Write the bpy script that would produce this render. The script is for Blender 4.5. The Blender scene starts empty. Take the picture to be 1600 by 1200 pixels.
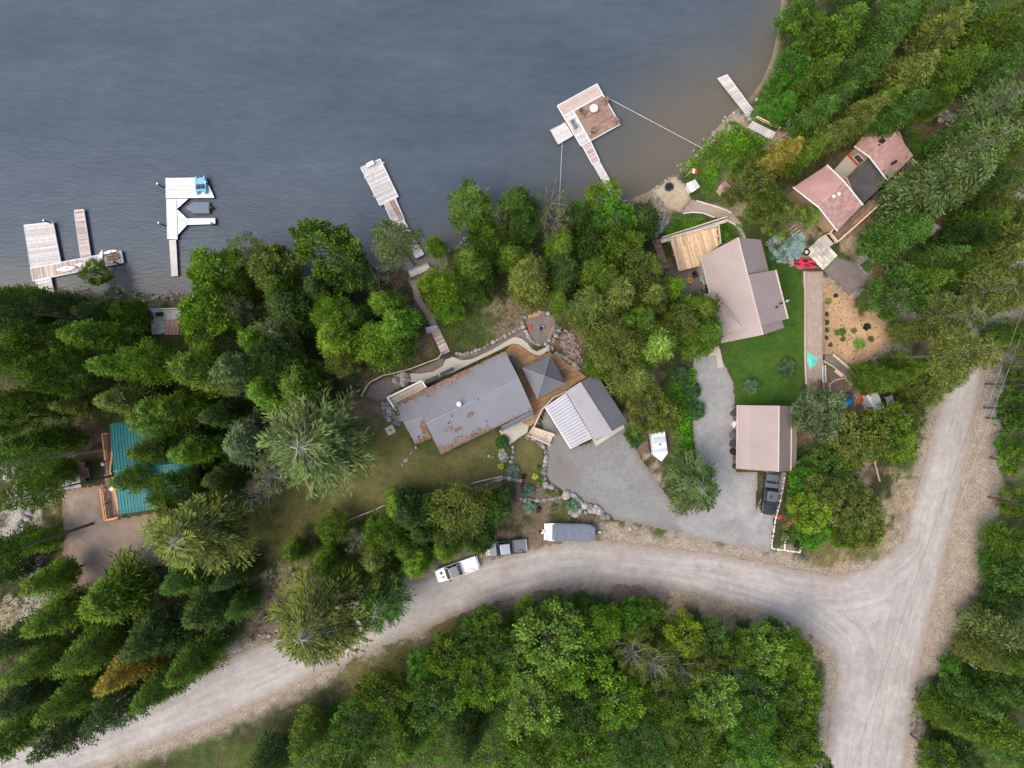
import bpy, bmesh, math, random
import numpy as np
from mathutils import Vector, Matrix
random.seed(7); rng = np.random.default_rng(7)
R_ = math.radians
scene = bpy.context.scene
COL = scene.collection

# ---------------------------------------------------------------- camera, world, sun, exposure
CAMZ = 100.0          # metres above the lake; plateau of the lots lies at z = 4
PL = 4.0
cd = bpy.data.cameras.new("camera"); cam = bpy.data.objects.new("camera", cd); COL.objects.link(cam)
cd.lens = 24; cd.sensor_width = 36; cd.clip_end = 5000; cd.clip_start = 1
cam.location = (0, 0, CAMZ); cam.rotation_euler = (0, 0, 0)
scene.camera = cam
w = bpy.data.worlds.new("World"); scene.world = w; w.use_nodes = True
nt = w.node_tree; bg = nt.nodes['Background']
sky = nt.nodes.new('ShaderNodeTexSky'); sky.sky_type = 'NISHITA'; sky.sun_disc = False
SUN_EL, SUN_AZ = 60, 243      # hazy light from the left, slightly below
sky.sun_elevation = R_(SUN_EL); sky.sun_rotation = R_(SUN_AZ)
sky.dust_density = 5; sky.ozone_density = 1.0; sky.air_density = 1.0
nt.links.new(sky.outputs[0], bg.inputs[0]); bg.inputs[1].default_value = 0.15
sd = bpy.data.lights.new("sun", 'SUN'); so = bpy.data.objects.new("sun", sd); COL.objects.link(so)
sd.energy = 0.6; sd.angle = R_(45); sd.color = (1, .93, .84)
az = R_(SUN_AZ); el = R_(SUN_EL)
sv = Vector((math.sin(az) * math.cos(el), math.cos(az) * math.cos(el), math.sin(el)))
so.rotation_euler = sv.to_track_quat('Z', 'Y').to_euler(); so.location = sv * 200
scene.view_settings.view_transform = 'Standard'; scene.view_settings.look = 'None'
scene.view_settings.gamma = 1; scene.view_settings.exposure = 0.72

# ---------------------------------------------------------------- pixel -> world
K = 0.0009375
def W(px, py, z): 
    s = (CAMZ - z) * K
    return Vector(((px - 800) * s, -(py - 600) * s, z))

def sdf(poly, X, Y):
    """signed distance (positive inside) of points to polygon"""
    n = len(poly); d = np.full(X.shape, 1e18); ins = np.zeros(X.shape, bool)
    for i in range(n):
        ax, ay = poly[i]; bx, by = poly[(i + 1) % n]
        ex, ey = bx - ax, by - ay; wx, wy = X - ax, Y - ay
        t = np.clip((wx * ex + wy * ey) / (ex * ex + ey * ey + 1e-12), 0, 1)
        d = np.minimum(d, (wx - ex * t) ** 2 + (wy - ey * t) ** 2)
        c = ((ay > Y) != (by > Y)) & (X < (bx - ax) * (Y - ay) / ((by - ay) if by != ay else 1e-12) + ax)
        ins ^= c
    return np.where(ins, 1, -1) * np.sqrt(d)
def vnoise(X, Y, f, seed=0):
    """smooth value noise 0..1"""
    r = np.random.default_rng(seed); T = r.random((64, 64))
    x = X * f; y = Y * f; xi = np.floor(x).astype(int); yi = np.floor(y).astype(int)
    fx = x - xi; fy = y - yi; fx = fx * fx * (3 - 2 * fx); fy = fy * fy * (3 - 2 * fy)
    g = lambda a, b: T[a % 64, b % 64]
    return (g(xi, yi) * (1 - fx) + g(xi + 1, yi) * fx) * (1 - fy) + (g(xi, yi + 1) * (1 - fx) + g(xi + 1, yi + 1) * fx) * fy
def fnoise(X, Y, f, seed=0):
    return (vnoise(X, Y, f, seed) * .5 + vnoise(X, Y, f * 2.1, seed + 1) * .3 + vnoise(X, Y, f * 4.3, seed + 2) * .2)

SHORE = [(-40, 441), (60, 450), (120, 452), (185, 462), (255, 460), (320, 450), (400, 440), (480, 430), (560, 418), (640, 408),
         (672, 400), (700, 384), (760, 372), (820, 358), (888, 338), (905, 331), (945, 322), (978, 313), (1015, 297), (1056, 273),
         (1075, 250), (1098, 225), (1118, 200), (1140, 178), (1168, 155), (1190, 125), (1205, 90), (1215, 40), (1222, -20)]
LAKE = [tuple(W(a, b, 0)[:2]) for a, b in SHORE]
LAKE = [(-900, LAKE[0][1])] + LAKE + [(90, 900), (-900, 900)]
def Gz(X, Y):
    X = np.asarray(X, float); Y = np.asarray(Y, float)
    d = -sdf(LAKE, X, Y)
    t = np.clip(d / 13.0, 0, 1)
    land = 4 * (t * t * (3 - 2 * t)) * .82 + .72 * np.clip(d / 2.2, 0, 1)
    land = np.where(t >= 1, 4.0, land)
    return np.where(d > 0, land, np.maximum(d * .22, -3.5))
def G(x, y): return float(Gz(np.array([x]), np.array([y]))[0])
def P(px, py, off=0.0):
    """point on the ground under a pixel, raised by off"""
    z = PL
    for _ in range(6):
        v = W(px, py, z + off); z = G(v.x, v.y)
    return W(px, py, z + off)

# ---------------------------------------------------------------- materials
def mat(name, a, b=None, scale=1.0, rough=.8, metal=0, bump=0, bscale=None, tone=False, spots=None, detail=6, aniso=None, spec=.3, tonec=None):
    m = bpy.data.materials.new(name); m.use_nodes = True; n = m.node_tree; N = n.nodes; Lk = n.links
    p = N['Principled BSDF']; p.inputs['Roughness'].default_value = rough; p.inputs['Metallic'].default_value = metal
    p.inputs['Specular IOR Level'].default_value = spec
    geo = N.new('ShaderNodeNewGeometry'); src = geo.outputs['Position']
    if aniso:
        mp = N.new('ShaderNodeMapping'); mp.inputs['Rotation'].default_value = (0, 0, aniso[0]); mp.inputs['Scale'].default_value = (aniso[1], aniso[2], 1)
        Lk.new(src, mp.inputs[0]); src = mp.outputs[0]
    def noise(sc, det=detail):
        q = N.new('ShaderNodeTexNoise'); q.inputs['Scale'].default_value = sc; q.inputs['Detail'].default_value = det; q.inputs['Roughness'].default_value = .65
        Lk.new(src, q.inputs['Vector']); return q.outputs[0]
    def ramp(s, lo, hi):
        q = N.new('ShaderNodeMapRange'); q.inputs['From Min'].default_value = lo; q.inputs['From Max'].default_value = hi; Lk.new(s, q.inputs['Value']); return q.outputs[0]
    def mix(f, c1, c2, bt='MIX'):
        q = N.new('ShaderNodeMix'); q.data_type = 'RGBA'; q.blend_type = bt
        if isinstance(f, float): q.inputs[0].default_value = f
        else: Lk.new(f, q.inputs[0])
        for i, c in ((6, c1), (7, c2)):
            if isinstance(c, tuple): q.inputs[i].default_value = (*c, 1)
            else: Lk.new(c, q.inputs[i])
        return q.outputs[2]
    b = b or tuple(x * .8 for x in a)
    c = mix(ramp(noise(scale), .35, .65), a, b)
    if tone:
        at = N.new('ShaderNodeAttribute'); at.attribute_name = 'tone'
        lo, hi = tonec or ((.55, .55, .55), (1.4, 1.4, 1.4))
        c = mix(1.0, c, mix(at.outputs['Fac'], lo, hi), 'MULTIPLY')
    if spots:
        sc, lo, hi, colr = spots
        c = mix(ramp(noise(sc), lo, hi), c, colr)
    Lk.new(c, p.inputs['Base Color'])
    if bump:
        bp = N.new('ShaderNodeBump'); bp.inputs['Strength'].default_value = bump; bp.inputs['Distance'].default_value = .05
        Lk.new(noise(bscale or scale * 6), bp.inputs['Height']); Lk.new(bp.outputs[0], p.inputs['Normal'])
    return m

M = {}
def foliage(name, transl=.22):
    m = bpy.data.materials.new(name); m.use_nodes = True; n = m.node_tree; N = n.nodes; Lk = n.links
    p = N['Principled BSDF']; p.inputs['Roughness'].default_value = .7; p.inputs['Specular IOR Level'].default_value = .12
    oi = N.new('ShaderNodeObjectInfo'); at = N.new('ShaderNodeAttribute'); at.attribute_name = 'tone'
    tc = N.new('ShaderNodeTexCoord')
    nz = N.new('ShaderNodeTexNoise'); nz.inputs['Scale'].default_value = .7; nz.inputs['Detail'].default_value = 3; Lk.new(tc.outputs['Object'], nz.inputs['Vector'])
    mr = N.new('ShaderNodeMapRange'); mr.inputs[1].default_value = 0; mr.inputs[2].default_value = 1; mr.inputs[3].default_value = .38; mr.inputs[4].default_value = 1.85
    Lk.new(at.outputs['Fac'], mr.inputs[0])
    mm = N.new('ShaderNodeMix'); mm.data_type = 'RGBA'; mm.blend_type = 'MULTIPLY'; mm.inputs[0].default_value = 1
    Lk.new(oi.outputs['Color'], mm.inputs[6]); Lk.new(mr.outputs[0], mm.inputs[7])
    m2 = N.new('ShaderNodeMix'); m2.data_type = 'RGBA'; m2.blend_type = 'MULTIPLY'; 
    m2.inputs[7].default_value = (1.25, 1.1, .8, 1); Lk.new(mm.outputs[2], m2.inputs[6])
    r2 = N.new('ShaderNodeMapRange'); r2.inputs[1].default_value = .4; r2.inputs[2].default_value = .7; Lk.new(nz.outputs[0], r2.inputs[0]); Lk.new(r2.outputs[0], m2.inputs[0])
    Lk.new(m2.outputs[2], p.inputs['Base Color'])
    tr = N.new('ShaderNodeBsdfTranslucent'); Lk.new(m2.outputs[2], tr.inputs[0])
    mx = N.new('ShaderNodeMixShader'); mx.inputs[0].default_value = transl
    Lk.new(p.outputs[0], mx.inputs[1]); Lk.new(tr.outputs[0], mx.inputs[2]); Lk.new(mx.outputs[0], N['Material Output'].inputs[0])
    return m
M['leaf'] = foliage('foliage')
M['bark'] = mat('bark', (.10, .085, .07), (.16, .14, .12), 3, .9, bump=.4)
M['greybark'] = mat('grey_bark', (.22, .21, .19), (.34, .33, .30), 3, .9)
M['wood'] = mat('weathered_wood', (.47, .38, .33), (.56, .49, .45), 2.5, .85, tone=True, tonec=((.62, .60, .60), (1.25, 1.22, 1.2)))
M['greywood'] = mat('grey_wood', (.50, .47, .44), (.62, .60, .58), 2, .85, tone=True, tonec=((.75, .75, .75), (1.2, 1.2, 1.2)))
M['newwood'] = mat('new_timber', (.68, .47, .29), (.80, .61, .42), 2.5, .7, tone=True, tonec=((.7, .68, .62), (1.2, 1.18, 1.12)))
M['cedar'] = mat('stained_decking', (.30, .165, .075), (.40, .25, .13), .8, .6, tone=True, tonec=((.75, .75, .75), (1.25, 1.2, 1.15)))
M['orangewood'] = mat('orange_wood', (.55, .26, .11), (.62, .34, .17), 2, .7, tone=True)
M['brownwood'] = mat('brown_wood', (.19, .12, .085), (.27, .19, .15), 2, .85, tone=True)
M['palewood'] = mat('pale_rail_wood', (.52, .42, .31), (.64, .54, .42), 3, .8, tone=True, tonec=((.8, .8, .8), (1.2, 1.2, 1.2)))
M['white'] = mat('white_paint', (.72, .73, .75), (.80, .81, .82), 2, .5)
M['whitedeck'] = mat('white_dock_panel', (.68, .70, .73), (.78, .79, .81), 1.5, .55, tone=True, tonec=((.82, .82, .84), (1.06, 1.06, 1.06)))
M['offwhite'] = mat('off_white', (.60, .57, .50), (.70, .66, .59), 1, .7)
M['black'] = mat('black_rubber', (.012, .012, .013), (.02, .02, .02), 3, .5)
M['darkmetal'] = mat('dark_metal', (.045, .05, .06), (.07, .075, .08), 2, .4)
M['glass'] = mat('dark_glass', (.02, .03, .035), (.03, .045, .05), 1, .08, spec=.8)
M['roofgrey'] = mat('grey_metal_roof', (.25, .25, .27), (.285, .285, .305), .35, .5, metal=.15, tone=True, tonec=((.75, .75, .75), (1.2, 1.2, 1.2)))
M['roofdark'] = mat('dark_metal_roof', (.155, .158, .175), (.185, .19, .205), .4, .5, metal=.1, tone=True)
M['roofwhite'] = mat('pale_corrugated_roof', (.30, .31, .345), (.345, .355, .385), .5, .5, metal=.1, tone=True, tonec=((.5, .5, .52), (1.3, 1.3, 1.3)))
M['rooftan'] = mat('tan_metal_roof', (.315, .255, .24), (.35, .29, .275), .3, .45, metal=.1, tone=True, tonec=((.8, .8, .8), (1.12, 1.12, 1.12)))
M['roofteal'] = mat('teal_metal_roof', (.035, .19, .185), (.055, .24, .24), .5, .4, metal=.1, tone=True, tonec=((.7, .7, .7), (1.25, 1.25, 1.25)))
M['shingle'] = mat('pink_shingles', (.43, .255, .225), (.50, .315, .285), .5, .85, tone=True, tonec=((.78, .76, .76), (1.2, 1.2, 1.2)))
M['flatroof'] = mat('dark_roof_felt', (.055, .058, .065), (.09, .085, .085), .5, .9, spots=(3, .58, .75, (.16, .10, .06)))
M['wallgrey'] = mat('grey_siding', (.28, .28, .27), (.33, .33, .32), 1, .8)
M['walltan'] = mat('tan_siding', (.42, .29, .16), (.48, .34, .2), .7, .8)
M['wallcream'] = mat('cream_siding', (.50, .45, .38), (.55, .5, .43), .7, .8)
M['concrete'] = mat('concrete', (.45, .43, .37), (.55, .53, .47), .6, .85, spots=(5, .6, .8, (.38, .36, .31)), bump=.1)
M['stone'] = mat('stone', (.21, .21, .21), (.36, .34, .31), 2.5, .85, tone=True, bump=.5)
M['redstone'] = mat('red_stone', (.16, .115, .10), (.30, .24, .22), 3, .9, tone=True, bump=.5)
M['litter'] = mat('needle_litter', (.20, .115, .07), (.29, .18, .12), 3, .95, tone=True)
M['red'] = mat('red_paint', (.55, .03, .02), (.62, .05, .04), 2, .4)
M['pinkred'] = mat('kayak_plastic', (.72, .02, .06), (.80, .04, .10), 2, .35)
M['blue'] = mat('blue_tarp', (.02, .22, .55), (.03, .30, .68), 3, .5, bump=.6)
M['turq'] = mat('turquoise_sheet', (.10, .55, .45), (.18, .65, .55), 3, .6, bump=.5)
M['skyblue'] = mat('light_blue_plastic', (.16, .42, .62), (.22, .50, .70), 2, .35)
M['yellow'] = mat('yellow_paint', (.62, .34, .03), (.70, .42, .06), 2, .5)
M['slate'] = mat('slate_canvas', (.135, .17, .21), (.16, .20, .24), 1.5, .6, bump=.2)
M['cover'] = mat('boat_cover', (.135, .16, .205), (.165, .19, .235), 1, .65, bump=.15)
M['carwhite'] = mat('white_car_paint', (.78, .79, .80), (.80, .81, .82), 1, .2, spec=.6)
M['cargrey'] = mat('grey_car_paint', (.10, .115, .135), (.11, .125, .145), 1, .22, spec=.6)
M['carblack'] = mat('black_car_paint', (.02, .023, .03), (.024, .027, .034), 1, .2, spec=.7)
M['cargreyroof'] = mat('grey_truck_roof', (.27, .31, .36), (.30, .34, .39), 1, .3, spec=.6)
M['chrome'] = mat('chrome', (.6, .6, .62), (.65, .65, .67), 1, .2, metal=.9)
M['lamp'] = mat('lamp_glass', (.7, .7, .68), (.75, .75, .73), 1, .15)
M['taillamp'] = mat('tail_lamp_glass', (.35, .02, .02), (.4, .03, .03), 1, .2)
M['wire'] = mat('wire', (.45, .45, .45), (.5, .5, .5), 1, .5)
M['darkwire'] = mat('dark_wire', (.06, .06, .06), (.08, .08, .08), 1, .5)
M['rope'] = mat('rope', (.62, .62, .60), (.68, .68, .66), 1, .8)
M['burgundy'] = mat('x', (.1, .02, .03))

# ---------------------------------------------------------------- mesh helper
OFF = {}
class MB:
    def __init__(s): s.v = []; s.f = []; s.t = []
    def face(s, pts, t=.5):
        i = len(s.v); s.v += [tuple(p) for p in pts]; s.f.append(tuple(range(i, i + len(pts)))); s.t.append(t)
    def hexa(s, a, b, t=.5):
        i = len(s.v); s.v += [tuple(p) for p in a] + [tuple(p) for p in b]
        s.f += [(i + 3, i + 2, i + 1, i), (i + 4, i + 5, i + 6, i + 7)] + [(i + k, i + (k + 1) % 4, i + 4 + (k + 1) % 4, i + 4 + k) for k in range(4)]
        s.t += [t] * 6; return s
    def prism(s, poly, z0, z1, t=.5):
        n = len(poly); i = len(s.v)
        s.v += [(p[0], p[1], z0) for p in poly] + [(p[0], p[1], z1) for p in poly]
        s.f += [tuple(i + n - 1 - k for k in range(n)), tuple(i + n + k for k in range(n))] + [(i + k, i + (k + 1) % n, i + n + (k + 1) % n, i + n + k) for k in range(n)]
        s.t += [t] * (n + 2); return s
    def box(s, cx, cy, cz, sx, sy, sz, rz=0, t=.5):
        c, q = math.cos(rz), math.sin(rz)
        r = [(cx + x * c - y * q, cy + x * q + y * c) for x, y in ((-sx / 2, -sy / 2), (sx / 2, -sy / 2), (sx / 2, sy / 2), (-sx / 2, sy / 2))]
        return s.prism(r, cz - sz / 2, cz + sz / 2, t)
    def slab(s, pts, th, t=.5):
        return s.hexa([(p[0], p[1], p[2] - th) for p in pts], pts, t)
    def tube(s, pts, r, n=6, t=.5, cap=True):
        pts = [Vector(p) for p in pts]; rs = r if isinstance(r, (list, tuple)) else [r] * len(pts); base = len(s.v)
        for k, p in enumerate(pts):
            d = (pts[min(k + 1, len(pts) - 1)] - pts[max(k - 1, 0)]).normalized()
            u = d.orthogonal().normalized() if abs(d.z) > .9 else d.cross(Vector((0, 0, 1))).normalized()
            q = d.cross(u)
            for j in range(n):
                a = 2 * math.pi * j / n; s.v.append(tuple(p + (u * math.cos(a) + q * math.sin(a)) * rs[k]))
        for k in range(len(pts) - 1):
            for j in range(n):
                a = base + k * n; s.f.append((a + j, a + (j + 1) % n, a + n + (j + 1) % n, a + n + j)); s.t.append(t)
        if cap:
            s.f.append(tuple(base + n - 1 - j for j in range(n))); s.f.append(tuple(base + (len(pts) - 1) * n + j for j in range(n))); s.t += [t, t]
        return s
    def loft(s, rings, t=.5, cap=True):
        n = len(rings[0]); b = len(s.v)
        for r in rings: s.v += [tuple(p) for p in r]
        for k in range(len(rings) - 1):
            for j in range(n):
                a = b + k * n; s.f.append((a + j, a + (j + 1) % n, a + n + (j + 1) % n, a + n + j)); s.t.append(t)
        if cap:
            s.f.append(tuple(b + n - 1 - j for j in range(n))); s.f.append(tuple(b + (len(rings) - 1) * n + j for j in range(n))); s.t += [t, t]
        return s
    def cyl(s, x, y, z0, z1, r, n=12, t=.5, r2=None):
        r2 = r if r2 is None else r2
        return s.loft([[(x + r * math.cos(2 * math.pi * j / n), y + r * math.sin(2 * math.pi * j / n), z0) for j in range(n)],
                       [(x + r2 * math.cos(2 * math.pi * j / n), y + r2 * math.sin(2 * math.pi * j / n), z1) for j in range(n)]], t)
    def build(s, name, m, parent=None, smooth=False, bevel=0):
        me = bpy.data.meshes.new(name)
        V = np.array(s.v, float)
        if parent is not None: off = OFF.get(parent.name, Vector((0, 0, 0)))
        else:
            off = Vector(((V[:, 0].min() + V[:, 0].max()) / 2, (V[:, 1].min() + V[:, 1].max()) / 2, V[:, 2].min()))
        V = V - np.array(off)
        me.from_pydata([tuple(x) for x in V], [], s.f)
        bm = bmesh.new(); bm.from_mesh(me); bmesh.ops.recalc_face_normals(bm, faces=bm.faces); bm.to_mesh(me); bm.free()
        at = me.attributes.new('tone', 'FLOAT', 'FACE'); at.data.foreach_set('value', np.array(s.t, dtype=np.float32))
        me.materials.append(M[m] if isinstance(m, str) else m)
        if smooth: me.polygons.foreach_set('use_smooth', [True] * len(me.polygons))
        o = bpy.data.objects.new(name, me); COL.objects.link(o)
        if parent is not None: o.parent = parent
        else: o.location = off
        OFF[o.name] = off
        if bevel:
            b = o.modifiers.new('bevel', 'BEVEL'); b.width = bevel; b.segments = 2; b.limit_method = 'ANGLE'
        return o
def tag(o, label=None, cat=None, group=None, kind=None):
    if label: o['label'] = label
    if cat: o['category'] = cat
    if group: o['group'] = group
    if kind: o['kind'] = kind
    return o
def empty(name, loc, label=None, cat=None, group=None):
    o = bpy.data.objects.new(name, None); COL.objects.link(o); o.location = loc; o.empty_display_size = .3
    OFF[o.name] = Vector(loc); return tag(o, label, cat, group)
def rebase(o):
    """after the world-space parts are built, nothing to do; kept for clarity"""
    return o
def local(name, label, cat, group=None):
    o = empty(name, (0, 0, 0), label, cat, group); return o
def place(o, loc, rz=0, s=None):
    o.location = loc; o.rotation_euler = (0, 0, rz)
    if s: o.scale = s if isinstance(s, (tuple, list)) else (s, s, s)
    return o
def boost(t, k=1.16, sat=1.12):
    m_ = sum(t) / 3; return tuple(max(.006, (m_ + (c - m_) * sat) * k) for c in t)
def copy_tree(o, parent=None):
    c = o.copy(); COL.objects.link(c); c.parent = parent
    for ch in list(o.children): copy_tree(ch, c)
    return c
def rnd(a=0., b=1.): return random.uniform(a, b)
def lerp(a, b, t): return a + (b - a) * t
def bil(q, u, v): return lerp(lerp(q[0], q[1], u), lerp(q[3], q[2], u), v)
def planks(mb, q, n, th=.06, gap=.06, tone=(0, 1), segs=1):
    """n planks parallel to q0->q1, laid from q0 towards q3"""
    for k in range(n):
        cuts = [0, 1] if segs == 1 else [0] + sorted(rnd(.1, .9) for _ in range(segs - 1)) + [1]
        for j in range(len(cuts) - 1):
            a, b = (k + gap / 2) / n, (k + 1 - gap / 2) / n
            u0, u1 = cuts[j], cuts[j + 1] - (.004 if cuts[j + 1] < 1 else 0)
            mb.slab([bil(q, u0, a), bil(q, u1, a), bil(q, u1, b), bil(q, u0, b)], th, rnd(*tone))
def ribs(mb, q, spacing, h=.05, wd=.07, t=.9):
    """raised seams running q0->q3 repeated along q0->q1"""
    L = (q[1] - q[0]).length; n = max(2, int(L / spacing)); nrm = (q[1] - q[0]).cross(q[3] - q[0]).normalized()
    if nrm.z < 0: nrm = -nrm
    e = wd / L / 2
    for k in range(n + 1):
        u = min(max(k / n, e), 1 - e)
        a = [bil(q, u - e, .002), bil(q, u + e, .002), bil(q, u + e, .998), bil(q, u - e, .998)]
        mb.hexa([p + nrm * .002 for p in a], [p + nrm * h for p in a], t)
def grid(mb, q, nu, nv, th=.03, gap=.0, tone=(0, 1), lift=.0):
    for i in range(nu):
        for j in range(nv):
            g = gap / 2
            pts = [bil(q, (i + g) / nu, (j + g) / nv), bil(q, (i + 1 - g) / nu, (j + g) / nv), bil(q, (i + 1 - g) / nu, (j + 1 - g) / nv), bil(q, (i + g) / nu, (j + 1 - g) / nv)]
            pts = [p + Vector((0, 0, lift)) for p in pts]
            if th: mb.slab(pts, th, rnd(*tone))
            else: mb.face(pts, rnd(*tone))
def railing(mb, pts, h=1.0, sp=1.5, r=.05, rails=(1., .5)):
    for k in range(len(pts) - 1):
        a, b = Vector(pts[k]), Vector(pts[k + 1]); n = max(1, round((b - a).length / sp))
        for j in range(n + (k == len(pts) - 2)):
            p = lerp(a, b, j / n); mb.box(p.x, p.y, p.z + h / 2, r * 1.8, r * 1.8, h, 0, rnd())
        for rl in rails:
            a2, b2 = a + Vector((0, 0, h * rl + .02)), b + Vector((0, 0, h * rl + .02)); d = (b2 - a2).normalized(); sd_ = Vector((-d.y, d.x, 0)).normalized() * r * (1.4 if rl == 1 else .7)
            mb.slab([a2 - sd_, b2 - sd_, b2 + sd_, a2 + sd_], .06, rnd(.4, .9))
_bm = bmesh.new(); bmesh.ops.create_icosphere(_bm, subdivisions=2, radius=1)
ICO_V = [v.co.copy() for v in _bm.verts]; ICO_F = [tuple(v.index for v in f.verts) for f in _bm.faces]; _bm.free()
_bm = bmesh.new(); bmesh.ops.create_icosphere(_bm, subdivisions=1, radius=1)
ICO1_V = [v.co.copy() for v in _bm.verts]; ICO1_F = [tuple(v.index for v in f.verts) for f in _bm.faces]; _bm.free()
def rock(mb, c, r, flat=.6, t=None, fine=False):
    V, F = (ICO_V, ICO_F) if fine else (ICO1_V, ICO1_F)
    i = len(mb.v); sx, sy, sz = r * rnd(.75, 1.25), r * rnd(.75, 1.25), r * flat * rnd(.8, 1.2); a = rnd(0, 6.3); ca, sa = math.cos(a), math.sin(a)
    cut = [(Vector((rnd(-1, 1), rnd(-1, 1), rnd(-.2, 1))).normalized(), rnd(.6, .85)) for _ in range(5)]
    for v in V:
        q = v.copy()
        for n_, d_ in cut:
            e = q.dot(n_) - d_
            if e > 0: q -= n_ * e
        q *= rnd(.94, 1.06); x, y, z = q.x * sx, q.y * sy, q.z * sz
        mb.v.append((c[0] + x * ca - y * sa, c[1] + x * sa + y * ca, c[2] + z))
    t = rnd() if t is None else t
    mb.f += [tuple(i + k for k in f) for f in F]; mb.t += [t] * len(F)
def blob(mb, c, sx, sy, sz, t=.5, rz=0, n=10, m=6, jit=0):
    rings = []
    for k in range(m + 1):
        ph = -math.pi / 2 + math.pi * min(max(k / m, .03), .97)
        rr = math.cos(ph); zz = math.sin(ph)
        ring = []
        for j in range(n):
            a = 2 * math.pi * j / n; x = sx * rr * math.cos(a) * rnd(1 - jit, 1 + jit); y = sy * rr * math.sin(a) * rnd(1 - jit, 1 + jit)
            ring.append((c[0] + x * math.cos(rz) - y * math.sin(rz), c[1] + x * math.sin(rz) + y * math.cos(rz), c[2] + sz * zz))
        rings.append(ring)
    mb.loft(rings, t)
#SPLIT_TERRAIN
# ---------------------------------------------------------------- terrain, colours by what the ground is made of
C_ = dict(floor=(.050, .055, .022), dark=(.035, .045, .016), moss=(.06, .085, .02), dirt=(.17, .125, .09), red=(.17, .105, .075), tan=(.33, .26, .175), olive=(.115, .11, .037),
          grass=(.055, .11, .018), shoulder=(.31, .26, .205), gravel=(.25, .245, .245), mulch=(.46, .27, .14), pale=(.34, .30, .26), sand=(.34, .28, .19), stone=(.24, .22, .20),
          bed=(.13, .11, .085), deep=(.04, .06, .07))
ROAD = [(-120, 1205), (60, 1152), (200, 1097), (305, 1050), (400, 1010), (462, 987), (540, 955), (615, 920), (680, 898), (750, 876), (820, 859), (875, 847), (925, 844), (975, 848),
        (1025, 854), (1100, 862), (1200, 880), (1250, 892), (1310, 899), (1350, 887), (1390, 862), (1412, 842), (1420, 800), (1438, 745), (1460, 662), (1475, 605), (1492, 560), (1510, 510),
        (1530, 455), (1560, 400), (1640, 330), (1660, 380), (1600, 430), (1568, 500), (1545, 560), (1535, 592), (1522, 662), (1503, 750), (1494, 795), (1473, 887), (1470, 912), (1457, 950), (1437, 1050), (1424, 1130), (1405, 1260), (1275, 1260), (1296, 1130), (1308, 1050),
        (1300, 1020), (1250, 981), (1200, 961), (1100, 931), (1025, 917), (925, 912), (875, 916), (800, 932), (700, 967), (650, 990), (560, 1027), (470, 1068), (330, 1130), (160, 1195), (-80, 1270)]
SHOUL = [(1560, 560), (1575, 620), (1562, 720), (1562, 800), (1545, 870), (1520, 950), (1492, 1005), (1452, 1060), (1435, 1160), (1400, 1260), (1380, 1200), (1430, 1000), (1480, 800), (1520, 600)]
wp = lambda poly, z=PL: [tuple(W(a, b, z)[:2]) for a, b in poly]
ROADW = wp(ROAD); SHOULW = wp(SHOUL)
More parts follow.
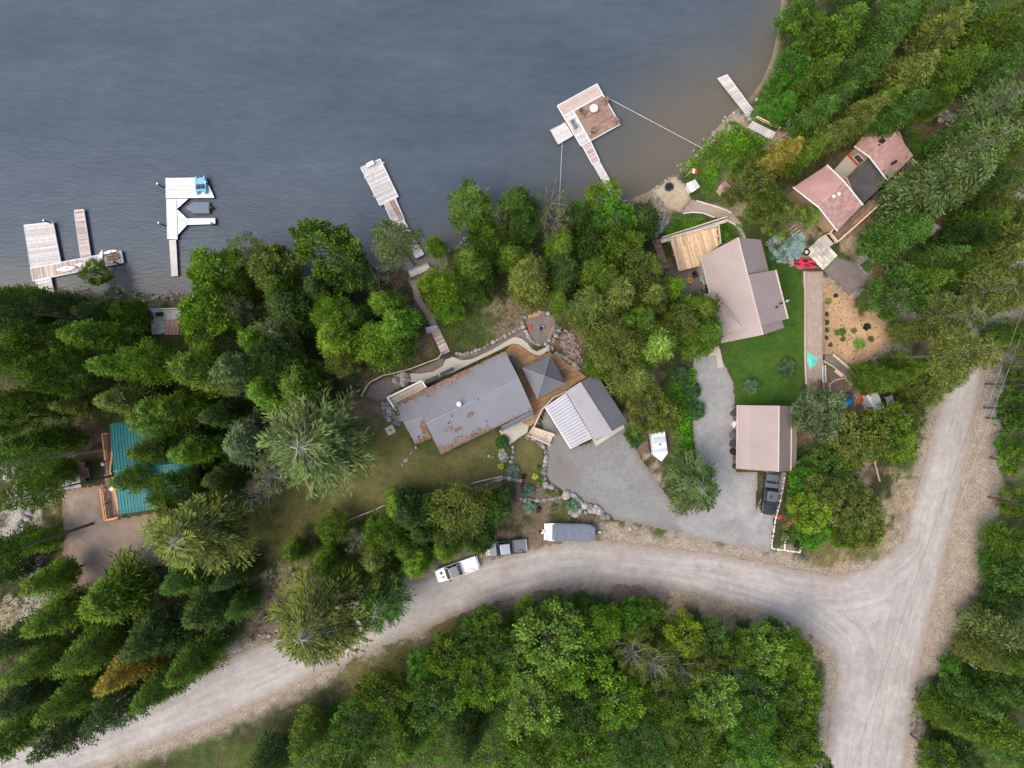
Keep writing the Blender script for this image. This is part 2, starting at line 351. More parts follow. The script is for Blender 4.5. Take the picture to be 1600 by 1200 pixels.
SPL = [  # px, py, radius px, kind
 (850, 470, 60, 'olive'), (770, 480, 45, 'tan'), (790, 500, 30, 'dirt'), (740, 500, 35, 'moss'), (700, 520, 30, 'moss'), (560, 470, 50, 'dark'), (480, 500, 60, 'dark'), (590, 600, 25, 'red'),
 (560, 570, 30, 'red'), (575, 640, 30, 'olive'), (610, 560, 40, 'moss'), (665, 540, 22, 'red'), (650, 480, 20, 'red'), (690, 560, 15, 'moss'), (540, 640, 30, 'dirt'), (625, 440, 20, 'red'),
 (440, 780, 50, 'olive'), (440, 850, 50, 'olive'), (430, 920, 40, 'tan'), (425, 950, 45, 'dirt'), (400, 970, 30, 'dirt'), (470, 820, 40, 'olive'), (140, 690, 35, 'red'), (170, 690, 25, 'dirt'), (150, 850, 70, 'dirt'),
 (120, 800, 40, 'red'), (110, 860, 40, 'red'), (230, 850, 50, 'dirt'), (90, 800, 25, 'olive'), (30, 790, 40, 'pale'), (20, 830, 35, 'pale'), (40, 880, 30, 'sand'), (50, 950, 35, 'pale'), (30, 740, 30, 'stone'),
 (10, 960, 25, 'sand'), (290, 660, 25, 'red'), (330, 650, 20, 'dark'), (245, 468, 25, 'dirt'), (280, 475, 25, 'red'), (210, 520, 25, 'dark'), (90, 545, 10, 'stone'), (12, 545, 12, 'sand'),
 (1010, 590, 50, 'dirt'), (1005, 620, 40, 'dirt'), (960, 620, 30, 'red'), (985, 630, 30, 'olive'), (1070, 660, 40, 'grass'), (1060, 600, 40, 'grass'), (1065, 730, 25, 'grass'), (980, 660, 30, 'dirt'), (1045, 690, 20, 'dirt'),
 (890, 540, 25, 'red'), (905, 525, 25, 'red'), (925, 510, 20, 'red'), (940, 545, 25, 'dark'), (1000, 700, 25, 'dirt'), (1010, 740, 25, 'shoulder'),
 (860, 830, 40, 'dirt'), (920, 830, 35, 'dirt'), (790, 850, 30, 'dirt'), (980, 835, 35, 'shoulder'), (1080, 840, 40, 'shoulder'), (1180, 865, 40, 'shoulder'), (830, 835, 25, 'dirt'), (1230, 870, 25, 'shoulder'), (1300, 870, 30, 'tan'), (1350, 850, 30, 'olive'),
 (1380, 820, 30, 'tan'), (1400, 780, 25, 'tan'), (1405, 740, 20, 'tan'), (1350, 745, 30, 'dirt'), (1340, 730, 20, 'tan'), (1430, 700, 20, 'shoulder'), (1430, 640, 25, 'pale'), (1450, 620, 20, 'olive'),
 (1415, 720, 22, 'moss'), (1290, 860, 25, 'olive'), (1250, 840, 20, 'moss'), (1290, 680, 25, 'dirt'), (1255, 690, 18, 'dirt'), (1245, 720, 18, 'grass'), (1330, 760, 30, 'tan'), (1270, 780, 40, 'moss'),
 (1160, 250, 60, 'grass'), (1120, 250, 40, 'moss'), (1120, 280, 40, 'grass'), (1170, 290, 40, 'dirt'), (1150, 320, 25, 'tan'), (1190, 240, 30, 'moss'), (1100, 250, 20, 'olive'), (1150, 175, 25, 'dirt'), (1165, 190, 20, 'tan'), (1140, 190, 20, 'sand'),
 (1235, 210, 30, 'red'), (1225, 225, 25, 'tan'), (1250, 190, 20, 'dirt'), (1190, 180, 25, 'grass'), (1215, 170, 30, 'grass'), (1230, 300, 25, 'dirt'), (1245, 330, 30, 'tan'), (1240, 360, 25, 'dirt'), (1265, 350, 30, 'tan'), (1250, 400, 22, 'tan'), (1210, 390, 15, 'dirt'),
 (1330, 370, 30, 'tan'), (1345, 350, 25, 'dirt'), (1350, 400, 25, 'dirt'), (1360, 420, 25, 'red'), (1400, 410, 25, 'red'), (1420, 400, 25, 'red'), (1470, 340, 25, 'red'), (1460, 210, 25, 'red'), (1480, 240, 25, 'dirt'), (1440, 190, 20, 'red'), (1450, 230, 25, 'moss'), (1430, 230, 20, 'grass'),
 (1500, 250, 25, 'red'), (1525, 220, 20, 'red'), (1560, 310, 25, 'dirt'), (1545, 320, 18, 'pale'), (1500, 165, 25, 'dirt'), (1520, 180, 20, 'olive'), (1580, 300, 15, 'pale'), (1480, 310, 30, 'moss'), (1500, 330, 30, 'grass'),
 (1300, 440, 25, 'tan'), (1270, 440, 20, 'tan'), (1320, 430, 25, 'gravel'), (1340, 430, 22, 'gravel'), (1330, 450, 18, 'gravel'), (1370, 440, 20, 'dirt'), (1270, 500, 22, 'tan'), (1272, 560, 22, 'dirt'), (1275, 610, 20, 'dirt'),
 (1310, 490, 32, 'mulch'), (1330, 515, 34, 'mulch'), (1310, 530, 30, 'mulch'), (1350, 530, 32, 'mulch'), (1370, 510, 25, 'mulch'), (1300, 470, 22, 'mulch'), (1335, 550, 25, 'mulch'), (1300, 550, 18, 'mulch'), (1290, 500, 20, 'mulch'), (1380, 535, 22, 'mulch'),
 (1420, 480, 35, 'pale'), (1440, 500, 30, 'pale'), (1420, 545, 40, 'dirt'), (1400, 560, 30, 'pale'), (1480, 540, 30, 'dirt'), (1440, 610, 25, 'pale'), (1330, 610, 35, 'dirt'), (1310, 590, 30, 'dirt'), (1350, 600, 20, 'gravel'), (1370, 650, 25, 'dirt'), (1330, 640, 25, 'dirt'),
 (1590, 590, 20, 'dirt'), (1580, 680, 20, 'red'), (1590, 740, 15, 'dirt'), (1570, 780, 15, 'red'), (1575, 830, 20, 'red'), (1560, 870, 20, 'red'), (1540, 930, 20, 'red'), (1520, 980, 20, 'red'), (1500, 1010, 20, 'tan'), (1490, 1040, 20, 'olive'),
 (700, 980, 40, 'olive'), (620, 1020, 40, 'olive'), (770, 950, 35, 'dirt'), (1060, 940, 30, 'tan'), (1130, 960, 35, 'tan'), (1180, 975, 30, 'tan'), (1240, 1000, 30, 'olive'), (1270, 1030, 25, 'tan'), (860, 930, 30, 'dirt'), (980, 925, 30, 'dirt'), (560, 1045, 35, 'olive'),
 (790, 780, 30, 'dirt'), (760, 760, 25, 'dirt'), (830, 770, 30, 'dirt'), (870, 790, 30, 'moss'), (850, 785, 25, 'dirt'), (800, 800, 30, 'dirt'), (600, 810, 40, 'dark'), (660, 830, 50, 'dark'), (590, 850, 40, 'dark'), (540, 860, 40, 'moss'),
 (950, 330, 25, 'sand'), (1000, 310, 22, 'sand'), (1020, 300, 20, 'sand'), (1000, 330, 25, 'dirt'), (1030, 330, 25, 'tan'), (1045, 345, 15, 'dirt'), (1080, 350, 25, 'grass'), (1060, 355, 20, 'grass'), (1150, 360, 22, 'grass'), (1140, 350, 20, 'moss'),
 (1020, 390, 30, 'dark'), (1030, 420, 20, 'grass'), (1100, 440, 30, 'dirt'), (1070, 440, 30, 'dirt'), (1085, 460, 25, 'dirt'), (650, 420, 20, 'stone'), (660, 405, 18, 'stone'), (680, 400, 20, 'stone'), (1110, 590, 20, 'gravel'), (480, 740, 30, 'olive'), (600, 640, 25, 'dirt')]
def axis(lo, hi, step, far):
    a = list(np.arange(lo, hi + 1e-6, step)); s = step; x = hi
    right = []; 
    while x < far: s *= 1.35; x += s; right.append(x)
    s = step; x = lo; left = []
    while x > -far: s *= 1.35; x -= s; left.append(x)
    return np.array(left[::-1] + a + right)
def smooth01(t): t = np.clip(t, 0, 1); return t * t * (3 - 2 * t)
def make_terrain():
    xs = axis(-82, 82, .4, 1500); ys = axis(-64, 64, .4, 1500)
    X, Y = np.meshgrid(xs, ys, indexing='ij'); sh = X.shape; X = X.ravel(); Y = Y.ravel()
    Z = Gz(X, Y); dl = -sdf(LAKE, X, Y)
    Z = Z + np.where(dl > 14, 0, (fnoise(X, Y, .8, 31) - .5) * .12 * np.clip(dl / 2, 0, 1)) - .05
    col = np.zeros((X.size, 3)) + np.array(C_['floor'])
    n1 = fnoise(X, Y, .25, 3); n2 = fnoise(X, Y, .9, 9)
    k = smooth01((n1 - .42) * 6)[:, None]; col = col * (1 - k) + np.array(C_['moss']) * k
    k = smooth01((n2 - .55) * 7)[:, None] * .6; col = col * (1 - k) + np.array(C_['dirt']) * .7 * k
    dr = sdf(ROADW, X, Y); k = smooth01(1.15 + (dr + (n2 - .5) * 2.2) / 2.4)[:, None]; col = col * (1 - k) + np.array(C_['shoulder']) * k
    ds = sdf(SHOULW, X, Y); k = smooth01(.7 + (ds + (n2 - .5) * 1.5) / 1.2)[:, None]; col = col * (1 - k) + np.array(C_['shoulder']) * k
    for px, py, r, kd in SPL:
        c = P(px, py); rr = r * .09
        m = (abs(X - c.x) < rr * 1.6) & (abs(Y - c.y) < rr * 1.6)
        if not m.any(): continue
        d = np.hypot(X[m] - c.x, Y[m] - c.y) / rr
        kk = (smooth01((1.15 - d + (n2[m] - .5) * 2.2 + (n1[m] - .5)) * 1.5) * .9)[:, None]
        col[m] = col[m] * (1 - kk) + np.array(C_[kd]) * kk
    kb = smooth01(1 - dl / 1.3)[:, None] * .9; col = col * (1 - kb) + np.array(C_['sand']) * .75 * kb      # stony strip of shore
    kd = smooth01(-dl / 3)[:, None]; col = col * (1 - kd) + np.array(C_['bed']) * kd
    nx, ny = sh; idx = np.arange(nx * ny).reshape(nx, ny)
    F = np.stack([idx[:-1, :-1], idx[1:, :-1], idx[1:, 1:], idx[:-1, 1:]], -1).reshape(-1, 4)
    return np_mesh('ground', np.stack([X, Y, Z], 1), F, ground_mat(), col)
def np_mesh(name, V, F, material, col=None, attrs=None, smooth=True):
    me = bpy.data.meshes.new(name); k = F.shape[1]
    me.vertices.add(len(V)); me.vertices.foreach_set('co', V.astype(np.float32).ravel())
    me.loops.add(F.size); me.loops.foreach_set('vertex_index', F.astype(np.int32).ravel())
    me.polygons.add(len(F)); me.polygons.foreach_set('loop_start', np.arange(0, F.size, k, dtype=np.int32))
    me.polygons.foreach_set('loop_total', np.full(len(F), k, dtype=np.int32))
    if smooth: me.polygons.foreach_set('use_smooth', np.ones(len(F), bool))
    me.update(calc_edges=True)
    if col is not None:
        a = me.attributes.new('soil', 'FLOAT_COLOR', 'POINT'); a.data.foreach_set('color', np.concatenate([col, np.ones((len(col), 1))], 1).astype(np.float32).ravel())
    for nm, (dom, vals) in (attrs or {}).items():
        a = me.attributes.new(nm, 'FLOAT', dom); a.data.foreach_set('value', vals.astype(np.float32))
    me.materials.append(material)
    o = bpy.data.objects.new(name, me); COL.objects.link(o); return o
def ground_mat():
    m = bpy.data.materials.new('ground_soil'); m.use_nodes = True; N = m.node_tree.nodes; Lk = m.node_tree.links
    p = N['Principled BSDF']; p.inputs['Roughness'].default_value = .95; p.inputs['Specular IOR Level'].default_value = .15
    at = N.new('ShaderNodeAttribute'); at.attribute_name = 'soil'; geo = N.new('ShaderNodeNewGeometry')
    def noise(sc, d=5):
        q = N.new('ShaderNodeTexNoise'); q.inputs['Scale'].default_value = sc; q.inputs['Detail'].default_value = d; q.inputs['Roughness'].default_value = .7; Lk.new(geo.outputs['Position'], q.inputs['Vector']); return q.outputs[0]
    def mr(s, a, b, c, d):
        q = N.new('ShaderNodeMapRange'); q.inputs[1].default_value = a; q.inputs[2].default_value = b; q.inputs[3].default_value = c; q.inputs[4].default_value = d; Lk.new(s, q.inputs[0]); return q.outputs[0]
    def mix(bt, f, a, b):
        q = N.new('ShaderNodeMix'); q.data_type = 'RGBA'; q.blend_type = bt
        if isinstance(f, float): q.inputs[0].default_value = f
        else: Lk.new(f, q.inputs[0])
        Lk.new(a, q.inputs[6])
        if isinstance(b, tuple): q.inputs[7].default_value = b
        else: Lk.new(b, q.inputs[7])
        return q.outputs[2]
    c = mix('MULTIPLY', 1.0, at.outputs['Color'], mr(noise(4, 8), .3, .7, .5, 1.5))
    c = mix('MULTIPLY', 1.0, c, mr(noise(.7, 4), .3, .7, .8, 1.22))
    c = mix('MIX', mr(noise(1.8, 6), .60, .70, 0, .55), c, (.06, .095, .022, 1))
    vo = N.new('ShaderNodeTexVoronoi'); vo.inputs['Scale'].default_value = 2.2; Lk.new(geo.outputs['Position'], vo.inputs['Vector'])
    c = mix('MIX', mr(vo.outputs['Distance'], .05, .12, .55, 0), c, (.38, .34, .30, 1))
    Lk.new(c, p.inputs['Base Color'])
    b = N.new('ShaderNodeBump'); b.inputs['Strength'].default_value = .7; b.inputs['Distance'].default_value = .12; Lk.new(noise(3, 8), b.inputs['Height']); Lk.new(b.outputs[0], p.inputs['Normal'])
    return m
tag(make_terrain(), 'forest floor and bare soil of the lakeside lots', kind='structure')

def sheet(name, label, poly, m, off=.02, cell=.2, amp=.25, f=.9, on_ground=True, pts_world=None, holes=()):
    pw = pts_world or [tuple(P(a, b)[:2]) for a, b in poly]
    A = np.array(pw); x0, y0 = A.min(0) - .6; x1, y1 = A.max(0) + .6
    xs = np.arange(x0, x1, cell); ys = np.arange(y0, y1, cell)
    X, Y = np.meshgrid(xs, ys, indexing='ij'); cx = (X[:-1, :-1] + cell / 2); cy = (Y[:-1, :-1] + cell / 2)
    d = sdf(pw, cx.ravel(), cy.ravel()).reshape(cx.shape) + (fnoise(cx, cy, f, 5) - .5) * 2 * amp
    keep = d > 0
    idx = np.arange(X.size).reshape(X.shape)
    F = np.stack([idx[:-1, :-1], idx[1:, :-1], idx[1:, 1:], idx[:-1, 1:]], -1)[keep]
    used, inv = np.unique(F.ravel(), return_inverse=True)
    Xu = X.ravel()[used]; Yu = Y.ravel()[used]; Zu = Gz(Xu, Yu) + off
    ed = sdf(pw, Xu, Yu)
    o = np_mesh(name, np.stack([Xu, Yu, Zu], 1), inv.reshape(-1, 4), m, attrs={'edge': ('POINT', ed)})
    return tag(o, label, kind='structure')
def road_mat(name, base, alt, edgec, streak=.5, ew=1.2, fine=14):
    m = bpy.data.materials.new(name); m.use_nodes = True; N = m.node_tree.nodes; Lk = m.node_tree.links
    p = N['Principled BSDF']; p.inputs['Roughness'].default_value = .92; p.inputs['Specular IOR Level'].default_value = .15
    at = N.new('ShaderNodeAttribute'); at.attribute_name = 'edge'; geo = N.new('ShaderNodeNewGeometry')
    def noise(sc, d=5, vec=None):
        q = N.new('ShaderNodeTexNoise'); q.inputs['Scale'].default_value = sc; q.inputs['Detail'].default_value = d; q.inputs['Roughness'].default_value = .7; Lk.new(vec or geo.outputs['Position'], q.inputs['Vector']); return q.outputs[0]
    def mr(s, a, b, c=0, d=1):
        q = N.new('ShaderNodeMapRange'); q.inputs[1].default_value = a; q.inputs[2].default_value = b; q.inputs[3].default_value = c; q.inputs[4].default_value = d; Lk.new(s, q.inputs[0]); return q.outputs[0]
    def mix(bt, f, a, b):
        q = N.new('ShaderNodeMix'); q.data_type = 'RGBA'; q.blend_type = bt
        if isinstance(f, float): q.inputs[0].default_value = f
        else: Lk.new(f, q.inputs[0])
        for i, c in ((6, a), (7, b)):
            if isinstance(c, tuple): q.inputs[i].default_value = (*c, 1)
            else: Lk.new(c, q.inputs[i])
        return q.outputs[2]
    def math_(op, a, b):
        q = N.new('ShaderNodeMath'); q.operation = op; Lk.new(a, q.inputs[0])
        if isinstance(b, float): q.inputs[1].default_value = b
        else: Lk.new(b, q.inputs[1])
        return q.outputs[0]
    big = noise(.16 if 'lawn' not in name else .4, 8); c = mix('MIX', mr(big, .38, .62), base, alt)
    # worn wheel lines follow the road edge
    cv = N.new('ShaderNodeCombineXYZ'); wob = math_('ADD', at.outputs['Fac'], mr(noise(.08, 3), 0, 1, 0, 1.2)); Lk.new(math_('MULTIPLY', wob, 1.0), cv.inputs[0]); 
    sep = N.new('ShaderNodeSeparateXYZ'); Lk.new(geo.outputs['Position'], sep.inputs[0]); Lk.new(math_('MULTIPLY', sep.outputs[0], .05), cv.inputs[1]); Lk.new(math_('MULTIPLY', sep.outputs[1], .05), cv.inputs[2])
    st = noise(1.9, 7, cv.outputs[0]); c = mix('MULTIPLY', streak, c, mr(st, .3, .7, .80, 1.15)); c = mix('MULTIPLY', 1.0, c, mr(noise(.35, 8), .3, .7, .86, 1.12))
    c = mix('MULTIPLY', 1.0, c, mr(noise(fine * .55, 8), .3, .7, .76, 1.24))
    c = mix('MULTIPLY', 1.0, c, mr(noise(1.2, 6), .3, .7, .90, 1.1))
    e = math_('ADD', at.outputs['Fac'], mr(noise(1.6, 6), 0, 1, -1.0 * ew, 1.0 * ew))
    c = mix('MIX', mr(e, 0, ew, 1, 0), c, edgec)
    Lk.new(c, p.inputs['Base Color'])
    b = N.new('ShaderNodeBump'); b.inputs['Strength'].default_value = .35; b.inputs['Distance'].default_value = .05; Lk.new(noise(8, 6), b.inputs['Height']); Lk.new(b.outputs[0], p.inputs['Normal'])
    return m
RM = road_mat('gravel_road', (.36, .335, .31), (.43, .405, .375), (.30, .25, .20), .9, 1.3)
GM = road_mat('crushed_gravel', (.21, .215, .21), (.25, .25, .245), (.21, .18, .155), .15, .9, 9)
GM2 = road_mat('brown_gravel', (.31, .24, .19), (.37, .31, .26), (.27, .18, .13), .1, 1.2, 9)
GM3 = road_mat('mauve_gravel', (.16, .135, .125), (.20, .17, .16), (.15, .12, .10), .05, .4, 9)
GMR = road_mat('pale_gravel', (.255, .26, .26), (.35, .345, .33), (.26, .24, .21), .15, .7, 9)
SANDM = road_mat('sand', (.42, .345, .23), (.47, .39, .27), (.33, .26, .18), .1, .5, 6)
PATHM = road_mat('packed_path', (.33, .27, .22), (.38, .31, .26), (.28, .22, .17), .1, .4, 8)
LAWN = road_mat('lawn_green', (.030, .085, .012), (.062, .118, .018), (.055, .08, .02), .1, .5, 6)
LAWN2 = road_mat('lawn_dry', (.155, .135, .055), (.085, .100, .03), (.10, .095, .035), .1, 1.2, 5)
MULCH = road_mat('bark_mulch', (.50, .34, .20), (.40, .265, .15), (.31, .22, .15), .1, 1.0, 5)
CONC = road_mat('poured_concrete', (.50, .48, .41), (.56, .54, .47), (.46, .44, .37), .1, .15, 10)
sheet('road', 'pale gravel road sweeping past the lots to a junction', ROAD, RM, .02, .2, .6, .9)
sheet('gravel_yard', 'gravel parking yard below the garage', [(846, 660), (853, 640), (892, 700), (930, 690), (976, 664), (1000, 715), (1035, 765), (1062, 800), (1078, 830), (1040, 828), (962, 812), (905, 780), (862, 756), (853, 742), (856, 700)], GM, .012, .2, .12)
sheet('gravel_driveway', 'wide gravel driveway beside the tan carport', [(1084, 560), (1100, 548), (1126, 556), (1145, 596), (1149, 640), (1150, 738), (1184, 738), (1180, 800), (1207, 742), (1228, 738), (1210, 800), (1203, 862), (1150, 853), (1075, 838), (1050, 815), (1080, 795), (1110, 760), (1085, 700), (1083, 640)], GMR, .016, .2, .15)
sheet('dirt_yard', 'brown gravel yard in front of the teal-roofed cabin', [(96, 772), (128, 762), (160, 758), (166, 812), (255, 800), (262, 830), (262, 880), (215, 895), (170, 925), (120, 930), (95, 890), (98, 830)], GM2, .012, .25, .4)
sheet('front_lawn', 'dry olive lawn below the long grey-roofed house', [(598, 640), (632, 655), (650, 702), (690, 714), (776, 672), (788, 690), (782, 720), (790, 745), (740, 757), (680, 771), (635, 783), (520, 832), (500, 775), (480, 715), (530, 720), (585, 700)], LAWN2, .012, .25, .5)
sheet('garden_lawn', 'small dry lawn ringed by rocks beside the wooden ramp', [(812, 684), (823, 680), (848, 697), (850, 745), (838, 756), (806, 748), (799, 725)], LAWN2, .012, .2, .1)
sheet('side_lawn', 'rich green lawn beside the tan-roofed house', [(1125, 540), (1140, 480), (1185, 378), (1200, 384), (1214, 400), (1252, 424), (1257, 470), (1256, 600), (1246, 640), (1152, 640), (1147, 598), (1128, 560)], LAWN, .02, .2, .08)
sheet('mulch_bed', 'orange bark mulch planting bed on the right', [(1288, 462), (1305, 452), (1326, 462), (1338, 498), (1370, 492), (1384, 510), (1384, 545), (1340, 572), (1322, 566), (1302, 553), (1287, 548)], MULCH, .012, .2, .4)
sheet('gravel_pad', 'grey gravel pad below the paver slab', [(1285, 424), (1309, 401), (1336, 412), (1360, 432), (1345, 446), (1326, 462), (1305, 440)], GM3, .016, .2, .25)
sheet('dirt_path', 'worn dirt strip between timber edging beside the green lawn', [(1257, 424), (1286, 424), (1287, 480), (1287, 640), (1262, 642), (1258, 560)], PATHM, .02, .2, .08)
sheet('gravel_path', 'curved grey gravel path between timber edging near the white shed', [(1286, 554), (1300, 554), (1330, 578), (1352, 605), (1345, 615), (1322, 590), (1298, 572), (1286, 566)], GM3, .02, .15, .05)
sheet('beach_sand', 'sandy beach pad with fire ring at the waterline', [(1018, 298), (1055, 274), (1073, 293), (1079, 311), (1063, 332), (1040, 326)], SANDM, .05, .2, .1)
sheet('sandy_path', 'sandy footpath curving from the beach to the tan-roofed house', [(1063, 332), (1080, 312), (1092, 314), (1118, 320), (1142, 330), (1158, 348), (1166, 372), (1172, 385), (1160, 385), (1150, 356), (1138, 343), (1120, 340), (1095, 332), (1070, 334)], PATHM, .05, .15, .06)
sheet('brown_patio', 'brown gravel patio between the timber deck and the trees', [(1040, 424), (1060, 425), (1098, 414), (1112, 470), (1080, 475), (1045, 450)], GM3, .04, .2, .15)
sheet('firepit_gravel', 'grey gravel circle of the firepit terrace', [(820, 496), (845, 489), (866, 494), (870, 512), (858, 536), (838, 538), (826, 524)], GM3, .02, .15, .05)
sheet('terrace_gravel', 'mauve gravel terrace inside the curved fence', [(570, 618), (580, 600), (602, 590), (625, 588), (640, 600), (615, 612), (602, 626), (588, 626)], GM3, .02, .15, .06)
sheet('path_bed', 'brown planting strip north of the concrete path', [(643, 580), (668, 570), (692, 558), (696, 560), (694, 575), (672, 583), (650, 584)], GM3, .02, .15, .04)
sheet('path_bed', 'dark gravel strip between concrete path and stone edging', [(712, 556), (750, 549), (800, 524), (818, 515), (832, 540), (838, 549), (815, 527), (800, 528), (768, 548), (735, 560), (720, 562)], GM3, .02, .15, .04)
sheet('shoreline_track', 'narrow dirt trail down through the trees to the dock', [(640, 440), (650, 435), (660, 470), (678, 492), (684, 512), (676, 515), (664, 492), (648, 468)], PATHM, .06, .15, .1)
sheet('forest_track', 'pale dirt track between trees at the upper right', [(1530, 330), (1560, 305), (1610, 285), (1620, 305), (1570, 325), (1545, 345)], PATHM, .02, .25, .4)

GB = road_mat('brown_stained_gravel', (.18, .145, .125), (.21, .18, .16), (.21, .21, .205), .1, 2.4, 9)
sheet('gravel_yard', 'brown stained gravel on the left half of the parking yard', [(855, 700), (868, 682), (893, 716), (912, 740), (905, 772), (880, 764), (862, 755), (853, 742)], GB, .024, .2, .5)
def slabpath(name, label, poly, off, th, m=None):
    p = [P(a, b, off) for a, b in poly]; mb = MB(); n = len(p); i = 0
    zs = [q.z for q in p]; i = len(mb.v)
    mb.v += [(q.x, q.y, q.z - th) for q in p] + [tuple(q) for q in p]
    mb.f += [tuple(i + n + k for k in range(n))] + [(i + k, i + (k + 1) % n, i + n + (k + 1) % n, i + n + k) for k in range(n)]; mb.t += [.5] * (n + 1)
    return mb, name, label
mb, a, b = slabpath('concrete_path', '', [(641, 597), (640, 583), (655, 584), (676, 581), (692, 572), (696, 562), (704, 557), (712, 559), (722, 563), (737, 561), (768, 547), (800, 528), (806, 526.5), (815, 529), (824, 536), (832, 546), (839, 549), (846, 546), (856, 541), (855, 548), (850, 553), (843, 556), (834, 554), (822, 546), (810, 538), (800, 537), (772, 551), (740, 566), (710, 581), (685, 590), (665, 598), (655, 597)], .08, .3)
tag(mb.build('concrete_path', CONC), 'pale curving concrete path behind the long grey-roofed house', kind='structure')
mb, a, b = slabpath('concrete_patio', '', [(784, 681), (780, 673), (806, 662), (826, 652), (827, 662), (824, 676), (812, 683), (803, 690), (796, 695), (788, 690)], .08, .3)
tag(mb.build('concrete_patio', CONC), 'pale concrete patio at the front door of the grey-roofed house', kind='structure')
mb, a, b = slabpath('concrete_path', '', [(1103, 548), (1113, 546), (1118, 541), (1124, 540), (1131, 574), (1122, 575), (1119, 555), (1106, 557)], .08, .3)
tag(mb.build('concrete_path', CONC), 'short pale concrete walk from driveway to tan-roofed house', kind='structure')
mb, a, b = slabpath('concrete_pad', '', [(1301, 268), (1324, 242), (1343, 257), (1320, 281)], .08, .3)
tag(mb.build('concrete_pad', CONC), 'pale concrete pad between the two wings of the pink house', kind='structure')

# ---------------------------------------------------------------- lake
def make_lake():
    xs = axis(-86, 60, 1.0, 1500); ys = axis(0, 66, 1.0, 1500)
    ys = ys[ys > -30]
    X, Y = np.meshgrid(xs, ys, indexing='ij'); sh = X.shape; X = X.ravel(); Y = Y.ravel()
    d = sdf(LAKE, X, Y)
    cove = P(1060, 215); k = np.exp(-(((X - cove.x) / 17) ** 2 + ((Y - cove.y) / 15) ** 2))
    shal = smooth01(1 - d / (6 + 0 * d)) * .55 + smooth01(1 - d / 24) * k * 1.1
    nx, ny = sh; idx = np.arange(nx * ny).reshape(nx, ny)
    F = np.stack([idx[:-1, :-1], idx[1:, :-1], idx[1:, 1:], idx[:-1, 1:]], -1).reshape(-1, 4)
    m = bpy.data.materials.new('lake_water'); m.use_nodes = True; N = m.node_tree.nodes; Lk = m.node_tree.links
    p = N['Principled BSDF']; p.inputs['Roughness'].default_value = .12; p.inputs['IOR'].default_value = 1.33; p.inputs['Specular IOR Level'].default_value = .5
    at = N.new('ShaderNodeAttribute'); at.attribute_name = 'silt'; geo = N.new('ShaderNodeNewGeometry')
    mp = N.new('ShaderNodeMapping'); mp.inputs['Scale'].default_value = (.35, 1, 1); mp.inputs['Rotation'].default_value = (0, 0, .12); Lk.new(geo.outputs['Position'], mp.inputs[0])
    n1 = N.new('ShaderNodeTexNoise'); n1.inputs['Scale'].default_value = .12; n1.inputs['Detail'].default_value = 5; Lk.new(mp.outputs[0], n1.inputs['Vector'])
    n2 = N.new('ShaderNodeTexNoise'); n2.inputs['Scale'].default_value = 2.4; n2.inputs['Detail'].default_value = 5; n2.inputs['Roughness'].default_value = .6; Lk.new(mp.outputs[0], n2.inputs['Vector'])
    cr = N.new('ShaderNodeMix'); cr.data_type = 'RGBA'; cr.inputs[6].default_value = (.050, .072, .095, 1); cr.inputs[7].default_value = (.082, .108, .134, 1)
    n3 = N.new('ShaderNodeTexNoise'); n3.inputs['Scale'].default_value = .9; n3.inputs['Detail'].default_value = 6; n3.inputs['Roughness'].default_value = .7; Lk.new(mp.outputs[0], n3.inputs['Vector'])
    av = N.new('ShaderNodeMix'); av.data_type = 'FLOAT'; av.inputs[0].default_value = .45; Lk.new(n1.outputs[0], av.inputs[2]); Lk.new(n3.outputs[0], av.inputs[3])
    mrr = N.new('ShaderNodeMapRange'); mrr.inputs[1].default_value = .36; mrr.inputs[2].default_value = .64; Lk.new(av.outputs[0], mrr.inputs[0]); Lk.new(mrr.outputs[0], cr.inputs[0])
    c2 = N.new('ShaderNodeMix'); c2.data_type = 'RGBA'; c2.inputs[7].default_value = (.125, .112, .085, 1); Lk.new(cr.outputs[2], c2.inputs[6]); Lk.new(at.outputs['Fac'], c2.inputs[0])
    Lk.new(c2.outputs[2], p.inputs['Base Color'])
    b = N.new('ShaderNodeBump'); b.inputs['Strength'].default_value = .5; b.inputs['Distance'].default_value = .09; Lk.new(n2.outputs[0], b.inputs['Height']); Lk.new(b.outputs[0], p.inputs['Normal'])
    return np_mesh('lake', np.stack([X, Y, X * 0], 1), F, m, attrs={'silt': ('POINT', np.clip(shal, 0, 1))})
tag(make_lake(), 'slate blue lake water, browner in the shallow cove', kind='structure')
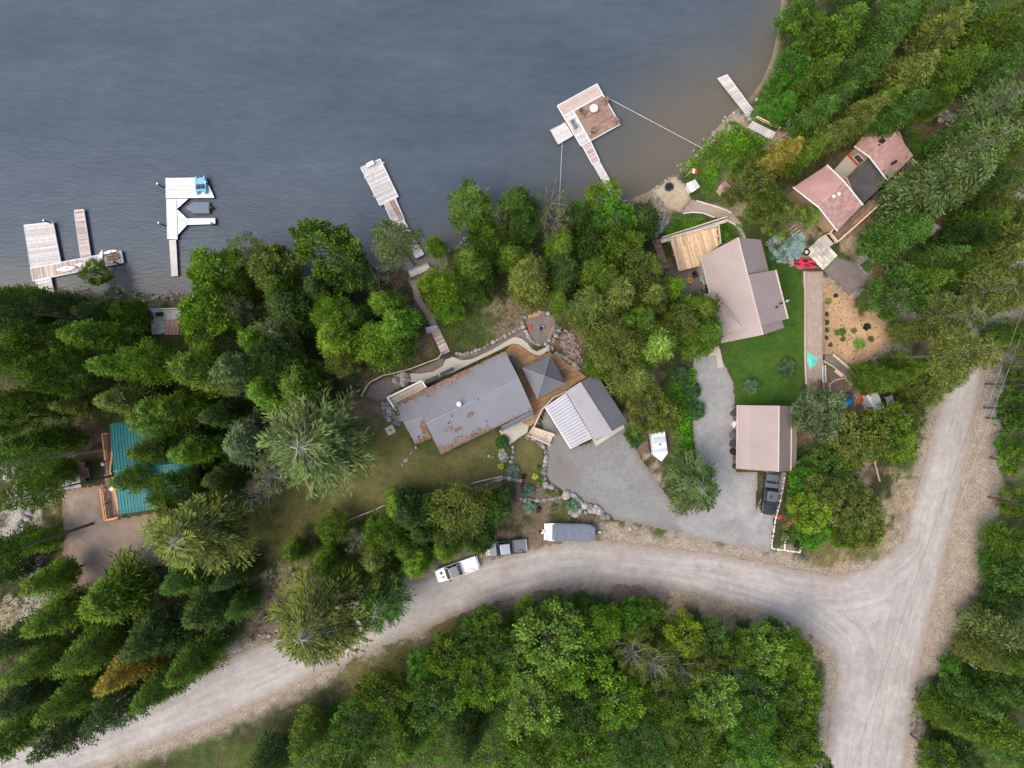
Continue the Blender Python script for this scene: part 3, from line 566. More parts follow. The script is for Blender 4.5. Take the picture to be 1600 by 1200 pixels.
#SPLIT_BUILD
# ---------------------------------------------------------------- buildings
def V3(t): return W(t[0], t[1], t[2])
def roof_part(root, quads, m, rib=None, th=.14, shingle=None, name='roof', ridge=None, cap='white', ribh=.05, ribw=.07, ribt=1.0):
    mb = MB()
    for q in quads:
        q = [V3(p) for p in q]
        mb.slab(q, th, .45)
        if rib: ribs(mb, q, rib, ribh, ribw, ribt)
        if shingle:
            L = (q[1] - q[0]).length; H = (q[3] - q[0]).length
            grid(mb, q, max(2, int(L / shingle[0])), max(2, int(H / shingle[1])), 0, .06, (0, 1), .012)
    r = mb.build(name, m, root)
    if ridge:
        for a, b in ridge: mc = MB(); mc.tube([V3(a) + Vector((0, 0, .05)), V3(b) + Vector((0, 0, .05))], .11, 6); mc.build('ridge_cap', cap, r)
    return r
def walls_part(root, ring, zt, z0, m, inset=.5, gables=(), name='wall'):
    """ring: pixel corners at height zt, inset towards the centre; gables: (i, j, pixel, z) apex over wall i-j"""
    pts = [W(a, b, zt) for a, b in ring]; c = sum(pts, Vector()) / len(pts); mb = MB()
    ins = [p + (c - p).normalized() * inset * 1.35 for p in pts]
    mb.prism([(p.x, p.y) for p in ins], z0, zt - .12)
    for i, j, apx, apz in gables:
        a, b = ins[i], ins[j]; g = W(*apx, apz); d = (b - a); t = (g - a).dot(d) / d.dot(d); g2 = a + d * t; n = Vector((-d.y, d.x, 0)).normalized()
        if (c - a).dot(n) < 0: n = -n
        tri = [(a.x, a.y, zt - .12), (b.x, b.y, zt - .12), (g2.x, g2.y, apz - .2)]
        back = [(p[0] + n.x * .2, p[1] + n.y * .2, p[2]) for p in tri]
        i0 = len(mb.v); mb.v += tri + back; mb.f += [(i0, i0 + 1, i0 + 2), (i0 + 3, i0 + 5, i0 + 4), (i0, i0 + 3, i0 + 4, i0 + 1), (i0 + 1, i0 + 4, i0 + 5, i0 + 2), (i0 + 2, i0 + 5, i0 + 3, i0)]; mb.t += [.5] * 5
    w_ = mb.build(name, m, root)
    return w_, ins
def opening(root, a, b, u, width, z0, z1, kind='window', c=None, m='glass', fm='white'):
    """window or door on the wall between world points a and b, at fraction u"""
    d = (b - a); d.z = 0; L = d.length; d.normalize(); n = Vector((d.y, -d.x, 0))
    if c is not None and (c - a).dot(n) > 0: n = -n
    p = a + d * (u * L)
    def bar(mb, x0, x1, za, zb, dep, o=.0):
        q = [p + d * x0 + n * o, p + d * x1 + n * o, p + d * x1 + n * dep, p + d * x0 + n * dep]
        mb.hexa([(t.x, t.y, za) for t in q], [(t.x, t.y, zb) for t in q])
    f = MB(); h = width / 2
    bar(f, -h - .08, -h, z0 - .08, z1 + .08, .07); bar(f, h, h + .08, z0 - .08, z1 + .08, .07); bar(f, -h, h, z1, z1 + .08, .07); bar(f, -h, h, z0 - .08, z0, .09)
    fo = f.build(kind, fm, root)
    g = MB(); bar(g, -h, h, z0, z1, .035, .004); g.build('pane' if kind == 'window' else 'panel', m, fo)
    return fo
def scatter_litter(root, strips, name='needle_litter', n=60, m='litter'):
    """real needle drifts lying on a roof: strips = [(p0,p1,width_vec_pixels,count)] with z per point"""
    mb = MB()
    for a, b, wd, cnt in strips:
        a3, b3, w3 = V3(a), V3(b), V3(wd)
        for _ in range(cnt):
            u = rnd(); v = rnd() ** 2.0 * (.4 + .6 * abs(math.sin(u * 9 + a[0])))
            p = lerp(a3, b3, u) + (w3 - a3) * v
            e = (b3 - a3).normalized(); g = (w3 - a3).normalized(); nn = e.cross(g); nn = nn if nn.z > 0 else -nn
            p = p + nn * rnd(.06, .075); s1 = e * rnd(.05, .22) + g * rnd(-.1, .1); s2 = g * rnd(.03, .12)
            mb.face([p - s1, p - s2 * .9, p + s1, p + s2], rnd())
    o = mb.build(name, m, root); o['kind'] = 'stuff'; return o

# --- the long grey-roofed house
h = empty('house', P(725, 630), 'long house with grey ribbed metal roof strewn with rusty needles, above the olive lawn', 'house')
ZE, ZR = 6.9, 9.0
r = roof_part(h, [[(643, 619, ZE), (789, 549, ZE), (811, 592, ZR), (665, 662, ZR)], [(689, 709, ZE), (832, 640, ZE), (811, 592, ZR), (665, 662, ZR)]], 'roofgrey', .42, ridge=[((665, 662, ZR), (811, 592, ZR))], cap='roofwhite')
roof_part(h, [[(619, 630, ZE - .02), (643, 619, ZE - .02), (659, 650, 8.2), (631, 661, 8.2)], [(649, 694, ZE - .1), (674, 684, ZE - .1), (659, 650, 8.2), (631, 661, 8.2)]], 'roofgrey', .42, name='wing_roof', ridge=[((631, 661, 8.2), (659, 650, 8.2))], cap='roofwhite')
scatter_litter(r, [((643, 619, ZE), (735, 575, ZE), (650, 632, 7.5), 620), ((735, 575, ZE), (789, 549, ZE), (738, 582, 7.2), 60), ((689, 709, ZE), (765, 672, ZE), (683, 697, 7.5), 380), ((765, 672, ZE), (832, 640, ZE), (762, 667, 7.2), 60),
                   ((695, 672, 8.4), (704, 668, 8.5), (697, 676, 8.3), 30), ((730, 648, 8.5), (738, 644, 8.5), (732, 652, 8.4), 45), ((776, 616, 8.6), (784, 612, 8.6), (778, 620, 8.5), 40), ((666, 640, 7.9), (672, 637, 7.9), (668, 646, 8.1), 40), ((710, 672, 8), (718, 668, 8), (712, 675, 7.9), 35)])
scatter_litter(h, [((619, 630, ZE), (643, 619, ZE), (622, 636, 7.3), 130), ((673, 684, ZE), (662, 658, 8.0), (664, 688, 6.9), 260), ((650, 693, ZE), (674, 683, ZE), (648, 688, 7.1), 120)], 'wing_litter')
w_, ins = walls_part(h, [(643, 619), (789, 549), (832, 640), (689, 709)], ZE, 3.0, 'wallgrey', .55, [(1, 2, (811, 592), ZR), (3, 0, (665, 662), ZR)])
cH = W(738, 630, 5)
for u in (.25, .45, .65, .85): opening(w_, ins[0], ins[1], u, 1.6, 4.6, 6.2, c=cH)
for u in (.2, .5): opening(w_, ins[2], ins[3], u + .2, 1.5, 5.0, 6.2, c=cH)
opening(w_, ins[2], ins[3], .12, 1.0, 4.05, 6.1, 'door', c=cH, m='brownwood'); opening(w_, ins[1], ins[2], .5, 2.4, 4.1, 6.2, 'door', c=cH, m='glass')
walls_part(h, [(619, 630), (652, 616), (682, 683), (649, 695)], ZE - .1, 3.0, 'wallgrey', .5, [(0, 3, (631, 661), 8.2)], 'wing_wall')
mb = MB(); mb.cyl(*W(718, 631, 8.6)[:2], 8.4, 9.55, .28, 12); ch = mb.build('chimney', 'chrome', r)
mb = MB(); mb.cyl(*W(718, 631, 8.6)[:2], 9.6, 9.75, .34, 12, r2=.12); mb.build('chimney_cap', 'white', ch)
for x, y, z in ((701, 661, 8.7), (706, 650, 8.7), (760, 658, 7.5), (747, 624, 8.9), (654, 683, 7.4)): mb = MB(); mb.cyl(*W(x, y, z)[:2], z - .15, z + .35, .09, 8); mb.build('vent_pipe', 'black', r)
mb = MB(); planks(mb, [W(832, 641, 6.5), W(783, 666, 6.5), W(786, 674, 6.3), W(834, 650, 6.3)], 5, .08, .03); mb.build('porch_roof', 'roofdark', h)
for x, y in ((785, 673), (808, 662), (832, 650)): p = W(x, y, 5); mb = MB(); mb.box(p.x, p.y, 5.2, .15, .15, 2.1); mb.build('porch_post', 'brownwood', h)
mb = MB(); mb.slab([W(795, 556, 6.4), W(801, 554, 6.3), W(811, 575, 6.3), W(805, 578, 6.4)], .12); mb.build('side_awning', 'darkmetal', h)
mb = MB(); mb.slab([W(667, 600, 6.2), W(687, 590, 6.2), W(685, 585, 6.0), W(664, 594, 6.0)], .1); mb.slab([W(689, 589, 6.2), W(711, 578, 6.2), W(708, 573, 6.0), W(687, 583, 6.0)], .1); mb.build('rear_awning', 'darkmetal', h)
q = [W(607, 621, 5.6), W(660, 595, 5.6), W(667, 605, 5.6), W(617, 636, 5.6)]
mb = MB(); planks(mb, q, 9, .12, .08); bo = mb.build('balcony', 'palewood', h)
mb = MB(); railing(mb, [q[3], q[0], q[1], q[2]], 1.0, 1.3, .06); mb.build('balcony_rail', 'white', bo)

# --- gazebo
g = empty('gazebo', P(850, 590, .15), 'square gazebo with grey pyramid roof standing on the orange deck', 'gazebo')
ze = 6.9; cr = [(816, 575), (860, 555), (884, 600), (839, 623)]; ap = W(850, 587, 8.7); mb = MB()
for k in range(4):
    a, b = W(*cr[k], ze), W(*cr[(k + 1) % 4], ze); i = len(mb.v)
    mb.v += [tuple(a), tuple(b), tuple(ap), (a.x, a.y, a.z - .12), (b.x, b.y, b.z - .12), (ap.x, ap.y, ap.z - .12)]
    mb.f += [(i, i + 1, i + 2), (i + 3, i + 5, i + 4), (i, i + 3, i + 4, i + 1)]; mb.t += [.5] * 3
    L = (b - a).length; n = int(L / .42)
    for j in range(1, n):
        u = j / n; p0 = lerp(a, b, u); hh = 1 - abs(2 * u - 1); m0 = (a + b) / 2; p1 = p0 + (ap - m0) * hh * .98
        d = (b - a).normalized() * .03
        mb.hexa([p0 - d, p0 + d, p1 + d, p1 - d], [p + Vector((0, 0, .05)) for p in (p0 - d, p0 + d, p1 + d, p1 - d)], .9)
gr = mb.build('roof', 'roofdark', g)
mb = MB()
for k in range(4): mb.tube([W(*cr[k], ze) + Vector((0, 0, .06)), ap + Vector((0, 0, .06))], .07, 6)
mb.build('hip_cap', 'roofgrey', gr)
for x, y in ((821, 577), (858, 560), (878, 600), (841, 617)):
    p = W(x, y, 5.5); mb = MB(); mb.box(p.x, p.y, 5.5, .18, .18, 2.7); mb.build('post', 'brownwood', g)
mb = MB(); p = W(850, 590, 4.5); mb.cyl(p.x, p.y, 4.15, 4.9, .6, 14); mb.build('fire_table', 'darkmetal', g)

# --- orange deck
dk = empty('deck', P(850, 600), 'orange stained wooden deck wrapping around the grey pyramid gazebo', 'deck')
dpoly = [(792, 545), (800, 537.5), (810, 538.5), (822, 547), (834, 555), (843, 557), (851, 554), (858, 550), (876, 560), (897, 574), (917, 589), (905, 595), (882, 612), (853, 634), (841, 655), (829, 666), (818, 662), (800, 640), (780, 590)]
dw = [tuple(W(a, b, 4.2)[:2]) for a, b in dpoly]
def clip_planks(mb, poly, ang, wd, z, th=.06, gap=.02, seg=4.5):
    """planks of a polygon running along ang, found with scanlines"""
    c, s_ = math.cos(ang), math.sin(ang); rp = [(x * c + y * s_, -x * s_ + y * c) for x, y in poly]
    y0 = min(p[1] for p in rp); y1 = max(p[1] for p in rp); y = y0 + wd / 2
    back = lambda u, v: (u * c - v * s_, u * s_ + v * c)
    while y < y1:
        def xs_at(yy):
            r = []
            for k in range(len(rp)):
                a, b = rp[k], rp[(k + 1) % len(rp)]
                if (a[1] > yy) != (b[1] > yy): r.append(a[0] + (b[0] - a[0]) * (yy - a[1]) / (b[1] - a[1]))
            return sorted(r)
        xa = xs_at(y)
        for k in range(0, len(xa) - 1, 2):
            x0, x1 = xa[k], xa[k + 1]; x = x0
            if x1 - x0 < .08: continue
            while x < x1 - .05:
                xe = min(x1, x + rnd(seg * .5, seg))
                if x1 - xe < .3: xe = x1
                hw = wd / 2 - gap / 2
                q = [back(x, y - hw), back(xe - .01, y - hw), back(xe - .01, y + hw), back(x, y + hw)]
                mb.prism(q, z - th, z, rnd()); x = xe
        y += wd
mb = MB(); clip_planks(mb, dw, R_(26), .16, 4.22); mb.build('decking', 'cedar', dk)
mb = MB()
mb.prism([(x, y) for x, y in dw], 3.8, 4.14); mb.build('deck_frame', 'brownwood', dk)
# curved rail along its south side
mb = MB(); railing(mb, [W(a, b, 4.2) for a, b in ((884, 612), (864, 621), (846, 640), (834, 666))], .95, 1.2, .06); mb.build('railing', 'palewood', dk)
# wooden ramp
rp_ = empty('wooden_ramp', P(843, 680), 'pale wooden ramp with rails between the patio and the gravel yard', 'ramp')
q = [W(832, 667, 4.3), W(865, 678, 4.5), W(859, 695, 4.5), W(824, 679, 4.3)]
mb = MB(); planks(mb, [q[0], q[3], q[2], q[1]], 26, .08, .1); mb.build('decking', 'palewood', rp_)
mb = MB(); railing(mb, [q[0], q[1], lerp(q[1], q[2], .15)], 1.0, 1.2, .07); railing(mb, [q[3], q[2]], .9, 1.4, .05); mb.build('railing', 'palewood', rp_)

# --- garage
gz = empty('garage', P(915, 650), 'garage with ribbed pale metal roof, far slope coloured in shade, beside the gravel yard', 'garage')
roof_part(gz, [[(884, 612, 7.6), (929, 688, 7.6), (956, 674, 8.8), (907, 597, 8.8)]], 'roofgrey', .42, name='roof', ridge=[((907, 597, 8.8), (956, 674, 8.8))], cap='roofwhite', ribt=1.4)
roof_part(gz, [[(932, 584, 7.6), (980, 660, 7.6), (956, 674, 8.8), (907, 597, 8.8)]], 'roofdark', .42, name='far_slope')  # far slope's shade is put into its colour, darker than the sunlit slope
roof_part(gz, [[(852, 636, 6.5), (892, 701, 6.5), (926, 684, 7.3), (884, 614, 7.3)]], 'roofwhite', .4, name='lean_to_roof', ribw=.16, ribh=.09, ribt=1.2)
mb = MB(); mb.tube([W(852, 636, 6.5), W(892, 701, 6.5)], .1, 6); mb.build('gutter', 'white', gz)
w_, ins = walls_part(gz, [(884, 612), (932, 584), (980, 660), (929, 688)], 7.5, 3.4, 'wallgrey', .45, [(0, 1, (907, 597), 8.8), (2, 3, (956, 674), 8.8)])
opening(w_, ins[2], ins[3], .5, 3.6, 4.05, 6.6, 'door', c=W(930, 640, 5), m='white')
for x, y in ((853, 636), (873, 669), (892, 700), (884, 614)): p = W(x, y, 6.3); mb = MB(); mb.box(p.x, p.y, 5.2, .15, .15, 2.6); mb.build('post', 'palewood', gz)
mb, a, b = slabpath('concrete_apron', '', [(924, 684), (931, 697), (975, 669), (974, 662), (952, 676), (932, 688)], .09, .3)
tag(mb.build('concrete_apron', 'concrete'), 'pale concrete apron along the garage front', kind='structure')

# --- tan carport shed
cs = empty('carport', P(1195, 685), 'tan ribbed metal roofed carport above the parked black pickup', 'carport')
roof_part(cs, [[(1152, 633, 6.4), (1151, 732, 6.4), (1172, 734, 7.0), (1173, 633.5, 7.0)], [(1173, 633.5, 7.0), (1172, 734, 7.0), (1216, 737, 9.0), (1217, 634, 9.0)]], 'rooftan', .36, ribw=.05, ribh=.04, ridge=[((1217, 634, 9.0), (1216, 737, 9.0))], cap='wallcream')
roof_part(cs, [[(1237, 635, 7.2), (1235.5, 735, 7.2), (1216, 737, 9.0), (1217, 634, 9.0)]], 'rooftan', .36, name='far_slope', ribw=.05, ribh=.04)
roof_part(cs, [[(1246, 652, 6.6), (1244, 734, 6.6), (1235.5, 735, 7.05), (1237, 652, 7.05)]], 'rooftan', .36, name='lean_to_roof', ribw=.05, ribh=.04, ridge=[((1237, 635, 7.2), (1235.5, 735, 7.2)), ((1152, 633, 6.45), (1151, 732, 6.45))], cap='wallcream')
w_, ins = walls_part(cs, [(1173, 633), (1237, 634), (1236, 735), (1172, 734)], 7.0, 3.4, 'wallcream', .4, [(0, 1, (1217, 634), 9.0), (2, 3, (1217, 736), 9.0)])
for y in (636, 668, 700, 730): p = W(1153, y, 6.3); mb = MB(); mb.box(p.x, p.y, 5.1, .15, .15, 2.5); mb.build('post', 'brownwood', cs)
mb = MB(); p0, p1 = P(1147, 640), P(1147, 730)
for k in range(40):
    y = lerp(p0.y, p1.y, k / 39); mb.box(p0.x + .3, y, 4.3 + rnd(0, .1), .9, .22, .6 + rnd(0, .2), rnd(-.1, .1), rnd())
tag(mb.build('firewood_stack', 'brownwood'), 'brown stacked timber along the open side of the tan carport', 'firewood')

# --- tan-roofed house
th_ = empty('house', P(1165, 450), 'house with broad pale tan metal roofs beside the green lawn', 'house')
roof_part(th_, [[(1095, 401, 7.4), (1128, 536, 7.4), (1192, 523, 10.2), (1153, 371, 10.2)]], 'rooftan', .36, ribw=.05, ribh=.04, ridge=[((1153, 371, 10.2), (1192, 523, 10.2)), ((1095, 401, 7.45), (1128, 536, 7.45))], cap='wallcream')
roof_part(th_, [[(1189, 375, 8.2), (1201, 423, 8.2), (1167, 428, 10.15), (1153, 371, 10.18)]], 'rooftan', .36, name='north_slope', ribw=.05, ribh=.04)
roof_part(th_, [[(1212, 422, 9.0), (1231, 498, 9.0), (1189, 509, 10.35), (1169, 429, 10.35)]], 'rooftan', .36, name='wing_roof', ribw=.05, ribh=.04, ridge=[((1212, 422, 9.03), (1231, 498, 9.03))], cap='wallcream')
roof_part(th_, [[(1222, 501, 8.6), (1225, 512, 8.6), (1192, 523, 10.15), (1189, 509, 10.15)]], 'rooftan', .36, name='south_slope', ribw=.05, ribh=.04)
roof_part(th_, [[(1100, 459, 7.75), (1118, 457, 8.7), (1160, 513, 9.05), (1123, 523, 7.6)]], 'rooftan', .36, name='dormer_roof', ribw=.06, ribh=.05)
w_, ins = walls_part(th_, [(1095, 401), (1145, 385), (1180, 525), (1128, 536)], 7.4, 2.0, 'wallcream', .45)
for u in (.15, .4, .65): opening(w_, ins[3], ins[0], u, 1.4, 5.2, 6.6, c=W(1150, 460, 5))
w2, ins2 = walls_part(th_, [(1140, 390), (1190, 377), (1226, 505), (1180, 522)], 8.2, 2.5, 'wallcream', .5, [(0, 1, (1153, 371), 10.0), (2, 3, (1192, 523), 10.0)], 'rear_wall')
for u in (.3, .7): opening(w2, ins2[1], ins2[2], u, 1.4, 5.0, 6.4, c=W(1165, 450, 5))
for x, y in ((1213, 480), (1220, 474)): mb = MB(); mb.cyl(*W(x, y, 9.5)[:2], 9.2, 9.9, .12, 8); mb.build('vent_pipe', 'black', th_)
mb = MB(); p = W(1226, 472, 9.2); mb.cyl(p.x, p.y, 8.8, 10.1, .04, 6); mb.box(p.x + .15, p.y + .1, 9.9, .5, .06, .06, .5); mb.box(p.x + .15, p.y + .1, 9.7, .06, .4, .05, .5); mb.build('antenna', 'white', th_)
mb = MB(); clip_planks(mb, [tuple(W(a, b, 5.3)[:2]) for a, b in ((1047, 372), (1120, 354), (1123, 384), (1098, 401), (1099, 414), (1060, 424))], R_(105), .16, 5.3); de = mb.build('deck', 'newwood', th_)
for a, b in ((1050, 374), (1118, 358), (1062, 418), (1095, 412), (1056, 396)): p = W(a, b, 5); mb = MB(); mb.box(p.x, p.y, 3.6, .18, .18, 3.2); mb.build('post', 'newwood', de)
mb = MB(); railing(mb, [W(a, b, 5.3) for a, b in ((1059, 424), (1047, 372), (1120, 354), (1123, 383))], .95, 1.5, .05); mb.build('railing', 'palewood', de)
mb = MB()
for k in range(8): a = W(1113, 371 + k * 2.1, 5.25 - k * .28); b = W(1120, 370 + k * 2.1, 5.25 - k * .28); mb.slab([a, b, b + Vector((0, -.2, 0)), a + Vector((0, -.2, 0))], .06, rnd())
mb.build('stairs', 'brownwood', de)
mb = MB(); planks(mb, [P(1031, 374, .35), P(1135, 342, .35), P(1136, 347, .35), P(1034, 380, .35)], 4, .12, .1); bw = tag(mb.build('boardwalk', 'greywood'), 'narrow grey timber walkway along the lake side of the new deck', 'walkway')
mb = MB(); railing(mb, [P(1033, 373, .5), P(1133, 341, .5)], 1.0, 2.2, .06); mb.build('railing', 'palewood', bw)

# --- pink shingled house
ph = empty('house', P(1335, 275), 'two-winged house with pink shingle roofs joined by a flat dark roof', 'house')
SH = (.55, .30)
roof_part(ph, [[(1239, 293, 7.4), (1292, 258, 7.4), (1319, 284, 9.6), (1279, 324, 9.6)], [(1308, 361, 7.4), (1348, 320, 7.4), (1319, 284, 9.6), (1279, 324, 9.6)]], 'shingle', shingle=SH, name='roof', ridge=[((1239, 293, 7.42), (1279, 324, 9.65)), ((1279, 324, 9.65), (1308, 361, 7.42)), ((1292, 258, 7.42), (1319, 284, 9.65)), ((1319, 284, 9.65), (1348, 320, 7.42))])
r2 = roof_part(ph, [[(1335, 229, 7.4), (1369, 186, 7.4), (1400, 207, 9.6), (1358, 245, 9.6)], [(1387, 283, 7.4), (1427, 243, 7.4), (1400, 207, 9.6), (1358, 245, 9.6)]], 'shingle', shingle=SH, name='far_roof', ridge=[((1335, 229, 7.42), (1358, 245, 9.65)), ((1358, 245, 9.65), (1387, 283, 7.42))])
mb = MB(); mb.slab([W(1320, 283, 8.3), W(1357, 247, 8.3), W(1386, 283, 7.2), W(1348, 319, 7.2)], .15); mb.build('flat_roof', 'flatroof', ph)
w_, ins = walls_part(ph, [(1239, 293), (1292, 258), (1348, 320), (1308, 361)], 7.3, 3.2, 'walltan', .35, [(0, 3, (1279, 324), 9.6), (1, 2, (1319, 284), 9.6)])
opening(w_, ins[3], ins[0], .5, 1.6, 5.0, 6.3, c=W(1290, 300, 5))
w_, ins = walls_part(ph, [(1335, 229), (1369, 186), (1427, 243), (1387, 283)], 7.3, 3.2, 'walltan', .35, [(0, 3, (1358, 245), 9.6), (1, 2, (1400, 207), 9.6)], 'far_wall')
opening(w_, ins[3], ins[0], .75, 1.2, 5.0, 6.3, c=W(1380, 235, 5))
walls_part(ph, [(1322, 281), (1358, 248), (1383, 280), (1348, 316)], 7.2, 3.2, 'walltan', .25, name='link_wall')
for x, y in ((1301, 308), (1309, 304)): mb = MB(); p = W(x, y, 9.2); mb.cyl(p.x, p.y, 8.7, 9.6, .16, 10); c_ = mb.build('chimney', 'chrome', ph); mb = MB(); mb.cyl(p.x, p.y, 9.62, 9.85, .27, 10, r2=.1); mb.build('chimney_cap', 'white', c_)
for x, y, s in ((1376, 222, .6), (1371, 228, .2), (1397, 254, .3)): mb = MB(); p = W(x, y, 9); mb.box(p.x, p.y, 9, s, s, 1.1, .7); mb.build('roof_vent', 'black', r2)
dp = [W(a, b, 5.0) for a, b in ((1296, 362), (1308, 362), (1348, 322), (1376, 297), (1371, 321), (1304, 380))]
mb = MB(); clip_planks(mb, [tuple(p[:2]) for p in dp], R_(42), .16, 5.0); dd = mb.build('deck', 'brownwood', ph)
mb = MB(); railing(mb, [W(a, b, 5.0) for a, b in ((1371, 320), (1304, 380), (1292, 366), (1301, 357))], 1.0, 1.5, .07, (1., .5)); mb.build('railing', 'newwood', dd)
mb = MB()
for k in range(5): a = W(1290 - k * 1.8, 366 + k * 1.2, 4.95 - k * .2); b = W(1303 - k * 1.8, 381 + k * 1.2, 4.95 - k * .2); mb.slab([a, b, b + Vector((-.28, -.15, 0)), a + Vector((-.28, -.15, 0))], .06, rnd())
mb.build('stairs', 'greywood', dd)
mb = MB(); clip_planks(mb, [tuple(W(a, b, 5)[:2]) for a, b in ((1400, 268), (1417, 255), (1429, 262), (1412, 276))], R_(42), .16, 5.0); d2 = mb.build('rear_deck', 'brownwood', ph)
mb = MB(); railing(mb, [W(a, b, 5.0) for a, b in ((1419, 252), (1430, 262))], 1.0, .8, .07, (1., .5)); mb.build('railing', 'newwood', d2)

# --- teal-roofed cabin
tc = empty('cabin', P(235, 725), 'cabin with teal ribbed metal roof half hidden under trees', 'cabin')
roof_part(tc, [[(172, 662, 7.2), (288, 650, 7.2), (297, 722, 9.4), (178, 736, 9.4)], [(186, 804, 7.2), (305, 786, 7.2), (297, 722, 9.4), (178, 736, 9.4)]], 'roofteal', .42, ridge=[((178, 736, 9.4), (297, 722, 9.4))], cap='roofteal', ribw=.09, ribh=.07, ribt=1.2)
w_, ins = walls_part(tc, [(172, 662), (288, 650), (305, 786), (186, 804)], 7.2, 3.4, 'orangewood', .5, [(0, 3, (178, 736), 9.4), (1, 2, (297, 722), 9.4)])
opening(w_, ins[3], ins[0], .3, 1.5, 5, 6.4, c=W(240, 720, 5)); opening(w_, ins[2], ins[3], .4, 1.5, 5, 6.4, c=W(240, 720, 5))
dp = [W(a, b, 5.0) for a, b in ((164, 676), (176, 672), (193, 802), (192, 806), (170, 811), (163, 762))]
mb = MB(); clip_planks(mb, [tuple(p[:2]) for p in dp], R_(95), .16, 5.0); dd = mb.build('deck', 'brownwood', tc)
mb = MB(); railing(mb, [W(a, b, 5.0) for a, b in ((174, 677), (166, 677), (171, 718))], 1.0, 1.5, .07); mb.build('railing', 'orangewood', dd); mb = MB(); railing(mb, [W(a, b, 5.0) for a, b in ((163, 762), (170, 811), (190, 807))], 1.0, 1.8, .08); mb.build('railing', 'orangewood', dd)
mb = MB(); planks(mb, [W(179, 763, 5.1), W(188, 800, 5.1), W(183, 802, 5.1), W(172, 764, 5.1)], 4, .1, .05); mb.build('deck_board', 'orangewood', dd)
mb = MB(); q = [W(291, 655, 5.2), W(301, 654, 5.2), W(304, 668, 5.2), W(293, 670, 5.2)]; grid(mb, q, 3, 3, .1, .1); mb.build('landing', 'palewood', dd)

# --- grey shed, patio canopy, small sheds, white shed
def shed(name, label, cat, n1, n2, r1, r2, s1, s2, ze, zr, m, wm, rib=None, shingle=None, z0=None, group=None):
    """n1-n2 one eave, r1-r2 ridge, s1-s2 other eave (pixels)"""
    c = P((n1[0] + s2[0]) / 2, (n1[1] + s2[1]) / 2); e = empty(name, c, label, cat, group)
    z0 = c.z - .3 if z0 is None else z0
    roof_part(e, [[(*n1, ze), (*n2, ze), (*r2, zr), (*r1, zr)], [(*s1, ze), (*s2, ze), (*r2, zr), (*r1, zr)]], m, rib, .08, shingle)
    w_, ins = walls_part(e, [n1, n2, s2, s1], ze, z0, wm, .18, [(1, 2, r2, zr), (3, 0, r1, zr)])
    cc = sum(ins, Vector()) / 4; L = (ins[1] - ins[2]).length
    opening(w_, ins[1], ins[2], .5, min(.9, L * .5), max(z0 + .35, ze - 2.0), ze - .25, 'door', c=cc, m='brownwood', fm='palewood')
    return e
shed('shed', 'grey-roofed shed under the trees at the left edge, beside a yellow machine', 'shed', (79, 731), (122, 724), (80, 740), (121.5, 733), (92, 767), (127, 761), 6.3, 6.9, 'roofgrey', 'wallgrey')
shed('shed', 'white-roofed shed beside the blue tarp and lumber', 'shed', (1353, 617), (1364, 644), (1360, 615.5), (1367.5, 643.5), (1371, 612), (1382, 638), 6.2, 6.8, 'white', 'white')
b1 = P(1083, 290); shed('playhouse', 'small white-roofed hut beside the sandy beach', 'hut', (1072, 287), (1080, 301), (1079.5, 283.5), (1087.5, 296.5), (1086, 280), (1094, 292), b1.z + 1.7, b1.z + 2.1, 'white', 'white')
b1 = P(1132, 293); shed('playhouse', 'small hut with rusty pink roof on the grassy slope above the beach', 'hut', (1122, 293), (1130, 304), (1127, 287.5), (1136, 299), (1133, 282), (1143, 292), b1.z + 1.7, b1.z + 2.1, 'shingle', 'palewood')
pt = empty('patio_canopy', P(258, 505), 'pinkish brown ridged canopy over a pale tiled patio near the shore', 'canopy')
p0 = P(258, 505); zz = p0.z + .5
mb = MB(); grid(mb, [W(236, 485, zz), W(281, 484, zz), W(282, 525, zz), (W(237, 525, zz))], 10, 9, .1, .03, (.3, .7)); mb.build('platform', 'offwhite', pt)
mb = MB(); mb.prism([tuple(W(a, b, zz - .12)[:2]) for a, b in ((236, 484), (281, 483), (282, 526), (237, 526))], zz - 2.5, zz - .11); mb.build('base', 'wallgrey', pt)
roof_part(pt, [[(258, 499, zz + 2.2), (280, 499, zz + 2.2), (280, 511, zz + 2.6), (257.5, 511, zz + 2.6)], [(257, 523, zz + 2.2), (280, 523, zz + 2.2), (280, 511, zz + 2.6), (257.5, 511, zz + 2.6)]], mat('canopy_metal', (.27, .16, .14), (.31, .19, .17), 1, .5), .5, .06)
for a, b in ((259, 501), (279, 501), (279, 521), (259, 521)): mb = MB(); p = W(a, b, zz + 1); mb.box(p.x, p.y, zz + 1.05, .1, .1, 2.1); mb.build('post', 'darkmetal', pt)
mb = MB(); railing(mb, [W(a, b, zz) for a, b in ((234, 484), (282, 483), (286, 484), (287, 524))], .95, 1.4, .06); mb.build('railing', 'palewood', pt)
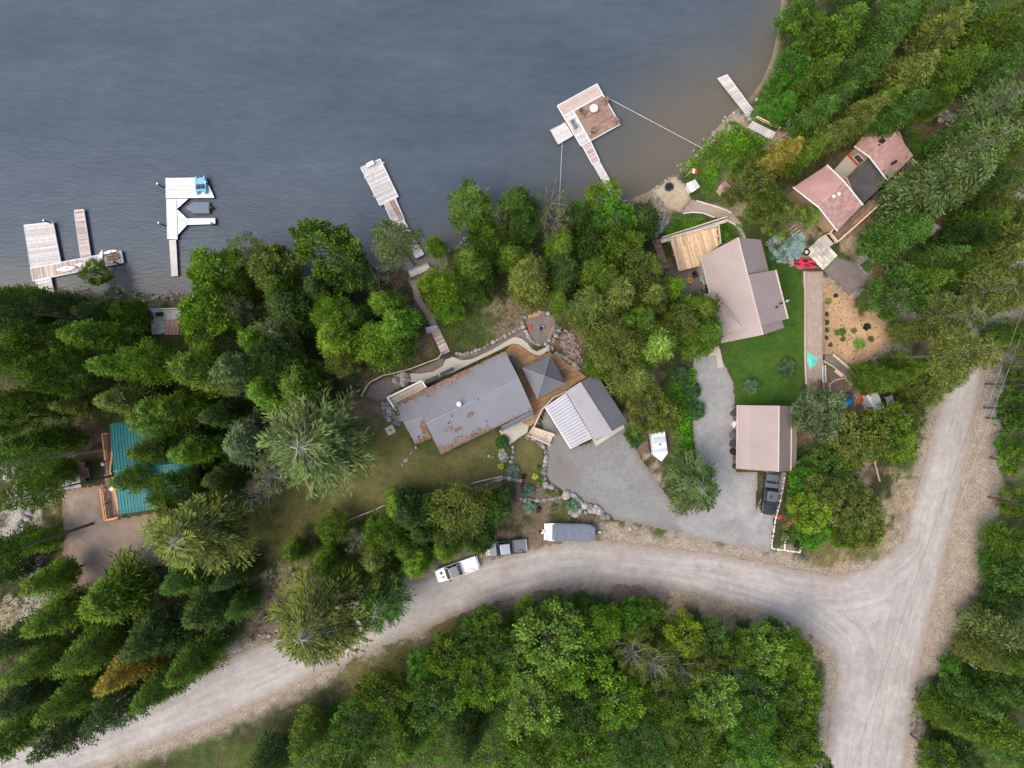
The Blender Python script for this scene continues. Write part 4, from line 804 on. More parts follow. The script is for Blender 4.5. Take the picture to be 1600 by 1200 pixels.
#SPLIT_DOCKS
# ---------------------------------------------------------------- docks
DZ = .55
def dock_part(root, quad, n, m, along=0, frame='white', z=DZ, name='decking', tone=(0, 1), fw=.09, gap=.06, segs=1):
    q = [W(a, b, z) for a, b in quad]
    mb = MB(); planks(mb, q if along == 0 else [q[0], q[3], q[2], q[1]], n, .06, gap, tone, segs); o = mb.build(name, m, root)
    mb = MB(); mb.prism([(p.x, p.y) for p in q], z - .42, z - .075)
    mb.build('float', 'darkmetal', root)
    if frame:
        mb = MB(); 
        for k in range(4): a, b = q[k], q[(k + 1) % 4]; mb.tube([a + Vector((0, 0, -.02)), b + Vector((0, 0, -.02))], fw, 4)
        mb.build('edging', frame, root)
    return q
def pile(root, px, py, h=2.2, r=.11, m='darkmetal'):
    p = W(px, py, 0); mb = MB(); mb.cyl(p.x, p.y, -2.5, h, r, 10); o = mb.build('pile', m, root); mb = MB(); mb.cyl(p.x, p.y, h + .002, h + .06, r * 1.15, 10); mb.build('pile_cap', 'white', o)
d = empty('dock', W(110, 400, 0), 'weathered wooden dock with wide platform and finger, carrying white canoes', 'dock')
dock_part(d, [(37.5, 352), (82.5, 347), (95, 411), (48, 417.5)], 46, 'greywood', 0)
dock_part(d, [(116, 329), (130.5, 327.5), (142, 403), (127, 406)], 44, 'wood', 0)
dock_part(d, [(47.5, 419), (189, 392), (192.5, 410), (51, 438.5)], 60, 'wood', 1)
dock_part(d, [(56, 439), (79, 434.5), (85, 462), (62, 466)], 16, 'greywood', 0, name='gangway')
pile(d, 84, 350); pile(d, 189, 413)
def hull(mb, L, Wd, H, t=.5, nose=.9, n=14, rocker=.12, keel=.35):
    rings = []
    for k in range(n + 1):
        u = -1 + 2 * k / n; wv = Wd / 2 * max(.02, (1 - abs(u) ** (2.2 * nose))); z0 = rocker * u * u
        ring = []
        for j in range(10):
            a = 2 * math.pi * j / 10; y = math.cos(a) * wv; z = math.sin(a)
            ring.append((u * L / 2, y, z0 + H * .5 + (z * H * .5 * (.9 if z < 0 else keel)) * max(.1, 1 - abs(u) ** 3)))
        rings.append(ring)
    mb.loft(rings, t)
def small_boat(name, label, cat, px, py, L, Wd, ang, m, z, cock='black', group=None, seats=1):
    r = local(name, label, cat, group)
    mb = MB(); hull(mb, L, Wd, .38); mb.build('hull', m, r, smooth=True)
    for k in range(seats):
        mb = MB(); x = (k - (seats - 1) / 2) * L * .3; blob(mb, (x, 0, .31), L * .1, Wd * .27, .09, n=12); s = mb.build('seat', cock, r, smooth=True)
    p = W(px, py, z); return place(r, p, R_(ang))
small_boat('canoe', 'white canoe lying lengthwise on the dock, nearest the wide platform', 'canoe', 105, 420, 2.9, .8, 8, 'carwhite', DZ + .02, 'white', 'white boats on the wooden dock')
small_boat('canoe', 'short white canoe at the foot of the dock finger', 'canoe', 130, 414.5, 1.8, .75, -6, 'carwhite', DZ + .02, 'white', 'white boats on the wooden dock')
small_boat('canoe', 'white canoe lying crosswise on the dock above the small tree', 'canoe', 157, 405, 2.8, .75, 72, 'carwhite', DZ + .02, 'white', 'white boats on the wooden dock')
small_boat('paddle_board', 'white board lying behind the wooden bench on the dock', 'paddle board', 174, 394, 2.1, .6, 10, 'carwhite', DZ + .02, 'white', 'white boats on the wooden dock')
b = local('bench', 'low brown wooden bench at the end of the canoe dock', 'bench'); mb = MB()
for k in range(3): mb.box(0, -.15 + k * .16, .45, 1.25, .12, .05, 0, rnd())
mb.build('seat', 'brownwood', b); mb = MB(); 
for k in range(2): mb.box(0, .35 + k * 0.03, .62 + k * .16, 1.25, .04, .12, 0, rnd())
mb.build('backrest', 'brownwood', b)
for sx in (-.5, .5):
    for sy in (-.12, .28): mb = MB(); mb.box(sx, sy, .21, .08, .08, .42); mb.build('leg', 'brownwood', b)
place(b, W(179, 403, DZ), R_(15)); b.scale = (1.3, 1.3, 1.2)

d = empty('dock', W(285, 320, 0), 'white F-shaped floating dock holding a light blue pedal boat', 'dock')
def wd_part(poly, nm='decking', planks_n=6, along=0):
    q = [W(a, b, DZ) for a, b in poly]
    if len(q) == 4:
        mb = MB(); planks(mb, q if along == 0 else [q[0], q[3], q[2], q[1]], planks_n, .06, .07, (.1, 1)); mb.build(nm, 'whitedeck', d)
    else:
        mb = MB(); mb.prism([(p.x, p.y) for p in q], DZ - .06, DZ - .003, .6); mb.build(nm, 'whitedeck', d)
    mb = MB(); mb.prism([(p.x, p.y) for p in q], DZ - .5, DZ - .07); mb.build('float', 'black', d)
wd_part([(258.5, 278), (321, 277), (335, 309), (259, 310)], 'decking', 7)
wd_part([(259.5, 311), (275.5, 311), (277.5, 374), (261, 373.5)], 'decking', 6, 1)
wd_part([(276, 310.5), (294, 310.5), (277, 326)], 'brace_panel'); wd_part([(277, 327), (292, 341), (292, 352), (278, 367)], 'decking', 7, 0)
wd_part([(292.5, 341), (336, 340.5), (336.5, 350), (292.5, 351.5)], 'finger', 3)
q = dock_part(d, [(264, 375), (275, 374.5), (278, 431), (268, 432)], 10, 'offwhite', 1, frame=None, z=.5, name='gangway')
for x, y in ((256, 293), (258, 353), (330, 291), (337, 352)): pile(d, x, y, 1.9)
pb = local('pedal_boat', 'light blue pedal boat parked on the white dock platform', 'pedal boat'); mb = MB()
for sx in (-.55, .55):
    rings = [[(sx + .28 * wv * math.cos(2 * math.pi * j / 8), y, .3 + .26 * math.sin(2 * math.pi * j / 8)) for j in range(8)] for y, wv in ((-1.25, .4), (-1.0, .9), (0, 1), (.8, .9), (1.25, .3))]; mb.loft(rings)
mb.box(0, 0, .42, 1.3, 1.8, .18); mb.build('hull', 'skyblue', pb, smooth=False)
for sx in (-.3, .3):
    mb = MB(); mb.box(sx, -.25, .62, .42, .5, .22); mb.box(sx, -.55, .85, .42, .12, .5); mb.build('seat', 'darkmetal', pb)
place(pb, W(315.5, 290, DZ + .02), R_(4)); pb.scale = (1.05, 1.05, 1)
mo = local('motor_boat', 'slate grey covered motorboat with black outboard tied inside the white dock', 'motorboat')
def boat_hull(mb, L, Wd, z0, z1, bow=.45, n=14, fl=.75):
    rings = []
    for k in range(n + 1):
        u = k / n; x = -L / 2 + L * u; wv = Wd / 2 * (1 if u < 1 - bow else max(.03, 1 - ((u - 1 + bow) / bow) ** 2)); zz = z1 + .12 * u * u
        rings.append([(x, -wv, zz), (x, -wv * fl, z0 + .12), (x, 0, z0 + (.25 * max(0, u - .7) / .3)), (x, wv * fl, z0 + .12), (x, wv, zz), (x, 0, zz + .03)])
    mb.loft(rings)
mb = MB(); boat_hull(mb, 3.6, 1.7, -.3, .45); mb.build('hull', 'darkmetal', mo)
mb = MB(); boat_hull(mb, 3.3, 1.62, .3, .5); mb.build('canvas_cover', 'slate', mo)
mb = MB(); mb.box(-2.0, 0, .45, .5, .36, .5); mb.box(-2.0, 0, .0, .2, .14, 1.0); mb.box(-1.85, .25, .6, .08, .7, .08); ob = mb.build('outboard_motor', 'black', mo, bevel=.05)
place(mo, W(311, 326, 0), R_(180))
d = empty('dock', W(610, 320, 0), 'narrow grey wooden dock running out straight from the middle of the shore', 'dock')
dock_part(d, [(564, 262), (594, 248.5), (622, 307), (594, 321)], 46, 'greywood', 0)
dock_part(d, [(600, 316), (617, 308), (632, 344), (614, 351)], 28, 'wood', 0, name='walkway')
dock_part(d, [(620, 349), (631, 344), (662, 397), (650, 403)], 40, 'greywood', 0, name='gangway')
for x, y in ((601, 257), (572, 280), (586, 309), (605, 329)): pile(d, x, y, .85, .08, 'white')
mb = MB(); mb.box(*W(579, 256.5, DZ + .3), 1.1, .6, .5, R_(27)); tag(mb.build('storage_box', 'white', bevel=.05), 'white box at the outer end of the narrow dock', 'box')
mb = MB(); a, b = W(611, 313, DZ + .12), W(627, 342, DZ + .12); e = (b - a).normalized(); s_ = Vector((-e.y, e.x, 0)) * .22
mb.tube([a - s_, b - s_], .04, 5); mb.tube([a + s_, b + s_], .04, 5)
for k in range(11): p = lerp(a, b, (k + .5) / 11); mb.tube([p - s_, p + s_], .03, 5)
tag(mb.build('ladder', 'brownwood'), 'brown wooden ladder lying on the walkway of the narrow dock', 'ladder')
mb = MB(); q = [P(638, 424, .4), P(668, 412, .4), P(674, 420, .4), P(642, 433, .4)]; zq = max(p.z for p in q); q = [Vector((p.x, p.y, zq)) for p in q]; planks(mb, q, 7, .3, .05); tag(mb.build('landing_platform', 'greywood'), 'grey plank landing where the narrow dock meets the shore', 'platform')

d = empty('dock', W(920, 180, 0), 'large square wooden dock with a round table and deck chairs', 'dock')
dock_part(d, [(871, 165), (880.5, 181.5), (942, 147.5), (933, 131)], 40, 'wood', 1, tone=(.2, 1))
dock_part(d, [(880.8, 182), (908, 228), (922, 220.5), (896, 174)], 34, 'greywood', 1, name='side_decking')
dock_part(d, [(896.5, 173.5), (922.5, 220), (969, 194), (942.5, 148)], 26, 'brownwood', 1, name='main_decking', tone=(.5, 1.6), segs=3)
dock_part(d, [(859.5, 203), (883, 191), (896, 212), (872, 226)], 14, 'greywood', 0, name='side_platform', frame=None, tone=(.5, 1))
dock_part(d, [(910, 227.5), (922.5, 220.5), (937, 251), (926, 257)], 22, 'wood', 0, name='walkway')
dock_part(d, [(926, 257.5), (937, 251.5), (971, 312), (960, 317)], 30, 'greywood', 0, name='gangway', frame=None, tone=(.6, 1))
mb = MB(); p = W(927, 172, DZ)
t_ = local('table', 'round pale table on the square dock', 'table'); mb = MB(); mb.cyl(0, 0, .68, .74, .62, 18); mb.build('table_top', 'offwhite', t_); mb = MB(); mb.cyl(0, 0, .03, .68, .06, 8); mb.cyl(0, 0, 0, .03, .3, 12); mb.build('pedestal', 'offwhite', t_); place(t_, p)
def chair(label, px, py, ang, z, m='brownwood', group=None, s=1.0, cat='chair'):
    r = local('deck_chair', label, cat, group)
    mb = MB()
    for k in range(5): mb.slab([Vector((-.28, -.3 + k * .13, .4 - k * .03)), Vector((.28, -.3 + k * .13, .4 - k * .03)), Vector((.28, -.2 + k * .13, .38 - k * .03)), Vector((-.28, -.2 + k * .13, .38 - k * .03))], .03, rnd())
    mb.build('seat', m, r); mb = MB()
    for k in range(5): x = -.24 + k * .12; mb.slab([Vector((x - .05, .28, .3)), Vector((x + .05, .28, .3)), Vector((x + .05, .62, .98)), Vector((x - .05, .62, .98))], .03, rnd())
    mb.build('backrest', m, r); 
    for sx in (-.34, .34):
        mb = MB(); mb.box(sx, 0, .56, .12, .75, .03); mb.build('armrest', m, r)
        for sy in (-.3, .3): mb = MB(); mb.box(sx, sy, .275, .06, .08, .55); mb.build('leg', m, r)
    place(r, W(px, py, z) if z is not None else P(px, py, .03), R_(ang)); r.scale = (s, s, s); return r
CG = 'wooden chairs on the square dock'
chair('brown wooden chair left of the round table on the square dock', 911, 177, 60, DZ, group=CG)
chair('brown wooden chair at the top right corner of the square dock', 944, 160, -60, DZ, group=CG)
chair('brown wooden chair at the right corner of the square dock', 962, 190, -130, DZ, group=CG)
chair('brown wooden chair at the shoreward side of the square dock', 927, 205, 160, DZ, group=CG)
mb = MB(); mb.box(*W(897, 195, DZ + .2), .5, 1.1, .35, R_(30)); mb.box(*W(894, 189, DZ + .35), .5, .3, .5, R_(30)); tag(mb.build('storage_bin', 'slate', bevel=.06), 'grey bin on the pale side strip of the square dock', 'bin')
def cable(name, pts, r, m, label, cat, sag=0):
    q = [lerp(Vector(pts[0]), Vector(pts[1]), k / 16) - Vector((0, 0, sag * 4 * (k / 16) * (1 - k / 16))) for k in range(17)]
    mb = MB(); mb.tube(q, r, 5); return tag(mb.build(name, m), label, cat)
cable('mooring_rope', (W(948, 152, .7), P(1098, 232, .3)), .035, 'rope', 'pale mooring rope from the square dock across the cove to the grassy bank', 'rope')
cable('mooring_rope', (W(880, 190, .5), P(873, 335, .8)), .03, 'rope', 'pale mooring rope from the small side platform down to the shore trees', 'rope')
bw = empty('boardwalk', P(1155, 160), 'pale plank gangway leaving the shore at the top of the picture', 'gangway')
zq = .75; q = [W(1130, 130, zq), W(1146, 130, zq), W(1177, 172, zq), W(1168, 180, zq)]
q = [W(1121, 122, zq), W(1136, 116, zq), W(1177, 172, zq), W(1167, 180, zq)]
mb = MB(); planks(mb, q, 46, .1, .12); mb.build('decking', 'greywood', bw); mb = MB(); mb.tube([q[0], q[3]], .08, 4); mb.tube([q[1], q[2]], .08, 4); mb.build('stringer', 'greywood', bw)
bw = empty('boardwalk', P(1190, 203), 'pale plank ramp with a yellowish rail climbing the grassy bank', 'ramp')
q = [P(1176, 189, .25), P(1213, 207, .25), P(1206, 219, .25), P(1169, 199, .25)]
mb = MB(); planks(mb, [q[0], q[3], q[2], q[1]], 24, .1, .12); mb.build('decking', 'greywood', bw)
mb = MB(); railing(mb, [P(1179, 186, .1), P(1216, 204, .1)], 1.0, 1.4, .05); mb.build('railing', 'newwood', bw)
# stairs down to the lake behind the grey house
st = empty('wooden_stairs', P(688, 530), 'grey wooden steps descending the bank behind the long grey-roofed house', 'stairs')
mb = MB(); a, b = P(677, 511, .12), P(697, 552, .18); n_ = 17; e = (b - a); e.z = 0; e.normalize(); s_ = Vector((-e.y, e.x, 0)) * .62
for k in range(n_):
    p = lerp(a, b, (k + .5) / n_); mb.slab([p - s_ - e * .11, p + s_ - e * .11, p + s_ + e * .11, p - s_ + e * .11], .06, rnd())
mb.build('step', 'wood', st)['kind'] = 'stuff'
mb = MB()
for s in (-1, 1): mb.slab([a + s_ * s - e * .1 + s_ * .07, b + s_ * s + s_ * .07, b + s_ * s - s_ * .07, a + s_ * s - s_ * .07], .3)
mb.build('stringer', 'brownwood', st)
mb = MB(); q = [P(665, 512, .3), P(680, 508, .3), P(683, 516, .3), P(667, 521, .3)]; planks(mb, q, 5, .1, .05); mb.build('landing', 'greywood', st)
mb = MB(); mb.box(*P(698, 557, .13), 1.0, .7, .03, R_(20)); tag(mb.build('doormat', 'black'), 'black mat at the head of the wooden steps', 'mat')

# ---------------------------------------------------------------- vehicles
def rrect(x, w, z0, z1, c=.25, n=3, top=None):
    """rounded section in the y-z plane at x; top half width may be smaller"""
    tw = w if top is None else top; pts = []
    for (sy, sz, ww) in ((1, 1, tw), (-1, 1, tw), (-1, -1, w), (1, -1, w)):
        cy = sy * (ww - c); cz = (z1 - c * .8) if sz > 0 else (z0 + c * .8)
        a0 = {(1, 1): 0, (-1, 1): 90, (-1, -1): 180, (1, -1): 270}[(sy, sz)]
        for k in range(n + 1):
            a = R_(a0 + 90 * k / n); pts.append((x, cy + c * math.cos(a), cz + c * .8 * math.sin(a)))
    return pts
def wheels(r, xs, w, rad=.4, wid=.27):
    for x in xs:
        for s in (-1, 1):
            mb = MB(); y = s * (w - wid / 2)
            mb.loft([[(x + rr * math.cos(2 * math.pi * j / 16), yy, rad + rr * math.sin(2 * math.pi * j / 16)) for j in range(16)] for yy, rr in ((y - wid / 2, rad * .9), (y - wid * .35, rad), (y + wid * .35, rad), (y + wid / 2, rad * .9))])
            wh = mb.build('wheel', 'black', r); mb = MB(); mb.loft([[(x + .24 * math.cos(2 * math.pi * j / 12), yy, rad + .24 * math.sin(2 * math.pi * j / 12)) for j in range(12)] for yy in (y - wid / 2 - .01, y + wid / 2 + .01)]); mb.build('rim', 'chrome', wh)
def pickup(label, paint, roofm=None, L=5.8, bedopen=True, group=None, tonneau=False):
    r = local('pickup_truck', label, 'pickup truck', group); hw = .98; h = L / 2
    roofm = roofm or paint
    mb = MB()   # hood and lower body
    S = [(h, .72, .55, .98), (h - .12, .88, .45, 1.08), (h - .5, .95, .4, 1.16), (h - 1.2, .98, .38, 1.2), (h - 1.55, .98, .38, 1.22), (h - 3.6, .98, .38, 1.12), (h - 3.65, .98, .38, 1.02)]
    mb.loft([rrect(x, w, a, b, .14) for x, w, a, b in S]); mb.build('body', paint, r, smooth=False)
    mb = MB(); mb.loft([rrect(x, w, a, b, .05, top=tp) for x, w, a, b, tp in ((h - 1.4, .9, 1.1, 1.2, .86), (h - 2.05, .9, 1.1, 1.78, .7), (h - 3.3, .9, 1.1, 1.8, .72), (h - 3.62, .9, 1.1, 1.35, .84))]); cab = mb.build('cab_glass', 'glass', r)
    mb = MB(); mb.loft([rrect(x, w, a, b, .05) for x, w, a, b in ((h - 1.98, .60, 1.755, 1.80), (h - 2.15, .71, 1.745, 1.83), (h - 3.2, .72, 1.755, 1.84), (h - 3.36, .64, 1.77, 1.82))]); mb.build('roof', roofm, r)
    mb = MB()
    for s in (-1, 1):
        mb.tube([(h - 1.42, s * .87, 1.2), (h - 2.02, s * .70, 1.76)], .05, 5); mb.tube([(h - 3.33, s * .72, 1.78), (h - 3.6, s * .86, 1.2)], .06, 5); mb.tube([(h - 2.65, s * .73, 1.78), (h - 2.65, s * .9, 1.2)], .05, 5)
    mb.build('pillar', paint, r)
    mb = MB()   # bed
    x0, x1 = -h + .05, h - 3.68
    mb.box((x0 + x1) / 2, 0, .72, x1 - x0, 1.92, .2)
    for s in (-1, 1): mb.box((x0 + x1) / 2, s * .93, .9, x1 - x0, .12, .5)
    mb.box(x0 + .05, 0, .9, .1, 1.74, .5); mb.box(x1 - .05, 0, .9, .1, 1.74, .5)
    for s in (-1, 1): mb.box((x0 + x1) / 2, s * .70, .9, .75, .3, .28)
    mb.build('bed', paint if not tonneau else paint, r, bevel=.03)
    if tonneau: mb = MB(); mb.box(x0 + .55, 0, 1.02, .9, 1.6, .3); mb.box(x1 - .4, 0, 1.0, .6, 1.7, .3); mb.build('toolbox', 'cargrey', r, bevel=.03)
    for s in (-1, 1):
        mb = MB(); mb.box(h - 1.72, s * 1.12, 1.22, .14, .26, .2); mb.build('mirror', 'black', r, bevel=.03)
        mb = MB(); mb.box(h - .1, s * .68, .88, .18, .34, .18); mb.build('headlight', 'lamp', r)
        mb = MB(); mb.box(-h + .04, s * .88, .9, .06, .14, .34); mb.build('tail_light', 'taillamp', r)
    mb = MB(); mb.box(h + .03, 0, .55, .14, 1.7, .24); mb.build('front_bumper', 'chrome', r, bevel=.04)
    mb = MB(); mb.box(-h - .03, 0, .55, .16, 1.7, .2); mb.build('rear_bumper', 'chrome', r, bevel=.04)
    mb = MB(); mb.box(h - .02, 0, .82, .08, 1.0, .26); mb.build('grille', 'black', r)
    mb = MB(); 
    for y in (-.35, .35): mb.box(h - .75, y, 1.185, .9, .05, .03)
    mb.build('hood_crease', paint, r)
    wheels(r, (h - .95, -h + 1.2), .99)
    return r
t1 = pickup('black pickup truck parked on gravel at the end of the tan carport', 'carblack', 'cargrey', tonneau=True)
mb = MB(); 
for k in range(4): mb.box(.1 + k * .16, -.2, 1.87, .05, .5, .03)
mb.build('roof_rack', 'black', t1)
place(t1, P(1200, 770), math.atan2(-63, -8)); t1.scale = (1.0, 1.02, 1)
t2 = pickup('grey pickup truck with open bed parked at the road edge', 'cargrey', 'cargreyroof', 5.6); place(t2, P(791, 853.5), math.atan2(-6.5, -58))
t3 = pickup('white pickup truck half under tree branches at the road edge', 'carwhite', 'cargrey', 6.1); place(t3, P(715, 887), math.atan2(-23, -66))
mb = MB(); mb.box(2.2, -.3, 1.2, .3, .34, .04); mb.box(2.1, .3, 1.2, .3, .2, .04); mb.build('hood_vent', 'black', t3)
def car(label, paint, L=4.7):
    r = local('parked_car', label, 'car'); h = L / 2; mb = MB()
    mb.loft([rrect(x, w, a, b, .14) for x, w, a, b in ((h, .7, .5, .8), (h - .3, .88, .35, .95), (h - 1.2, .92, .3, 1.05), (-h + .3, .92, .35, 1.1), (-h, .8, .5, .95))]); mb.build('body', paint, r)
    mb = MB(); mb.loft([rrect(x, w, a, b, .05, top=tp) for x, w, a, b, tp in ((h - 1.1, .85, .95, 1.05, .8), (h - 1.9, .85, .95, 1.5, .65), (-h + .7, .85, .95, 1.5, .66), (-h + .25, .85, .95, 1.1, .78))]); mb.build('cab_glass', 'glass', r)
    mb = MB(); mb.box(-.35, 0, 1.51, 1.7, 1.25, .05); mb.build('roof', paint, r, bevel=.02); wheels(r, (h - .85, -h + .85), .93, .34, .22)
    for s in (-1, 1): mb = MB(); mb.box(h - .12, s * .6, .72, .16, .3, .14); mb.build('headlight', 'lamp', r); mb = MB(); mb.box(h - 1.35, s * 1.0, 1.02, .12, .2, .14); mb.build('mirror', paint, r)
    return r
c1 = car('black car at the top edge beside the rock wall', 'carblack'); place(c1, P(1521, 147), math.atan2(-6, 40))
# boat on trailer
bt = local('covered_boat', 'boat under a blue-grey cover parked on a trailer beside the road', 'boat')
mb = MB(); rings = []
for k in range(15):
    u = k / 14; x = -3.0 + 6.3 * u; wv = 1.22 * (1 if u < .82 else max(.55, 1 - ((u - .82) / .18) ** 2.5 * .35)); rings.append([(x, -wv, 1.35), (x, -wv * .8, .75), (x, 0, .6), (x, wv * .8, .75), (x, wv, 1.35), (x, 0, 1.4)])
mb.loft(rings); mb.build('hull', 'white', bt)
mb = MB(); rings = []
for k in range(15):
    u = k / 14; x = -2.45 + 5.68 * u; wv = 1.2 * (1 if u < .85 else max(.6, 1 - ((u - .85) / .15) ** 2.5 * .3)) * (.86 if k == 0 else 1)
    rings.append([(x, -wv, 1.38), (x, -wv * .9, 1.5), (x, -wv * .4, 1.62 + .03 * math.sin(k * 2.2)), (x, wv * .4, 1.62 + .03 * math.sin(k * 2.2 + 1)), (x, wv * .9, 1.5), (x, wv, 1.38)])
mb.loft(rings); cv = mb.build('cover', 'cover', bt, smooth=False)
mb = MB()
for k in range(5): mb.cyl(-1.7 + k * .95, .05, 1.6, 1.72, .06, 8)
mb.build('support_cap', 'darkmetal', cv)
mb = MB(); mb.box(-3.3, 0, 1.2, .5, 2.3, .12); mb.box(-3.6, .0, 1.2, .5, .5, .12); mb.build('swim_platform', 'white', bt, bevel=.03)
mb = MB(); mb.box(-4.0, -.05, 1.2, .55, .4, .55); mb.box(-4.05, -.05, .7, .25, .16, .8); mb.build('outboard_motor', 'black', bt, bevel=.08)
mb = MB(); mb.box(-3.72, -.05, 1.5, .5, .25, .1, .3); mb.box(-3.6, .25, 1.42, .5, .08, .08, -.5); mb.build('motor_cowl', 'white', bt)
mb = MB(); mb.box(0, -.6, .52, 5.6, .1, .1); mb.box(0, .6, .52, 5.6, .1, .1); mb.box(3.4, 0, .5, 1.7, .1, .1); mb.box(2.7, 0, .52, .1, 1.3, .1); mb.build('trailer_frame', 'darkmetal', bt)
mb = MB(); mb.box(4.05, 0, .55, .3, .2, .2); mb.build('hitch', 'white', bt)
wheels(bt, (-.9, -.1), 1.15, .33, .22)
place(bt, P(890, 829, .0), R_(-1.5)); bt.scale = (1.03, 1.0, 1)
# enclosed trailer
tr = local('cargo_trailer', 'small white enclosed trailer with pointed nose beside the green hedge', 'trailer')
mb = MB(); body = [(-2.0, -.98), (1.05, -.98), (2.05, 0), (1.05, .98), (-2.0, .98)]; mb.prism(body, .45, 2.1); mb.build('body', 'white', tr, bevel=.05)
mb = MB(); mb.box(-.9, 0, 2.15, .8, 1.7, .08); mb.box(.5, 0, 2.14, .5, 1.75, .06); mb.build('roof_panel', mat('pale_blue_panel', (.45, .53, .57), (.52, .60, .63), 1, .5), tr)
mb = MB(); mb.box(-.3, 0, 2.22, .36, .36, .2); v_ = mb.build('roof_vent', 'white', tr, bevel=.03); mb = MB(); mb.box(-.3, 0, 2.34, .2, .2, .03); mb.build('vent_lid', 'darkmetal', v_)
mb = MB(); mb.box(2.5, 0, .42, 1.1, .1, .1); mb.build('tongue', 'darkmetal', tr); mb = MB(); mb.cyl(2.9, 0, .15, .75, .07, 8); mb.build('jack', 'chrome', tr)
wheels(tr, (-.55, .25), 1.2, .32, .2)
mb = MB(); 
for s in (-1, 1): mb.box(-.15, s * 1.1, .72, 1.7, .24, .06)
mb.build('fender', 'black', tr)
place(tr, P(1026, 696), math.atan2(-44, 6)); 
# kayaks
KG = 'red kayaks on the grass'
small_boat('kayak', 'red kayak with dark seat, the one nearer the blue spruce', 'kayak', 1250, 407.5, 4.3, .78, -6, 'pinkred', P(1250, 407).z + .03, 'black', KG, 2)
small_boat('kayak', 'red kayak with grey seat, the one nearer the green lawn', 'kayak', 1252, 414.5, 4.7, .78, -9, 'pinkred', P(1250, 415).z + .03, 'darkmetal', KG, 2)

# ---------------------------------------------------------------- furniture, stores and small things
def ring_tube(mb, c, R, r, n=20, z=0): 
    pts = [(c[0] + R * math.cos(2 * math.pi * k / n), c[1] + R * math.sin(2 * math.pi * k / n), c[2] + z) for k in range(n + 1)]; mb.tube(pts, r, 8, cap=False)
mb = MB(); p = P(1260, 394, .16); ring_tube(mb, p, .38, .14); ty = mb.build('tyre', 'black', smooth=True); tag(ty, 'black tyre with pale centre at the corner of the paver slab', 'tyre'); mb = MB(); mb.cyl(p.x, p.y, p.z - .08, p.z + .06, .26, 14); mb.build('rim', 'offwhite', ty)
mb = MB(); p = P(1046, 292, .3); ring_tube(mb, p, .58, .1); ring_tube(mb, p, .58, .1, z=-.17); fr = mb.build('fire_ring', 'darkmetal', smooth=True); tag(fr, 'dark round fire ring on the sandy beach pad', 'fire ring'); mb = MB(); mb.cyl(p.x, p.y, p.z - .3, p.z - .05, .5, 14); mb.build('ash', 'black', fr)
p = P(846, 513, .1); mb = MB(); 
for k in range(9): a = k * .7; rock(mb, (p.x + .42 * math.cos(a), p.y + .42 * math.sin(a), p.z + .08), .17, .8)
fp = mb.build('campfire_ring', 'stone'); tag(fp, 'small stone campfire ring in the middle of the round gravel terrace', 'campfire'); mb = MB(); mb.cyl(p.x, p.y, p.z - .05, p.z + .05, .28, 10); mb.build('ash', 'black', fp)
chair('red chair on the round gravel terrace', 827, 513, 100, None, 'red', None, .75)
def bench(label, px, py, ang, L=1.8, m='brownwood', grp=None):
    r = local('bench', label, 'bench', grp); mb = MB()
    for k in range(3): mb.box(0, -.16 + k * .16, .45, L, .13, .05, 0, rnd())
    mb.build('seat', m, r)
    for sx in (-1, 1): mb = MB(); mb.box(sx * L * .4, 0, .21, .1, .4, .42); mb.build('leg', m, r)
    return place(r, P(px, py, .02), R_(ang))
bench('brown bench at the right rim of the round gravel terrace', 862, 519, 65)
bench('orange bench outside the fence at the upper right bank of the gravel terrace', 834, 494, 15, 1.6, 'orangewood')
rb = local('sofa', 'long red garden seat against the pink house on the concrete pad', 'sofa'); mb = MB(); mb.box(0, 0, .25, 2.0, .7, .4); mb.build('seat', 'red', rb, bevel=.06); mb = MB(); mb.box(0, .38, .5, 2.0, .16, .8); mb.build('backrest', 'red', rb, bevel=.05)
for s in (-1, 1): mb = MB(); mb.box(s * .95, 0, .42, .14, .7, .5); mb.build('armrest', 'red', rb, bevel=.04)
place(rb, P(1333, 248, .12), R_(-45))
pc = local('picnic_table', 'weathered picnic table in the clearing right of the tall pale spruce', 'picnic table'); mb = MB()
for k in range(5): mb.box(0, -.32 + k * .16, .75, 1.9, .13, .05, 0, rnd())
mb.build('table_top', 'greywood', pc)
for s in (-1, 1):
    mb = MB(); mb.box(0, s * .72, .45, 1.9, .26, .05); mb.build('bench_seat', 'greywood', pc)
    mb = MB(); mb.box(s * .7, 0, .4, .08, 1.5, .08); mb.box(s * .7, .35, .38, .08, .08, .76); mb.box(s * .7, -.35, .38, .08, .08, .76); mb.build('leg', 'greywood', pc)
place(pc, P(1454, 362), R_(65))
gs = local('garden_swing', 'pinkish canopy swing seat in the ring of stones on the dark lawn', 'swing seat'); mb = MB(); mb.slab([Vector((-1.1, -.7, 2.0)), Vector((1.1, -.7, 2.0)), Vector((1.1, .7, 2.1)), Vector((-1.1, .7, 2.1))], .06); mb.build('canopy', 'shingle', gs)
mb = MB(); mb.box(0, 0, .5, 1.6, .5, .1); mb.build('seat', 'brownwood', gs); mb = MB(); mb.box(0, .28, .8, 1.6, .08, .5); mb.build('backrest', 'brownwood', gs)
for sx in (-1, 1):
    for sy in (-.6, .6): mb = MB(); mb.tube([(sx, sy, 0), (sx, 0, 2.0)], .04, 6); mb.build('leg', 'darkmetal', gs)
place(gs, P(405, 757), R_(-22))
